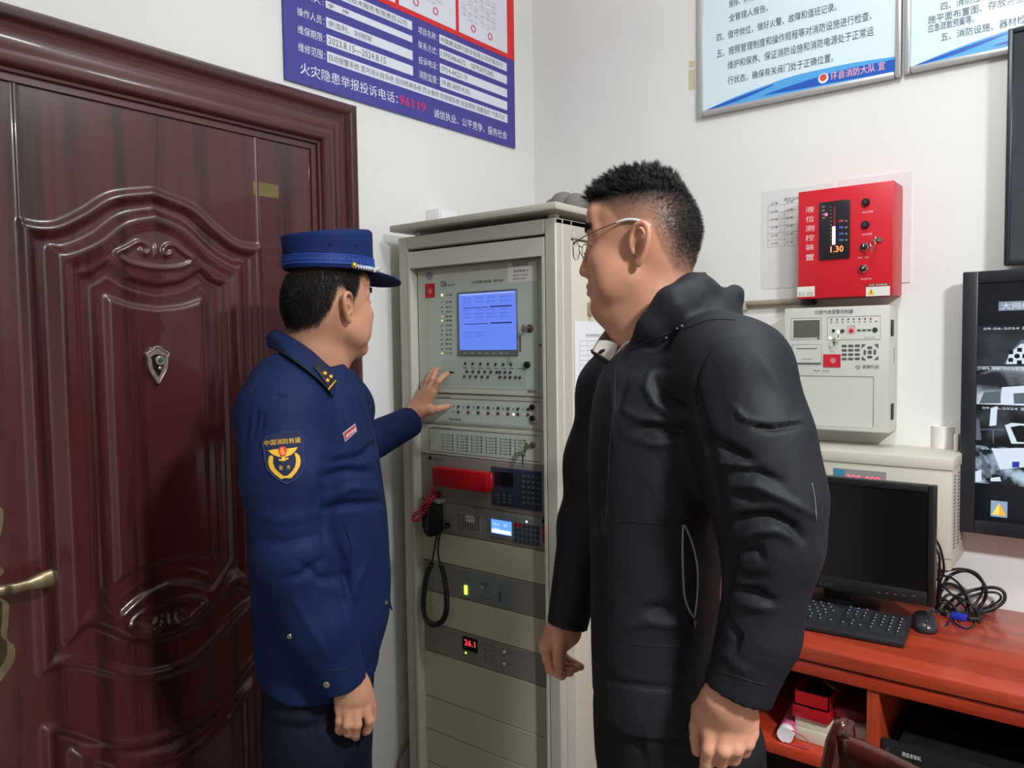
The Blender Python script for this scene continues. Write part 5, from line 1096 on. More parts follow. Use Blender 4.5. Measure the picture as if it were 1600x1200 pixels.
cab([W(1466, 918, -.14), W(1482, 912, -.11), W(1500, 920, -.09), W(1512, 938, -.09), D3(1508, 956), D3(1490, 964), D3(1470, 960)], .0038, 'thick black cable ring in the middle of the heap')
cab([W(1463, 930, -.15), W(1478, 938, -.14), W(1490, 948, -.13), D3(1500, 962), D3(1520, 970), D3(1538, 962)], .0036, 'black cable crossing under the rings to the right')
cab([W(1466, 940, -.15), W(1480, 945, -.14), D3(1492, 958), D3(1512, 962), D3(1535, 958), W(1552, 940, -.05)], .0024, 'thinnest black cable trailing along the desk to the wall')
cab([W(1468, 898, -.14), W(1490, 905, -.1), W(1508, 925, -.09), W(1516, 945, -.1), D3(1515, 962), D3(1498, 970)], .003, 'black cable curving down beside the blue plug')
cab([D3(1478, 978, .757), D3(1487, 966, .757), D3(1494, 975, .756), D3(1510, 982, .756), D3(1523, 975, .756), D3(1518, 966, .757), D3(1490, 962, .757), D3(1465, 956, .757), D3(1440, 956, .757)], .0022, 'thin black mouse cable curling past the blue plug', grp=None)
vg = D3(1503, 964, .757); vq = wthing('blue_plug', 'blue video plug lying among the black cables', 'plug', (vg[0], vg[1], .75))
bm = bmesh.new(); bm_box(bm, vg[0]-.024, vg[0]+.012, vg[1]-.014, vg[1]+.010, .7505, .765, .003, 2); o = obj('plug_body', bm, mat('plug_blue', (34, 50, 170), .4), vq); smooth_angle(o)
box('plug_shell', vg[0]-.033, vg[0]-.024, vg[1]-.012, vg[1]+.008, .752, .763, M_chrome, vq, bev=.001); tube('plug_cable', smooth_path([(vg[0]+.012, vg[1]-.002, .758), (vg[0]+.04, vg[1]+.004, .757), D3(1530, 972, .756)], 6), .0035, M_cordb, vq)

# ------------------------------------------------------------------ chair in the right foreground
def T3(px, py, t): return CAM+t*ray(px, py)
ch0 = T3(1303, 1135, 1.34); ch1 = T3(1425, 1212, 1.16)
M_ch = wood('chair_wood', (38, 14, 12), (84, 34, 28), rough=.2, scale=(8, 8, 1.2), coat=.5)
d_ = np.array([ch1[0]-ch0[0], ch1[1]-ch0[1], 0]); d_ /= np.linalg.norm(d_); n_ = np.array([-d_[1], d_[0], 0])     # n_ points to the desk side
zt_c = ch0[2]; fr = Matrix(((d_[0], n_[0], 0, ch0[0]), (d_[1], n_[1], 0, ch0[1]), (0, 0, 1, 0), (0, 0, 0, 1)))
chv = wthing('wooden_chair', 'dark brown varnished wooden chair back at the lower right', 'chair', (.23, .2, 0), frame=fr)
def post(x_):
    bm = bmesh.new(); pts = smooth_path([(x_, .02, zt_c+.006), (x_, .012, zt_c-.04), (x_, -.002, zt_c-.12), (x_, .01, zt_c-.25), (x_, .03, .45), (x_, .0, 0)], 6); n = 14; rings = []
    for i, p in enumerate(pts):
        f = min(1, (i+.3)/6); wx, wy = .020*(.55+.45*f) if i < 5 else .020, .026*(.6+.4*f) if i < 5 else .024
        rings.append([bm.verts.new((p[0]+wx*np.sign(math.cos(q))*abs(math.cos(q))**.7, p[1]+wy*np.sign(math.sin(q))*abs(math.sin(q))**.7, p[2])) for q in np.linspace(0, 2*math.pi, n, endpoint=False)])
    for a, b in zip(rings, rings[1:]):
        for i in range(n): bm.faces.new((a[i], a[(i+1) % n], b[(i+1) % n], b[i]))
    c = bm.verts.new((pts[0][0], pts[0][1], pts[0][2]+.007))
    for i in range(n): bm.faces.new((rings[0][(i+1) % n], rings[0][i], c))
    bm.faces.new(rings[-1]); bmesh.ops.recalc_face_normals(bm, faces=bm.faces)
    obj('back_post', bm, M_ch, chv, smooth=True)
post(0.); post(.46)
bm = bmesh.new(); rings = []
for x_ in np.linspace(.01, .45, 14):
    t_ = (x_-.01)/.44; zc = zt_c-.012+.035*math.sin(math.pi*t_)*.6; yo = .01+.02*math.sin(math.pi*t_)
    rings.append([bm.verts.new((x_, yo+a, zc+b)) for a, b in ((-.012, -.075), (.012, -.075), (.015, -.02), (.012, .0), (0, .006), (-.012, .0), (-.015, -.02))])
for a, b in zip(rings, rings[1:]):
    for i in range(7): bm.faces.new((a[i], a[(i+1) % 7], b[(i+1) % 7], b[i]))
bm.faces.new(rings[0]); bm.faces.new(rings[-1]); bmesh.ops.recalc_face_normals(bm, faces=bm.faces); o = obj('top_rail', bm, M_ch, chv, smooth=True)
for k in range(5):
    tube('back_slat', smooth_path([(.08+.075*k, .018, zt_c-.08), (.08+.075*k, .012, zt_c-.22), (.08+.075*k, .03, .46)], 5), .010, M_ch, chv, 8)
bm = bmesh.new(); bm_box(bm, -.02, .48, .02, .46, .42, .455, .012, 3); o = obj('seat', bm, M_ch, chv); smooth_angle(o)
for x_ in (.01, .45): tube('front_leg', [(x_, .42, .42), (x_, .43, .2), (x_, .43, 0)], [.02, .018, .015], M_ch, chv, 10)
for z_ in (.2,): 
    for x_ in (.0, .46): tube('stretcher', [(x_, .03, z_), (x_, .43, z_)], .01, M_ch, chv, 8)
# ================================================================== people: surfaces grown from blended distance fields
def _seg(P, a, b):
    a = np.asarray(a, np.float32); b = np.asarray(b, np.float32); e = b-a
    t = np.clip(((P-a)@e)/(e@e+1e-12), 0, 1); return t, P-a-t[..., None]*e
def cone(a, b, ra, rb):
    a = np.array(a, float); b = np.array(b, float); R = max(ra, rb)
    def f(P):
        t, d = _seg(P, a, b); return np.sqrt((d*d).sum(-1))-(ra+(rb-ra)*t)
    return f, np.minimum(a, b)-R, np.maximum(a, b)+R
def fcone(a, b, ra, rb):                       # cone cut flat at b
    f0, lo_, hi = cone(a, b, ra, rb); a = np.array(a, float); b = np.array(b, float); n = ((b-a)/np.linalg.norm(b-a)).astype(np.float32); b32 = b.astype(np.float32)
    return (lambda P: np.maximum(f0(P), (P-b32)@n)), lo_, hi
def ell(c, r, R=None):
    c = np.array(c, float); r = np.array([r]*3 if np.isscalar(r) else r, float); m = r.max()
    def f(P):
        q = P-c.astype(np.float32)
        if R is not None: q = q@np.asarray(R, np.float32)
        q = q/r.astype(np.float32); k0 = np.sqrt((q*q).sum(-1)); k1 = np.sqrt(((q/r.astype(np.float32))**2).sum(-1))
        return k0*(k0-1)/np.maximum(k1, 1e-6)
    return f, c-m, c+m
def loft(lv, tx=0., ty=0., p=2.):
    """levels (z, cx, cy, rx, ry), flat ends tilted by tx, ty"""
    L = np.array(sorted(lv), float); z = L[:, 0]
    zi = np.linspace(z[0], z[-1], 60); C = np.array([np.interp(zi, z, L[:, k]) for k in range(1, 5)])
    for _ in range(3): C[:, 1:-1] = (C[:, :-2]+2*C[:, 1:-1]+C[:, 2:])/4
    def f(P):
        zz = P[..., 2]; w = [np.interp(zz, zi, c).astype(np.float32) for c in C]
        q = (np.abs((P[..., 0]-w[0])/w[2])**p+np.abs((P[..., 1]-w[1])/w[3])**p)**(1/p)
        d = (q-1)*np.minimum(w[2], w[3])
        zt = zz-tx*(P[..., 0]-C[0].mean())-ty*(P[..., 1]-C[1].mean())
        return np.maximum(np.maximum(d, z[0]-zt), zt-z[-1])
    m = .03
    return f, np.array([(L[:, 1]-L[:, 3]).min()-m, (L[:, 2]-L[:, 4]).min()-m, z[0]-m-abs(tx)*.2-abs(ty)*.2]), np.array([(L[:, 1]+L[:, 3]).max()+m, (L[:, 2]+L[:, 4]).max()+m, z[-1]+m])
def chain(pts, rs): return [cone(pts[i], pts[i+1], rs[i], rs[i+1]) for i in range(len(pts)-1)]
def sdf_mesh(ops, h, smooth=2):
    """ops: (kind, k, prim) with kind 'u' blend in, 's' carve out. Returns vertices and quads"""
    los = np.array([o[2][1] for o in ops if o[0] == 'u']); his = np.array([o[2][2] for o in ops if o[0] == 'u'])
    lo_ = los.min(0)-3*h; n = np.ceil((his.max(0)+3*h-lo_)/h).astype(int)+1
    F = np.full(n, .5, np.float32); ax = [(lo_[i]+h*np.arange(n[i])).astype(np.float32) for i in range(3)]
    for kind, k, (f, a, b) in ops:
        m = max(k, .012)+2*h
        i0 = np.clip(np.floor((a-m-lo_)/h).astype(int), 0, n); i1 = np.clip(np.ceil((b+m-lo_)/h).astype(int)+1, 0, n)
        if (i1 <= i0).any(): continue
        sl = tuple(slice(i0[i], i1[i]) for i in range(3))
        P = np.stack(np.meshgrid(*[ax[i][sl[i]] for i in range(3)], indexing='ij'), -1); d = f(P).astype(np.float32); A = F[sl]
        if kind == 'u':
            if k <= 0: F[sl] = np.minimum(A, d)
            else:
                t = np.clip(.5+.5*(A-d)/k, 0, 1); F[sl] = A*(1-t)+d*t-k*t*(1-t)
        else:
            d = -d
            if k <= 0: F[sl] = np.maximum(A, d)
            else:
                t = np.clip(.5-.5*(A-d)/k, 0, 1); F[sl] = A*(1-t)+d*t+k*t*(1-t)
    s = F < 0
    c8 = [s[i:n[0]-1+i, j:n[1]-1+j, k:n[2]-1+k] for i in (0, 1) for j in (0, 1) for k in (0, 1)]
    cnt = sum(c.astype(np.int8) for c in c8); mask = (cnt > 0) & (cnt < 8); idx = np.full(mask.shape, -1, np.int64); cells = np.argwhere(mask); idx[mask] = np.arange(len(cells))
    V = np.zeros((len(cells), 3)); W = np.zeros(len(cells)); I, J, K = cells.T
    for axis in range(3):
        o1, o2 = [x for x in range(3) if x != axis]
        for u in (0, 1):
            for v in (0, 1):
                off = [0, 0, 0]; off[o1] = u; off[o2] = v; off2 = off.copy(); off2[axis] = 1
                fa = F[I+off[0], J+off[1], K+off[2]]; fb = F[I+off2[0], J+off2[1], K+off2[2]]; x = (fa < 0) != (fb < 0)
                t = np.where(x, fa/np.where(x, fa-fb, 1), 0); p = np.zeros((len(cells), 3)); p[:, o1] = u; p[:, o2] = v; p[:, axis] = t
                V += p*x[:, None]; W += x
    V = (V/W[:, None]+cells)*h+lo_
    Q = []
    for axis in range(3):
        sa = [slice(0, n[i]-1) if i == axis else slice(1, n[i]-1) for i in range(3)]; sb = [slice(1, n[i]) if i == axis else slice(1, n[i]-1) for i in range(3)]
        a, b = s[tuple(sa)], s[tuple(sb)]; o1, o2 = [x for x in range(3) if x != axis]
        for fl_, m_ in ((0, a & ~b), (1, ~a & b)):
            E = np.argwhere(m_); 
            if not len(E): continue
            for x in (o1, o2): E[:, x] += 1
            def cell(d1, d2):
                e = E.copy(); e[:, o1] -= d1; e[:, o2] -= d2; return idx[e[:, 0], e[:, 1], e[:, 2]]
            q = np.stack([cell(0, 0), cell(1, 0), cell(1, 1), cell(0, 1)], 1)
            if (fl_ == 1) != (axis == 1): q = q[:, ::-1]
            Q.append(q)
    Q = np.concatenate(Q); Q = Q[(Q >= 0).all(1)]
    V = relax(V, Q, smooth); return V, Q
def relax(V, Q, it):
    e = np.concatenate([Q[:, [0, 1]], Q[:, [1, 2]], Q[:, [2, 3]], Q[:, [3, 0]]]); n = len(V); deg = np.bincount(e.ravel(), minlength=n)
    for i in range(it):
        for lam in (.5, -.35):
            S_ = np.stack([np.bincount(e[:, 0], V[e[:, 1], k], n)+np.bincount(e[:, 1], V[e[:, 0], k], n) for k in range(3)], 1)/deg[:, None]
            V = V+lam*(S_-V)
    return V
def vnormals(V, Q):
    a = np.cross(V[Q[:, 2]]-V[Q[:, 0]], V[Q[:, 3]]-V[Q[:, 1]]); N = np.zeros_like(V)
    for k in range(4):
        for c in range(3): N[:, c] += np.bincount(Q[:, k], a[:, c], len(V))
    return N/np.maximum(np.linalg.norm(N, axis=1), 1e-12)[:, None]

class Fig:
    """a figure's own frame: x to the right of the line of sight, y along it, z up, origin on the floor"""
    def __init__(s, px, py, t):
        p = CAM+t*ray(px, py); s.o = np.array([p[0], p[1], 0]); d = p[:2]-CAM[:2]; s.r = np.linalg.norm(d); d /= s.r
        s.X = np.array([d[1], -d[0], 0]); s.Y = np.array([d[0], d[1], 0]); s.B = np.stack([s.X, s.Y, [0, 0, 1]]); s.rz = math.atan2(s.X[1], s.X[0]); s.cam = s.B@(CAM-s.o)
    def P(s, px, py, dd=0.):
        r_ = s.B@ray(px, py); return s.cam+(dd-s.cam[1])/r_[1]*r_
    def W(s, p): return s.B@(np.asarray(p)-s.o)
    def px(s, V):
        v = np.asarray(V)@s.B+s.o-CAM; z = v@_fw; return np.stack([800+FPX*(v@_rt)/z, 600-FPX*(v@_up)/z], -1)
def strokes(fig, V, Q, ST, back=False):
    """press folds into cloth: each stroke is (points in the photograph, half width px, height m)"""
    for it in range(1):
        N = vnormals(V, Q); uv = fig.px(V); view = V-fig.cam; view /= np.linalg.norm(view, axis=1)[:, None]; face = np.clip(-(N*view).sum(1)*3, 0, 1)
        D = np.zeros(len(V))
        for pts, w_, amp in ST:
            P_ = np.array(pts, float); sel = ((uv > P_.min(0)-3*w_) & (uv < P_.max(0)+3*w_)).all(1) & (face > 0); q = uv[sel]
            if not len(q): continue
            d = np.full(len(q), 1e9); tt = np.zeros(len(q)); L = len(P_)-1
            for i, (a, b) in enumerate(zip(P_, P_[1:])):
                e = b-a; t = np.clip(((q-a)@e)/(e@e+1e-9), 0, 1); dd = np.linalg.norm(q-a-t[:, None]*e, axis=1); m = dd < d; d[m] = dd[m]; tt[m] = (i+t[m])/L
            D[np.where(sel)[0]] += amp*np.exp(-(d/w_)**2)*np.sin(np.pi*np.clip(.12+.76*tt, 0, 1))
        V = V+N*(D*face)[:, None]
    return V
class Surf:
    def __init__(s, fig, V, Q): s.f = fig; s.t = BVHTree.FromPolygons([tuple(v) for v in V], [tuple(int(i) for i in q) for q in Q])
    def hit(s, px, py, off=0.):
        d = s.f.B@ray(px, py); d /= np.linalg.norm(d); h_ = s.t.ray_cast(Vector(s.f.cam), Vector(d))
        if h_[0] is None: return None
        n_ = h_[1] if h_[1].dot(Vector(d)) < 0 else -h_[1]
        return np.array(h_[0]+n_*off)
    def line(s, pts, off=.0006, step=6, rise=True):
        P_ = [np.array(p, float) for p in pts]
        if len(P_) > 2: P_ = [np.array(p[:2]) for p in smooth_path([(a[0], a[1], 0) for a in P_], 6)]
        out = []
        for a, b in zip(P_, P_[1:]):
            m = max(1, int(np.linalg.norm(b-a)/step))
            for i in range(m): out.append(s.hit(*(a+(b-a)*i/m), off))
        out.append(s.hit(*P_[-1], off)); out = [o for o in out if o is not None]
        # keep to the nearest layer: drop jumps
        res = out[:1]
        for o in out[1:]:
            if np.linalg.norm(o-res[-1]) < .05: res.append(o)
        return res
def seam(name, surf, pts, r, m, parent, off=.0004):
    P_ = surf.line(pts, off)
    return tube(name, P_, r, m, parent, 6) if len(P_) > 1 else None
def decal(name, surf, V2, F2, off, m, parent, sub=0):
    """lay a flat outline (photograph coordinates) on the cloth"""
    bm = bmesh.new(); vs = []
    for (x, y) in V2:
        p = surf.hit(x, y, off); vs.append(bm.verts.new(p if p is not None else (0, 0, 0)))
    for f_ in F2:
        try: bm.faces.new([vs[i] for i in f_])
        except ValueError: pass
    return obj(name, bm, m, parent)
def patch_grid(poly, step=4.):
    """triangulated inside of an outline with grid points, in photograph coordinates"""
    from mathutils.geometry import delaunay_2d_cdt
    P_ = np.array(poly, float); ring = []
    for a, b in zip(P_, np.roll(P_, -1, 0)):
        k = max(1, int(np.linalg.norm(b-a)/step)); ring += [a+(b-a)*i/k for i in range(k)]
    xs = np.arange(P_[:, 0].min(), P_[:, 0].max(), step); ys = np.arange(P_[:, 1].min(), P_[:, 1].max(), step); X, Y = np.meshgrid(xs, ys); d = sdist(X, Y, poly); ins = [(x, y) for x, y, q in zip(X.ravel(), Y.ravel(), d.ravel()) if q > step*.5]
    pts = [Vector(p) for p in ring]+[Vector(p) for p in ins]; n = len(ring)
    r = delaunay_2d_cdt(pts, [(i, (i+1) % n) for i in range(n)], [list(range(n))], 1, 1e-5)
    return [tuple(v) for v in r[0]], r[2]
def text_px(body, a, b, h, skew=None):
    """glyph outlines laid between photograph points a and b, height h px"""
    v, f = text_mesh(body); lo_, hi = v.min(0), v.max(0); u = (v[:, 0]-lo_[0])/(hi[0]-lo_[0]); w_ = (v[:, 1]-lo_[1])/max(hi[1]-lo_[1], 1e-6)-.5
    a = np.array(a, float); b = np.array(b, float); d = (b-a)/np.linalg.norm(b-a); nrm = np.array([d[1], -d[0]]) if skew is None else np.array(skew)
    return [tuple(a+(b-a)*x+nrm*y*h) for x, y in zip(u, w_)], f

# ------------------------------------------------------------------ head in its own frame (x forward, y left, z up)
def head_ops(fat=0., smile=0.):
    o = []; U = lambda k, p: o.append(('u', k, p)); Sb = lambda k, p: o.append(('s', k, p))
    U(0, ell((-.008, 0, .028), (.093, .075, .086))); U(.03, ell((-.045, 0, .0), (.054, .062, .062)))
    U(.03, ell((.032, 0, -.035), (.052, .058, .076)))
    for s in (-1, 1):
        U(.025, cone((.0, s*.05, -.055), (.055, s*.022, -.1), .0165+fat, .017+fat)); U(.02, ell((.048, s*.046, -.026), (.026, .019, .02)))
        U(.02, ell((.03, s*.05, -.06), (.032, .017+fat, .03)))
        U(.012, cone((.074, s*.012, .024), (.058, s*.048, .024), .010, .009))
    U(.02, ell((.062, 0, -.102), (.020, .024, .0165)))
    U(.015, ell((.066, 0, .05), (.022, .05, .035)))
    U(.012, cone((.083, 0, .012), (.096, 0, -.03), .007, .0095)); U(.006, ell((.098, 0, -.038), (.0105, .0115, .0095)))
    for s in (-1, 1): U(.005, ell((.090, s*.0125, -.042), (.0095, .007, .0075)))
    U(.015, ell((.072, 0, -.066), (.018, .026, .02)))
    for s in (-1, 1):
        U(.005, cone((.0885, 0, -.0635), (.076, s*.023, -.068), .0058, .0035)); U(.005, cone((.0875, 0, -.0745), (.076, s*.022, -.0695), .0062, .0035))
        Sb(.012, ell((.092, s*.033, .003), (.018, .018, .0105)))
        U(.003, ell((.068, s*.032, .003), (.0138, .0165, .0125)))
        Sb(.002, ell((.086, s*.0325, .0005), (.010, .0135, .0038)))
        Sb(.003, ell((.087, s*.0065, -.049), (.006, .004, .004)))
    Sb(.003, cone((.097, 0, -.0692), (.083, .021, -.0695), .0016, .001)); Sb(.003, cone((.097, 0, -.0692), (.083, -.021, -.0695), .0016, .001))
    for s in (-1, 1):      # ears
        def E(x, z, out): return np.array([-.02+x*.95-out*.3, s*(.0745+out*1.0), -.010+z+x*-.12])
        rim = [(.008, -.010, 0), (.012, .004, .002), (.011, .02, .006), (.003, .031, .011), (-.009, .032, .0145), (-.0165, .024, .0165), (-.018, .010, .0165), (-.015, -.004, .014), (-.010, -.016, .010), (-.004, -.025, .006)]
        P_ = [E(*r) for r in rim]; P_ = smooth_path(P_, 3); rs = np.interp(np.linspace(0, 1, len(P_)), [0, .15, .5, .85, 1], [.003, .0036, .0042, .0042, .005])
        U(.004, ell(E(-.004, .004, .002), (.012, .0055, .025), None))
        for i in range(len(P_)-1): U(.003, cone(P_[i], P_[i+1], rs[i], rs[i+1]))
        U(.004, ell(E(-.001, -.026, .005), (.0065, .0045, .0075)))
        U(.003, cone(E(-.008, .016, .0085), E(-.010, -.008, .0085), .003, .0034)); U(.003, ell(E(.008, -.006, .003), (.0035, .003, .0055)))
        Sb(.004, ell(E(.0, -.004, .0085), (.0070, .0085, .0105)))
        Sb(.003, ell(E(-.004, .019, .0115), (.008, .0035, .006)))
    return o
HX = np.array([0, 35, 52, 68, 80, 92, 106, 122, 140, 180.]); HZ = np.array([.066, .062, .048, .012, -.016, .028, .026, -.022, -.05, -.062])
def hair_edge(V):
    """height above the hairline (m) for points of the head"""
    ph = np.degrees(np.arctan2(np.abs(V[:, 1]), V[:, 0]+.02)); return V[:, 2]-np.interp(ph, HX, HZ)
def strands(name, V, Q, N, w, dirf, lenf, rad, m, parent, M, clump=0, conv=.0, jit=.12):
    A = np.linalg.norm(np.cross(V[Q[:, 2]]-V[Q[:, 0]], V[Q[:, 3]]-V[Q[:, 1]]), axis=1)*w[Q].mean(1); f = rng.choice(len(Q), N, p=A/A.sum()); u, v = rng.random((2, N, 1))
    q = Q[f]; p = (V[q[:, 0]]*(1-u)+V[q[:, 1]]*u)*(1-v)+(V[q[:, 3]]*(1-u)+V[q[:, 2]]*u)*v; n_ = vnormals(V, Q)[q[:, 0]]
    d = dirf(p, n_); L = lenf(p)*(.75+.5*rng.random(N)) if not clump else lenf(p)*(.5+.9*rng.random(N)); 
    if clump:
        ci = rng.choice(N, clump, replace=False); own = np.concatenate([np.argmin(((p[i:i+2000, None]-p[ci][None])**2).sum(-1), 1) for i in range(0, N, 2000)])
        jd = rng.normal(0, .28, (clump, 3)); d = d+jd[own]
    d = d+rng.normal(0, jit, d.shape); d /= np.linalg.norm(d, axis=1)[:, None]
    tip = p+d*L[:, None]
    if clump:
        ct = p[ci]+(d[ci])*L[ci][:, None]; k = conv*np.exp(-(np.linalg.norm(p-p[ci][own], axis=1)/.008)**2); tip = tip*(1-k[:, None])+ct[own]*k[:, None]
    g = np.array([0, 0, -1.]); mid = (p+tip)/2+n_*L[:, None]*.12
    a = np.cross(tip-p, n_); a /= np.maximum(np.linalg.norm(a, axis=1), 1e-9)[:, None]; b = np.cross(a, tip-p); b /= np.maximum(np.linalg.norm(b, axis=1), 1e-9)[:, None]
    rows = []
    for c, r in ((p-n_*.001, rad), (mid, rad*.85)):
        for q_ in range(3): rows.append(c+(a*math.cos(q_*2.094)+b*math.sin(q_*2.094))*r)
    rows.append(tip); VV = np.stack(rows, 1).reshape(-1, 3); VV = VV@M[:3, :3].T+M[:3, 3]; base = (np.arange(N)*7)[:, None]
    T = np.array([[0, 1, 4], [0, 4, 3], [1, 2, 5], [1, 5, 4], [2, 0, 3], [2, 3, 5], [3, 4, 6], [4, 5, 6], [5, 3, 6]]); F_ = (base[:, :, None]+T[None]).reshape(-1, 3)
    o = np_mesh(name, VV, F_, m, parent); o['kind'] = 'stuff'; return o
def skin_mat(name, rgb, stub, lip):
    m = mat(name, rgb, rough=.46, spec=.4, sss=.12, bump=.10, bscale=700, var=.05, vscale=30); nt = m.node_tree; b = nt.nodes['Principled BSDF']
    src = b.inputs['Base Color'].links[0].from_socket; at = nt.nodes.new('ShaderNodeAttribute'); at.attribute_name = 'paint'; sp_ = nt.nodes.new('ShaderNodeSeparateColor'); nt.links.new(at.outputs['Color'], sp_.inputs['Color'])
    prev = src
    for ch, c in (('Red', stub), ('Green', lip), ('Blue', tuple(int(x*.72) for x in rgb))):
        mx = nt.nodes.new('ShaderNodeMix'); mx.data_type = 'RGBA'; nt.links.new(sp_.outputs[ch], mx.inputs['Factor']); nt.links.new(prev, mx.inputs[6]); mx.inputs[7].default_value = lin(c); prev = mx.outputs[2]
    nt.links.new(prev, b.inputs['Base Color']); return m
def rot(yaw_dir, pitch, roll=0.):
    """columns forward, left, up; yaw_dir = angle of forward in the figure's xy; pitch up positive"""
    return np.array((Matrix.Rotation(yaw_dir, 3, 'Z') @ Matrix.Rotation(-pitch, 3, 'Y') @ Matrix.Rotation(roll, 3, 'X')))
def build_body(fig, name, label, head, hands, core, m_skin, stub_w, lips=.55):
    """one body mesh: head, hands and the frame under the clothes"""
    root = thing(name, label, 'person', fig.o, fig.rz); VS = []; QS = []; PS = []; n0 = 0
    (hV, hQ), M = head; he = hair_edge(hV)
    st = np.clip(stub_w(hV, he), 0, 1); lp_ = np.exp(-((hV[:, 2]+.069)/.0065)**2)*np.exp(-(hV[:, 1]/.02)**4)*(hV[:, 0] > .068)*lips; nostril = 0*lp_
    for (V, Q, paint) in [(hV@M[:3, :3].T+M[:3, 3], hQ, np.stack([st, lp_, nostril, np.ones(len(hV))], 1))]+[(v, q, np.tile([0, 0, 0, 1.], (len(v), 1))) for v, q in hands+core]:
        VS.append(V); QS.append(Q+n0); PS.append(paint); n0 += len(V)
    o = np_mesh('body', np.concatenate(VS), np.concatenate(QS), m_skin, root); a = o.data.attributes.new('paint', 'FLOAT_COLOR', 'POINT'); a.data.foreach_set('color', np.concatenate(PS).astype(np.float32).ravel())
    return root, o
def eye_part(root, M, s, m_w, m_i):
    c = np.array([.0695, s*.0322, .0012]); bm = bmesh.new(); bmesh.ops.create_uvsphere(bm, u_segments=20, v_segments=14, radius=.0122)
    for f in bm.faces: f.material_index = 1 if f.calc_center_median().normalized().x > .90 else 0
    for v in bm.verts: v.co = Vector(M[:3, :3]@(np.array(v.co)+c)+M[:3, 3])
    return obj('eye', bm, [m_w, m_i], root, smooth=True)
def brow(root, V, Q, M, m, parent):
    def wgt():
        y = np.abs(V[:, 1]); zc = .027+.004*np.sin(np.clip((y-.012)/.04, 0, 1)*2.4); return ((np.abs(V[:, 2]-zc) < .0046) & (y > .012) & (y < .052) & (V[:, 0] > .03)).astype(float)
    return strands('eyebrows', V, Q, 900, wgt(), lambda p, n: np.stack([-.1*np.ones(len(p)), np.sign(p[:, 1])*.9, .25*np.ones(len(p))], 1)+n*.25, lambda p: np.full(len(p), .007), .00028, m, parent, M)
M_eyew = mat('eye_white', (225, 218, 210), rough=.15); M_iris = mat('iris_dark', (30, 20, 15), rough=.08)
M_hair = mat('hair_black', (20, 19, 20), rough=.42, spec=.4); M_hair2 = mat('hair_black_soft', (26, 22, 20), rough=.5)
def head_mesh(M, neck, fat=0.):
    """head and neck grown as one surface, in the head's own frame; neck: (point, point, radius, radius) in the figure's frame"""
    iv = np.linalg.inv(M[:3, :3]); sc = float(np.cbrt(np.linalg.det(iv))); c = lambda p: iv@(np.asarray(p)-M[:3, 3])
    o = head_ops(fat); k = next(i for i, q_ in enumerate(o) if q_[0] == 's')
    nk = [('u', .028, cone(c(a), c(b), ra*sc, rb*sc)) for a, b, ra, rb in neck]
    i_ = 12
    return sdf_mesh(o[:i_]+nk+o[i_:], .0022, 1)

def finger(pts, r0, r1): return chain(pts, list(np.linspace(r0, r1, len(pts))))
def hand_mesh(fingers, palm, wrist, h=.0016, k=.006, nails=()):
    o = [('u', .012, p) for p in palm+wrist]
    for f in fingers:
        for i, c in enumerate(f): o.append(('u', k if i == 0 else .003, c))
    return sdf_mesh(o, h, 2)
# ------------------------------------------------------------------ firefighter
F1 = Fig(495, 700, 1.6); P1 = F1.P
M_skin1 = skin_mat('skin_firefighter', (190, 138, 110), (36, 30, 28), (176, 104, 92))
M_navyc = mat('uniform_navy', (14, 32, 72), rough=.7, spec=.2, bump=.25, bscale=900, var=.05, vscale=20, folds=.010); M_navyd = mat('uniform_seam', (7, 12, 30), rough=.7); M_navyp = mat('trousers_navy', (10, 15, 34), rough=.7, spec=.2, bump=.2, bscale=900, folds=.012)
R1 = rot(math.radians(39), math.radians(3)); s1 = np.array([.93, .94, .91]); MH1 = np.eye(4); MH1[:3, :3] = R1*s1[None, :]; MH1[:3, 3] = P1(517, 477, 0.0)
# hands ------------------------------------------------------------
D1 = lambda px, py, dd: P1(px, py, dd)
wr = D1(547, 1062, -.20)
def h1(px, py, dd): return D1(px, py, dd)
fg = []
fg.append(finger([h1(533, 1108, -.205), h1(531, 1126, -.208), h1(530, 1140, -.195), h1(532, 1143, -.178)], .0088, .0072))
fg.append(finger([h1(544, 1112, -.215), h1(543, 1132, -.220), h1(543, 1144, -.203), h1(547, 1147, -.182)], .0094, .0078))
fg.append(finger([h1(557, 1112, -.215), h1(558, 1132, -.220), h1(555, 1146, -.205), h1(556, 1151, -.186)], .0096, .0080))
fg.append(finger([h1(571, 1107, -.205), h1(577, 1125, -.208), h1(574, 1140, -.194), h1(571, 1143, -.176)], .0094, .0078))
fg.append(finger([h1(572, 1082, -.178), h1(580, 1102, -.165), h1(580, 1122, -.162), h1(577, 1134, -.165)], .011, .0085))
palm = [cone(h1(534, 1106, -.20), h1(540, 1078, -.20), .013, .019), cone(h1(545, 1108, -.207), h1(548, 1076, -.20), .0135, .021), cone(h1(557, 1108, -.207), h1(556, 1074, -.20), .0135, .021), cone(h1(571, 1104, -.198), h1(562, 1072, -.195), .013, .020), ell(h1(556, 1093, -.195), (.034, .014, .030))]
handR = hand_mesh(fg, palm, [cone(wr, h1(552, 1082, -.20), .027, .028), cone(h1(520, 1005, -.20), wr, .03, .027)], .0018)
def wp(px, py, y): return F1.W(onp(px, py, 1, y))
fg = []
fg.append(finger([wp(677, 609, -.772), wp(685, 596, -.768), wp(692, 589, -.752), wp(699, 584, -.735)], .0098, .0072))
fg.append(finger([wp(671, 607, -.772), wp(676, 592, -.766), wp(680, 582, -.750), wp(683, 577, -.735)], .0098, .0072))
fg.append(finger([wp(664, 610, -.770), wp(669, 596, -.764), wp(674, 584, -.748), wp(678, 577.5, -.735)], .0092, .0068))
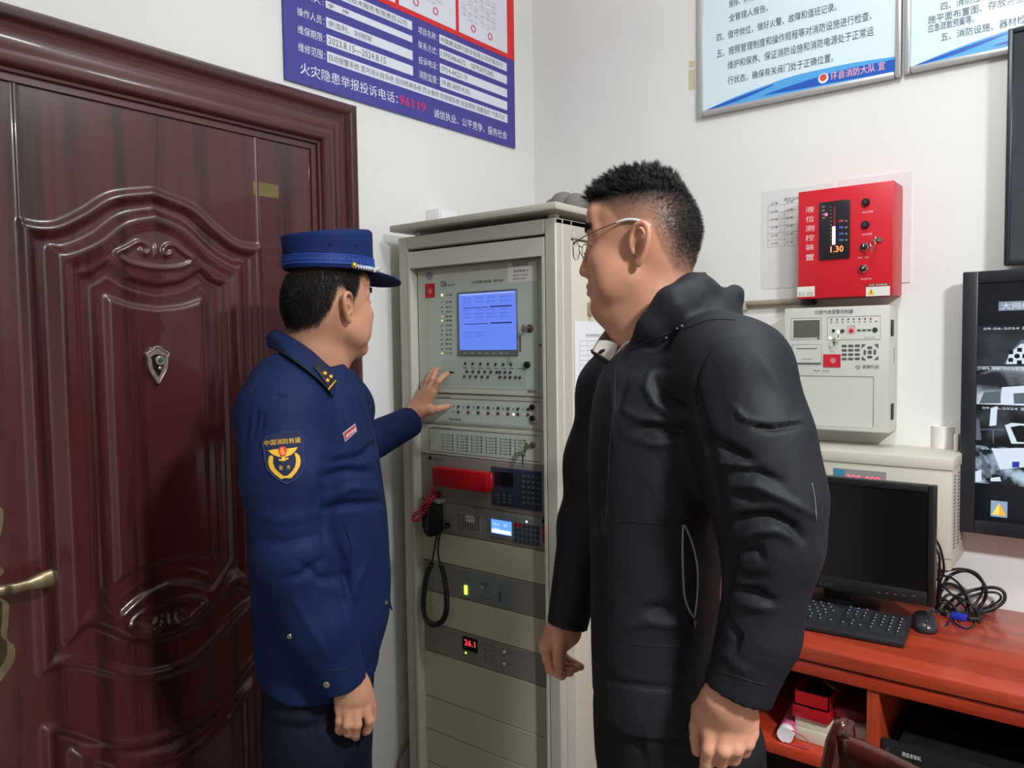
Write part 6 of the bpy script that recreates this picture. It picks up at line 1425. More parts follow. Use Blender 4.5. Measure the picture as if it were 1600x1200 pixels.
fg.append(finger([wp(658, 616, -.768), wp(662, 605, -.762), wp(667, 594, -.748), wp(670, 588, -.735)], .0082, .0062))
fg.append(finger([wp(672, 641, -.775), wp(683, 639, -.765), wp(692, 637, -.750), wp(700, 634.5, -.736)], .0125, .0085))
palm = [cone(wp(676, 612, -.772), wp(656, 642, -.782), .013, .019), cone(wp(670, 611, -.772), wp(653, 638, -.782), .013, .02), cone(wp(664, 613, -.770), wp(651, 636, -.782), .012, .019), cone(wp(659, 618, -.770), wp(648, 638, -.784), .011, .018), cone(wp(655, 645, -.785), wp(674, 641, -.775), .018, .013)]
handL = hand_mesh(fg, palm, [cone(wp(642, 651, -.80), wp(655, 641, -.785), .024, .021), cone(wp(625, 662, -.84), wp(642, 651, -.80), .027, .024)], .0019)
# frame under the clothes --------------------------------------------
sh_n, el_n, wr_n = D1(428, 632, -.165), D1(455, 865, -.215), D1(545, 1066, -.20)
sh_f, el_f, wr_f = D1(530, 628, .15), D1(535, 712, .33), F1.W(onp(641, 656, 1, -.80))
zf = lambda py, px=495: P1(px, py, 0)[2]
pelv = P1(495, 1050, 0); hx = pelv[0]
core = [('u', 0, loft([(zf(585), P1(487, 585)[0], 0, .07, .1), (zf(650), P1(485, 650)[0], 0, .10, .15), (zf(800), P1(495, 800)[0], 0, .11, .14), (zf(950), P1(498, 950)[0], 0, .105, .135), (zf(1080), P1(494, 1080)[0], 0, .09, .14)]))]
core += [('u', .02, c) for c in chain([sh_n, el_n, wr_n], [.05, .04, .027])+chain([sh_f, el_f, wr_f], [.05, .038, .026])]
core += [('u', .02, c) for dd in (-.085, .085) for c in chain([(hx, dd, pelv[2]-.02), (hx+.005, dd, .45), (hx-.01, dd, .09), (hx+.08, dd, .045)], [.08, .055, .04, .03])]
nk = [(MH1[:3, 3]+R1@np.array([-.03, 0, -.03]), P1(486, 560, .0), .054, .06), (P1(486, 560, 0), P1(480, 605, 0), .06, .07), (MH1[:3, 3]+R1@np.array([.025, 0, -.075]), P1(505, 575, .01), .03, .045)]
HEAD = head_mesh(MH1, nk)
ff, ffb = build_body(F1, 'person', 'man in a navy fire service uniform and cap touching the cabinet panel', (HEAD, MH1), [handR, handL], [sdf_mesh(core, .012, 1)], M_skin1, lambda V, he: ss(he, -.004, .018)*.92)
for s in (-1, 1): eye_part(ff, MH1, s, M_eyew, M_iris)
brow(ff, HEAD[0], HEAD[1], MH1, M_hair, ff)
hw = (.12*ss(hair_edge(HEAD[0]), 0., .006)+.88*ss(hair_edge(HEAD[0]), .004, .024))*(HEAD[0][:, 2] < .075)*(np.abs(HEAD[0][:, 1]) < .0775)
strands('short_hair', HEAD[0], HEAD[1], 9000, hw, lambda p, n: np.stack([-.35*(p[:, 0] > -.02)-.0, 0*p[:, 0], -np.ones(len(p))], 1)*.75+n*.45, lambda p: .003+.012*np.clip(hair_edge(p)/.05, 0, 1), .00035, M_hair2, ff, MH1)
# jacket --------------------------------------------------------------
def lv(py, a, b, ry, fig=F1, cy=0.):
    A, B_ = fig.P(a, py, cy), fig.P(b, py, cy); return ((A[2]+B_[2])/2, (A[0]+B_[0])/2, cy, (B_[0]-A[0])/2, ry)
J = [('u', 0, loft([lv(560, 440, 535, .075), lv(580, 418, 548, .115), lv(610, 396, 566, .155), lv(650, 386, 577, .175), lv(700, 381, 590, .182), (lv(800, 386, 603, .178)), lv(900, 391, 610, .175), lv(960, 393, 608, .18), lv(1012, 397, 592, .18)], ty=.25, p=2.3))]
J += [('u', .03, cone(P1(468, 574, -.05), P1(446, 608, -.12), .034, .054))]
J += [('u', .045, c) for c in chain([D1(448, 606, -.12), D1(437, 650, -.16), D1(446, 740, -.195), D1(458, 865, -.212)], [.060, .070, .070, .067])]
J += [('u', .02, c) for c in chain([D1(458, 865, -.212), D1(500, 975, -.21)], [.067, .060])]; J += [('u', .02, fcone(D1(500, 975, -.21), D1(538, 1068, -.20), .060, .043))]
J += [('u', .045, c) for c in chain([D1(520, 612, .12), D1(532, 640, .16), el_f], [.062, .066, .056])]; J += [('u', .02, fcone(el_f, F1.W(onp(641, 659, 1, -.81)), .056, .042))]
J += [('s', .004, fcone(D1(522, 1030, -.205), D1(545, 1085, -.20), .030, .0345)), ('s', .004, fcone(F1.W(onp(622, 668, 1, -.85)), F1.W(onp(650, 653, 1, -.78)), .03, .034))]
# open neck
J += [('s', .012, cone(P1(487, 575, .0), P1(500, 520, .0), .06, .068)), ('s', .01, cone(P1(540, 560, .0), P1(556, 615, -.01), .03, .012))]
jV, jQ = sdf_mesh(J, .0044, 2)
ST1 = [([(655/4+340, 480/4+600), (560, 715), (590, 700)], 9, -.006), ([(505, 745), (545, 735), (580, 738)], 9, -.007), ([(510, 795), (545, 788), (600, 785)], 8, -.008), ([(508, 780), (550, 762), (590, 765)], 9, .006),
       ([(505, 720), (530, 712), (556, 716)], 8, .005), ([(402, 640), (396, 680)], 5, -.004), ([(388, 655), (383, 690)], 5, -.003), ([(412, 650), (408, 672)], 4, -.003), ([(430, 619), (447, 620)], 2.5, -.003),
       ([(545, 950), (560, 905), (575, 880)], 9, .005), ([(520, 830), (538, 880), (545, 940)], 7, -.006), ([(485, 900), (520, 920), (552, 930)], 12, .004), ([(470, 880), (500, 905), (545, 900)], 10, -.005), ([(455, 930), (490, 990), (515, 1030)], 10, .005), ([(440, 905), (470, 900), (510, 870)], 10, -.004),
       ([(500, 760), (512, 860), (540, 960)], 5, -.006), ([(500, 700), (490, 760), (505, 830)], 14, .004), ([(590, 690), (575, 700), (578, 715)], 5, -.005), ([(600, 670), (615, 690)], 8, -.004), ([(395, 800), (440, 815), (500, 800)], 14, .004), ([(400, 840), (440, 850), (500, 835)], 12, -.004), ([(540, 690), (560, 760), (575, 840)], 12, .004)]
jV = strokes(F1, jV, jQ, [(a, b*.75, c*(1.6 if c < 0 else .9)) for a, b, c in ST1])
jk = np_mesh('jacket', jV, jQ, M_navyc, ff); S1 = Surf(F1, jV, jQ)
# collar: two leaves folded over the neck
def sheet3(name, rows, th, m, parent, smooth=True):
    """a cloth sheet through rows of 3-D points, given thickness"""
    R_ = [smooth_path(r, 6) if len(r) > 2 else r for r in rows]; n = min(len(r) for r in R_); C_ = [smooth_path([r[i] for r in R_], 5) if len(R_) > 2 else [r[i] for r in R_] for i in range(n)]
    k = len(C_[0]); V = np.array(C_).reshape(-1, 3); I_ = (np.arange(n-1)[:, None]*k+np.arange(k-1)[None]).ravel(); Q = np.stack([I_, I_+1, I_+k+1, I_+k], 1)
    o = np_mesh(name, V, Q, m, parent, smooth); md = o.modifiers.new('thick', 'SOLIDIFY'); md.thickness = th; md.offset = 0
    dg = bpy.context.evaluated_depsgraph_get(); me = bpy.data.meshes.new_from_object(o.evaluated_get(dg)); o.modifiers.clear(); o.data = me; me.shade_smooth(); return o
cu = [P1(424, 518, .045), P1(432, 517, -.03), P1(455, 528, -.075), P1(484, 547, -.088), P1(510, 570, -.078), P1(527, 582, -.06)]
cl = [P1(419, 531, .05), P1(420, 541, -.06), P1(446, 559, -.128), P1(476, 582, -.152), P1(501, 604, -.150), P1(517, 620, -.136)]
cm_ = [P1(416, 528, .05), P1(420, 528, -.052), P1(447, 541, -.112), P1(480, 562, -.132), P1(510, 588, -.125), P1(525, 606, -.104)]
def onj(pts, off): return [(lambda h_: q_ if h_ is None else h_)(S1.hit(*pp, off)) for pp, q_ in pts]
cl = [cl[0]]+onj([((421, 541), cl[1]), ((446, 558), cl[2]), ((476, 580), cl[3]), ((501, 602), cl[4]), ((517, 621), cl[5])], .007)
cm_ = [cm_[0]]+[(a*.5+b*.5)+np.array([-.002, -.012, .004]) for a, b in zip(cu[1:], cl[1:])]
lf = sheet3('collar', [cu, cm_, cl], .004, M_navyc, ff)
tube('collar_edge', [p+np.array([0, -.002, -.0012]) for p in smooth_path(cl, 6)], .0018, M_navyd, lf, 6)
cu2 = [P1(424, 518, .045), P1(440, 520, .085), P1(480, 530, .09), P1(520, 560, .07), P1(545, 592, .03)]; cl2 = [P1(419, 531, .05), P1(435, 540, .115), P1(480, 560, .125), P1(530, 590, .10), P1(552, 615, .05)]
sheet3('collar', [cu2, cl2], .004, M_navyc, ff)
Sc = Surf(F1, np.array([v.co[:] for v in lf.data.vertices]), np.array([[*p.vertices] if len(p.vertices) == 4 else [*p.vertices, p.vertices[-1]] for p in lf.data.polygons]))
M_gold = mat('insignia_gold', (232, 168, 40), rough=.4, metal=.2)
def onc(px, py, off):
    h_ = Sc.hit(px, py, off)
    return S1.hit(px, py, off+.010) if h_ is None else h_
cp_ = [P1(488, 566, -.122), P1(512, 573, -.105), P1(526, 606, -.092), P1(516, 614, -.112), P1(488, 578, -.129)]
pt = sheet3('collar_badge', [[onc(489, 574, .002), onc(504, 594, .002), onc(516, 611, .002)], [onc(498, 567, .002), onc(512, 583, .002), onc(522, 598, .002)]], .003, M_navyd, ff)
def star(c, r, m, parent, nm='star', nrm=(.15, -1, .1)):
    n_ = np.array(nrm, float); n_ /= np.linalg.norm(n_); u = np.cross([0, 0, 1], n_); u /= np.linalg.norm(u); v = np.cross(n_, u); bm = bmesh.new()
    a = [bm.verts.new(c+n_*.0005+(u*math.cos(q)+v*math.sin(q))*r*(1 if i % 2 == 0 else .5)) for i, q in enumerate(np.linspace(math.pi/2, math.pi*2.5, 10, endpoint=False))]
    b = [bm.verts.new(Vector(x.co)-Vector(n_)*.002) for x in a]; bm.faces.new(a)
    for i in range(10): bm.faces.new((a[i], b[i], b[(i+1) % 10], a[(i+1) % 10]))
    bmesh.ops.recalc_face_normals(bm, faces=bm.faces); return obj(nm, bm, m, parent)
for px, py, dd in ((505, 585, -.153), (514, 590, -.149), (509, 596, -.153)): star(onc(px, py, .0045), .0045, M_gold, pt)
tube('rank_bar', [onc(513.5, 606.5, .005), onc(521, 597, .005)], .0016, M_gold, pt, 6)
# shoulder patch
shp = [(410, 691), (420, 681), (443, 676), (466, 675), (475, 687), (472, 698), (475, 722), (471, 739), (460, 750), (447, 756), (431, 747), (418, 734), (414, 716), (413, 704)]
v2, f2 = patch_grid(shp, 4); M_pt = mat('patch_navy', (14, 24, 62), rough=.8, bump=.3, bscale=1500); pb = decal('shoulder_patch', S1, v2, f2, .0018, M_pt, ff); pb['label'] = 'shield shaped embroidered fire rescue sleeve patch'
def outline_tube(nm, surf, pts, r, m, parent, off): P_ = surf.line(list(pts)+[pts[0]], off, 4) if False else [surf.hit(*p, off) for a, b in zip(pts, list(pts[1:])+[pts[0]]) for p in [np.array(a)*(1-t)+np.array(b)*t for t in (0, .33, .66)]]; P_ = [p for p in P_ if p is not None]; return tube(nm, P_+[P_[0]], r, m, parent, 6)
outline_tube('patch_border', S1, shp, .0012, mat('patch_edge', (24, 44, 92), rough=.7), pb, .0016)
M_emb = mat('embroidery_gold', (226, 176, 36), rough=.55, bump=.4, bscale=1200); M_embr = mat('embroidery_red', (196, 40, 30), rough=.55, bump=.3, bscale=1200); M_embo = mat('embroidery_orange', (240, 130, 30), rough=.55)
ZS = lambda zx, zy: (400+zx*.09166, 660+zy*.09166)
tv, tf = text_px('中国消防救援', ZS(150, 362), ZS(752, 305), 8.6); o = decal('patch_lettering', S1, tv, tf, .0026, M_emb, pb); o['kind'] = 'stuff'
tv, tf = text_px('勤　务', ZS(400, 778), ZS(582, 765), 6.6); o = decal('patch_lettering', S1, tv, tf, .0026, M_emb, pb); o['kind'] = 'stuff'
def dpoly(nm, pts, m, off=.0026): v_, f_ = patch_grid([ZS(*p) for p in pts], 2.2); return decal(nm, S1, v_, f_, off, m, pb)
dpoly('wing', [(215, 488), (290, 470), (380, 460), (400, 500), (425, 600), (330, 575), (265, 535)], M_emb); dpoly('wing', [(520, 455), (610, 445), (705, 428), (670, 490), (600, 560), (495, 600), (510, 520)], M_emb)
wl_ = [(225, 600), (250, 570), (285, 570), (300, 605), (296, 700), (330, 790), (400, 855), (470, 915), (470, 955), (430, 965), (330, 890), (250, 800), (217, 700)]; dpoly('wreath', wl_, M_emb)
dpoly('wreath', [(650, 525), (690, 530), (735, 580), (755, 660), (740, 745), (690, 840), (600, 945), (530, 950), (530, 910), (600, 850), (655, 770), (676, 690), (672, 610)], M_emb); dpoly('wreath_knot', [(460, 910), (540, 908), (540, 945), (460, 950)], M_emb, .003)
dpoly('flame_emblem', [(385, 480), (410, 430), (455, 412), (505, 430), (528, 480), (515, 540), (490, 590), (440, 590), (400, 545)], M_embr, .0032); dpoly('flame', [(420, 480), (430, 445), (460, 440), (480, 490), (500, 530), (480, 565), (440, 560), (415, 520)], M_embo, .0036)
dpoly('emblem_foot', [(440, 590), (495, 580), (505, 660), (430, 668)], M_emb, .003); dpoly('emblem_arm', [(390, 630), (440, 640), (440, 655), (395, 660)], M_emb, .0028); dpoly('emblem_arm', [(500, 625), (545, 600), (555, 635), (505, 645)], M_emb, .0028)
# name plate, buttons, seams
npl = [(534, 681), (551, 663), (555, 670), (537, 690)]
npl = [(533.5, 677), (553, 662), (556, 674), (538, 691)]
v2, f2 = patch_grid(npl, 5); nb1 = decal('name_plate', S1, v2, f2, .003, mat('plate_silver', (200, 190, 190), .3, .5), ff)
v2, f2 = patch_grid([(535.5, 678.5), (552.5, 665), (554.3, 673), (538.5, 688)], 5); decal('red_field', S1, v2, f2, .0038, mat('plate_red', (176, 28, 38), .4), nb1)
tv, tf = text_px('消防救援', (538, 683), (553, 670.5), 5.2, skew=(-.15, -.99)); o = decal('plate_lettering', S1, tv, tf, .0046, M_wh, nb1); o['kind'] = 'stuff'
def stud(px, py, r=.0062):
    p = S1.hit(px, py, 0)
    if p is None: return
    d = F1.cam-p; d[2] = 0; d /= np.linalg.norm(d); lathe('snap_button', [(r, -.001), (r, .0015), (r*.7, .003), (r*.3, .0032)], p, d, mat('snap_steel', (150, 145, 140), .25, .9), jk, 16)
stud(510.5, 1069.5); stud(453, 994, .005); stud(603, 942, .004)
M_sm = M_navyd
for pts in ([(504, 1049), (530, 1046), (548, 1040), (567, 1026)], [(536, 815), (547, 850), (549, 890), (548, 925)], [(415, 545), (400, 590), (390, 620)], [(556, 617), (576, 660), (592, 730), (604, 800), (608, 870), (609, 925)], [(561, 978), (590, 955), (606, 930)], [(560, 600), (560, 625)], [(535, 640), (541, 668)], [(640, 644), (646, 660), (640, 676)]):
    seam('seam', S1, pts, .0009, M_sm, jk)
tube('zip_pull_cord', smooth_path([D1(608, 935, .02), D1(611, 950, .02), D1(613, 953, .02)], 5), .002, M_navyd, jk, 6)
# trousers, shoes
zk = lambda py: P1(495, py, 0)[2]
T_ = [('u', 0, loft([lv(985, 400, 590, .165), lv(1060, 408, 584, .165), lv(1130, 412, 580, .165), lv(1180, 414, 578, .16)], p=2.2))]
xl_ = P1(495, 1150, 0)[0]
T_ += [('u', .05, c) for dd in (-.085, .085) for c in chain([(xl_, dd, zk(1120)), (xl_, dd, .48), (xl_-.01, dd, .2)], [.092, .078, .07])]+[('u', .01, fcone((xl_-.01, dd, .2), (xl_-.01, dd, .06), .07, .074)) for dd in (-.085, .085)]
tV, tQ = sdf_mesh(T_, .007, 3); tV = strokes(F1, tV, tQ, [([(420, 1110), (450, 1125), (490, 1122)], 10, .006), ([(425, 1130), (470, 1140), (520, 1130)], 8, -.006), ([(540, 1150), (530, 1180)], 8, -.004)]); np_mesh('trousers', tV, tQ, M_navyp, ff)
M_shoe = mat('shoe_black', (16, 16, 17), rough=.25)
def shoe(x, y, yaw, parent):
    c, s_ = math.cos(yaw), math.sin(yaw); T = lambda a, b, z: (x+c*a-s_*b, y+s_*a+c*b, z)
    o = [('u', 0, cone(T(-.05, 0, .05), T(.05, 0, .045), .042, .044)), ('u', .03, cone(T(.05, 0, .04), T(.16, 0, .032), .044, .034)), ('u', .03, cone(T(-.03, 0, .05), T(-.02, 0, .11), .042, .046)), ('s', 0, ell(T(.05, 0, -.1), (.6, .6, .1)))]
    V, Q = sdf_mesh(o, .006, 2); V[:, 2] = np.maximum(V[:, 2], .002); np_mesh('shoe', V, Q, M_shoe, parent)
for dd in (-.085, .085): shoe(xl_, dd, math.radians(-5), ff)
# cap ------------------------------------------------------------------
M_cap = mat('cap_navy', (15, 36, 88), rough=.7, spec=.2, bump=.25, bscale=900); M_capb = mat('cap_braid_blue', (40, 88, 200), rough=.5)
def hp(x, y, z): return MH1[:3, :3]@np.array([x, y, z])+MH1[:3, 3]
CT = np.array([.003, 0, 0.028]); tilt = math.radians(-6)
def cpt(a, rx, ry, z):           # a = angle from the front, cap tilts back with the head
    x = rx*math.cos(a); y = ry*math.sin(a); return hp(CT[0]+x, y, CT[2]+z-.006*(x/.1)+max(0., z-.075)*.22*(x/.1))
prof_c = [(.1035, .0845, .052), (.1045, .0855, .055), (.1035, .0845, .075), (.1035, .0848, .10), (.1045, .086, .125), (.104, .0855, .134), (.098, .080, .139), (.07, .057, .142), (.03, .025, .143)]
prof_c = [(a, b, .047+(z-.052)*.98) for a, b, z in prof_c]
bm = bmesh.new(); N_ = 56; rings = []
for (rx, ry, z) in prof_c:
    rings.append([bm.verts.new(cpt(a, rx*(1+.006*math.sin(5*a+z*40)), ry*(1+.006*math.sin(3*a+z*60)), z)) for a in np.linspace(0, 2*math.pi, N_, endpoint=False)])
inn = [bm.verts.new(cpt(a, .0985, .0795, prof_c[0][2])) for a in np.linspace(0, 2*math.pi, N_, endpoint=False)]; inn2 = [bm.verts.new(cpt(a, .0975, .0785, prof_c[0][2]+.02)) for a in np.linspace(0, 2*math.pi, N_, endpoint=False)]
rs_ = [inn2, inn]+rings
for a, b in zip(rs_, rs_[1:]):
    for i in range(N_): bm.faces.new((a[i], a[(i+1) % N_], b[(i+1) % N_], b[i]))
bm.faces.new(rings[-1]); bmesh.ops.recalc_face_normals(bm, faces=bm.faces); cap = obj('cap', bm, M_cap, ff, smooth=True)
def band(z0, z1, r, m, nm):
    bm = bmesh.new(); rr = []
    for z in (z0, z1): rr.append([bm.verts.new(cpt(a, .1045+r, .0855+r, z)) for a in np.linspace(0, 2*math.pi, N_, endpoint=False)])
    for i in range(N_): bm.faces.new((rr[0][i], rr[0][(i+1) % N_], rr[1][(i+1) % N_], rr[1][i]))
    return obj(nm, bm, m, cap, smooth=True)
zb0 = .0565
band(zb0, zb0+.0185, .0006, mat('cap_band', (20, 44, 112), rough=.6), 'cap_band')
for z in (zb0, zb0+.009, zb0+.0185): tube('band_stripe', [cpt(a, .1055, .0865, z) for a in np.linspace(0, 2*math.pi, 60)], .0009, M_capb, cap, 5)
bm = bmesh.new()
for a in np.linspace(0, 2*math.pi, 64, endpoint=False):
    for z in (zb0+.0035, zb0+.0125): bm_tube(bm, [cpt(a, .1056, .0866, z), cpt(a+.02, .1056, .0866, z+.003)], .0007, 4)
o = obj('band_braid', bm, M_capb, cap); o['kind'] = 'stuff'
# brim
bm = bmesh.new(); rows = []
for k in np.linspace(0, 1, 8):
    row = []
    for a in np.linspace(-1.0, 1.0, 26):
        e = max(0, math.cos(a*1.56))**.6; d = .083*e*k; row.append(bm.verts.new(cpt(a, .1035+d, .0845+d*.75, .049-.014*k*e-.010*(k*e)**2)))
    rows.append(row)
for a, b in zip(rows, rows[1:]):
    for i in range(25): bm.faces.new((a[i], b[i], b[i+1], a[i+1]))
br = obj('brim', bm, M_cap, cap, smooth=True); md = br.modifiers.new('thick', 'SOLIDIFY'); md.thickness = .003
me = bpy.data.meshes.new_from_object(br.evaluated_get(bpy.context.evaluated_depsgraph_get())); br.modifiers.clear(); br.data = me; me.shade_smooth()
# side button, braid cord, eyelets (right side faces the camera: a < 0)
Scap = Surf(F1, np.array([v.co[:] for v in cap.data.vertices]), np.array([[*p.vertices] if len(p.vertices) == 4 else [*p.vertices][:3]+[p.vertices[2]] for p in cap.data.polygons if len(p.vertices) == 4]))
cb_ = Scap.hit(552, 415, .001); 
if cb_ is not None:
    d = F1.cam-cb_; d[2] *= .2; d /= np.linalg.norm(d); lathe('cap_button', [(.0062, 0), (.006, .003), (.004, .005), (.001, .0058)], cb_, d, mat('gold_button', (220, 170, 60), .2, .9), cap, 16)
    L1 = [p for p in (Scap.hit(x, y, .004) for x, y in ((552, 415), (560, 417), (570, 418.5), (579, 420))) if p is not None]+[P1(587, 421, float(cb_[1])+.03), P1(592, 419, float(cb_[1])+.06)]
    M_cord = mat('silver_cord', (205, 205, 215), rough=.4, metal=.3)
    sp_ = smooth_path(L1, 8); tube('braid_cord', coil_pts(sp_, .0022, 14, 8), .0015, M_cord, cap, 5); tube('braid_cord', coil_pts([p+np.array([0, 0, -.0028]) for p in sp_], .0022, 14, 8), .0015, M_cord, cap, 5)
for x, y in ((516, 381), (556, 383)):
    p = Scap.hit(x, y, .0006)
    if p is not None:
        d = F1.cam-p; d /= np.linalg.norm(d); lathe('eyelet', [(.0034, -.001), (.0034, .0008), (.0018, .001), (.0016, -.001)], p, d, mat('eyelet_dark', (20, 34, 76), .4, .4), cap, 12)
# ------------------------------------------------------------------ man in the black jacket
F2 = Fig(1040, 700, 1.25); P2 = F2.P; D2 = P2
M_skin2 = skin_mat('skin_man', (200, 143, 116), (44, 38, 36), (170, 100, 88))
M_jkt = mat('jacket_black', (23, 25, 31), rough=.62, spec=.26, bump=.2, bscale=700, var=.04, vscale=15, folds=.012); M_jseam = mat('jacket_seam', (10, 10, 12), rough=.7); M_lining = mat('jacket_lining', (150, 138, 128), rough=.7, bump=.2, bscale=500); M_trk = mat('trousers_black', (19, 19, 23), rough=.7, spec=.25, bump=.15, bscale=800)
s2 = np.array([.89, .95, .96]); R2_ = rot(math.radians(180-12), math.radians(0)); MH2 = np.eye(4); MH2[:3, :3] = R2_*s2[None, :]; MH2[:3, 3] = P2(996, 384, 0.0)
# near hand (left): fist with the index finger pointing down
ZH = lambda zx, zy: (1070+zx*.13333, 1040+zy*.13333)
def n2(zx, zy, dd): return P2(*ZH(zx, zy), dd)
q = -.20
fg = [finger([n2(300, 790, q-.005), n2(285, 980, q-.012), n2(262, 1130, q-.005), n2(225, 1330, q+.01)], .0108, .0085),
      finger([n2(500, 810, q-.010), n2(455, 990, q-.018), n2(425, 1110, q-.002), n2(420, 1120, q+.025)], .0112, .0095),
      finger([n2(650, 820, q-.006), n2(605, 970, q-.014), n2(570, 1085, q+.0), n2(550, 1085, q+.026)], .0106, .009),
      finger([n2(765, 800, q+.002), n2(735, 910, q-.004), n2(695, 1000, q+.006), n2(670, 1000, q+.028)], .0098, .008),
      finger([n2(200, 520, q+.022), n2(155, 720, q+.022), n2(150, 860, q+.018), n2(152, 990, q+.018)], .0135, .0088)]
palm = [cone(n2(310, 760, q), n2(420, 420, q-.002), .0135, .024), cone(n2(500, 780, q-.006), n2(500, 420, q-.006), .014, .024), cone(n2(640, 790, q-.002), n2(580, 430, q-.003), .0135, .024), cone(n2(745, 770, q+.006), n2(640, 450, q), .0125, .022), cone(n2(220, 540, q+.015), n2(400, 380, q), .016, .022), ell(n2(490, 600, q+.006), (.040, .017, .036))]
wr2 = P2(1148, 1078, q)
hN = hand_mesh(fg, palm, [cone(wr2, n2(520, 430, q), .029, .030), cone(P2(1170, 1010, q+.01), wr2, .032, .029)], .0017)
# far hand (right): loosely curled, thumb towards the camera
ZF = lambda zx, zy: (830+zx*.1, 960+zy*.1)
def f2_(zx, zy, dd): return P2(*ZF(zx, zy), dd)
q = .12
fg = [finger([f2_(230, 520, q+.0), f2_(265, 700, q-.006), f2_(300, 850, q-.006), f2_(480, 960, q-.008)], .0115, .0082),
      finger([f2_(270, 560, q+.022), f2_(330, 760, q+.02), f2_(430, 900, q+.012), f2_(600, 900, q+.004)], .0115, .0085),
      finger([f2_(340, 580, q+.040), f2_(430, 760, q+.04), f2_(550, 840, q+.03), f2_(690, 840, q+.018)], .011, .008),
      finger([f2_(420, 560, q+.055), f2_(540, 700, q+.056), f2_(660, 770, q+.048), f2_(770, 820, q+.036)], .0098, .0072),
      finger([f2_(450, 340, q-.012), f2_(430, 560, q-.026), f2_(432, 740, q-.028), f2_(432, 890, q-.022)], .0135, .0088)]
palm = [cone(f2_(235, 500, q), f2_(420, 260, q), .0145, .024), cone(f2_(300, 540, q+.02), f2_(470, 270, q+.015), .0145, .024), cone(f2_(380, 550, q+.038), f2_(530, 280, q+.025), .014, .024), cone(f2_(450, 530, q+.052), f2_(580, 300, q+.03), .0125, .022), cone(f2_(440, 350, q-.008), f2_(450, 240, q+.0), .017, .022)]
wr3 = P2(884, 985, q+.01)
hF = hand_mesh(fg, palm, [cone(wr3, f2_(480, 280, q+.012), .025, .027), cone(P2(890, 945, q+.014), wr3, .022, .025)], .0019)
zf2 = lambda py, px=1035: P2(px, py, 0)[2]
sN, eN = P2(1145, 580, -.16), P2(1207, 850, -.20); sF, eF = P2(968, 600, .14), P2(915, 810, .16)
xh = P2(1060, 1080, 0)[0]
core = [('u', 0, loft([(zf2(570), P2(1040, 570)[0], 0, .07, .09), (zf2(650), P2(1035, 650)[0], 0, .09, .13), (zf2(850), P2(1020, 850)[0], 0, .085, .12), (zf2(1000), P2(1022, 1000)[0], 0, .085, .12), (zf2(1120), P2(1050, 1100)[0], 0, .10, .12)]))]
core += [('u', .02, c) for c in chain([sN, eN, wr2], [.048, .038, .028])+chain([sF, eF, wr3], [.045, .036, .028])]
core += [('u', .02, c) for dx, dd in ((-.055, .07), (.03, -.07)) for c in chain([(xh+dx-.012, dd, zf2(1110)), (xh+dx, dd, .46), (xh+dx, dd, .09), (xh+dx-.08, dd, .045)], [.055, .045, .036, .028])]
hc = MH2[:3, 3]
nk = [(hc+R2_@np.array([-.03, 0, -.03]), P2(1024, 480, .0), .052, .056), (P2(1024, 480, 0), P2(1034, 570, 0), .056, .064), (hc+R2_@np.array([.025, 0, -.082]), P2(1005, 545, -.0), .034, .046), (P2(968, 486, 0), P2(1010, 510, 0), .026, .04)]
HZ = np.array([.066, .062, .050, .024, .010, .026, .026, -.022, -.05, -.062]); H2 = head_mesh(MH2, nk, .004)
mn, mnb = build_body(F2, 'person', 'man in a black hooded jacket and thin rimmed glasses watching the cabinet', (H2, MH2), [hN, hF], [sdf_mesh(core, .012, 1)], M_skin2, lambda V, he: ss(he, -.004, .010)*(.46+.5*np.maximum(ss(V[:, 2], .03, .082), ss(np.degrees(np.arctan2(np.abs(V[:, 1]), V[:, 0]+.02)), 112, 150)*ss(he, .0, .045))))
for s in (-1, 1): eye_part(mn, MH2, s, M_eyew, M_iris)
brow(mn, H2[0], H2[1], MH2, M_hair, mn)
V_ = H2[0]; he_ = hair_edge(V_); notear = (np.abs(V_[:, 1]) < .0768) | (V_[:, 2] > .028)
top_w = ss(V_[:, 2], .072, .088)*(he_ > .0)*notear
def tdir(p, n):
    f = np.clip((p[:, 0]+.06)/.13, 0, 1)
    return n*.65+np.stack([.15+1.15*f, .25*np.sign(p[:, 1])*(np.abs(p[:, 1]) > .04), .35+.15*(1-f)], 1)
strands('top_hair', V_, H2[1], 20000, top_w, tdir, lambda p: .012+.010*ss(p[:, 2], .08, .105)+.012*ss(p[:, 0], .0, .06), .00034, M_hair, mn, MH2, clump=230, conv=.7, jit=.2)
side_w = np.maximum(ss(V_[:, 2], .04, .085), .2*ss(he_, 0, .02)+.8*ss(he_, .0, .05)*(V_[:, 0] < -.04))*(V_[:, 2] < .092)*(he_ > 0)*notear
strands('side_hair', V_, H2[1], 8000, side_w, lambda p, n: np.stack([-.5+0*p[:, 0], 0*p[:, 0], -.6+0*p[:, 0]], 1)*.6+n*.6, lambda p: .0018+.010*np.clip((hair_edge(p)-.01)/.07, 0, 1)**1.5, .00024, M_hair, mn, MH2)
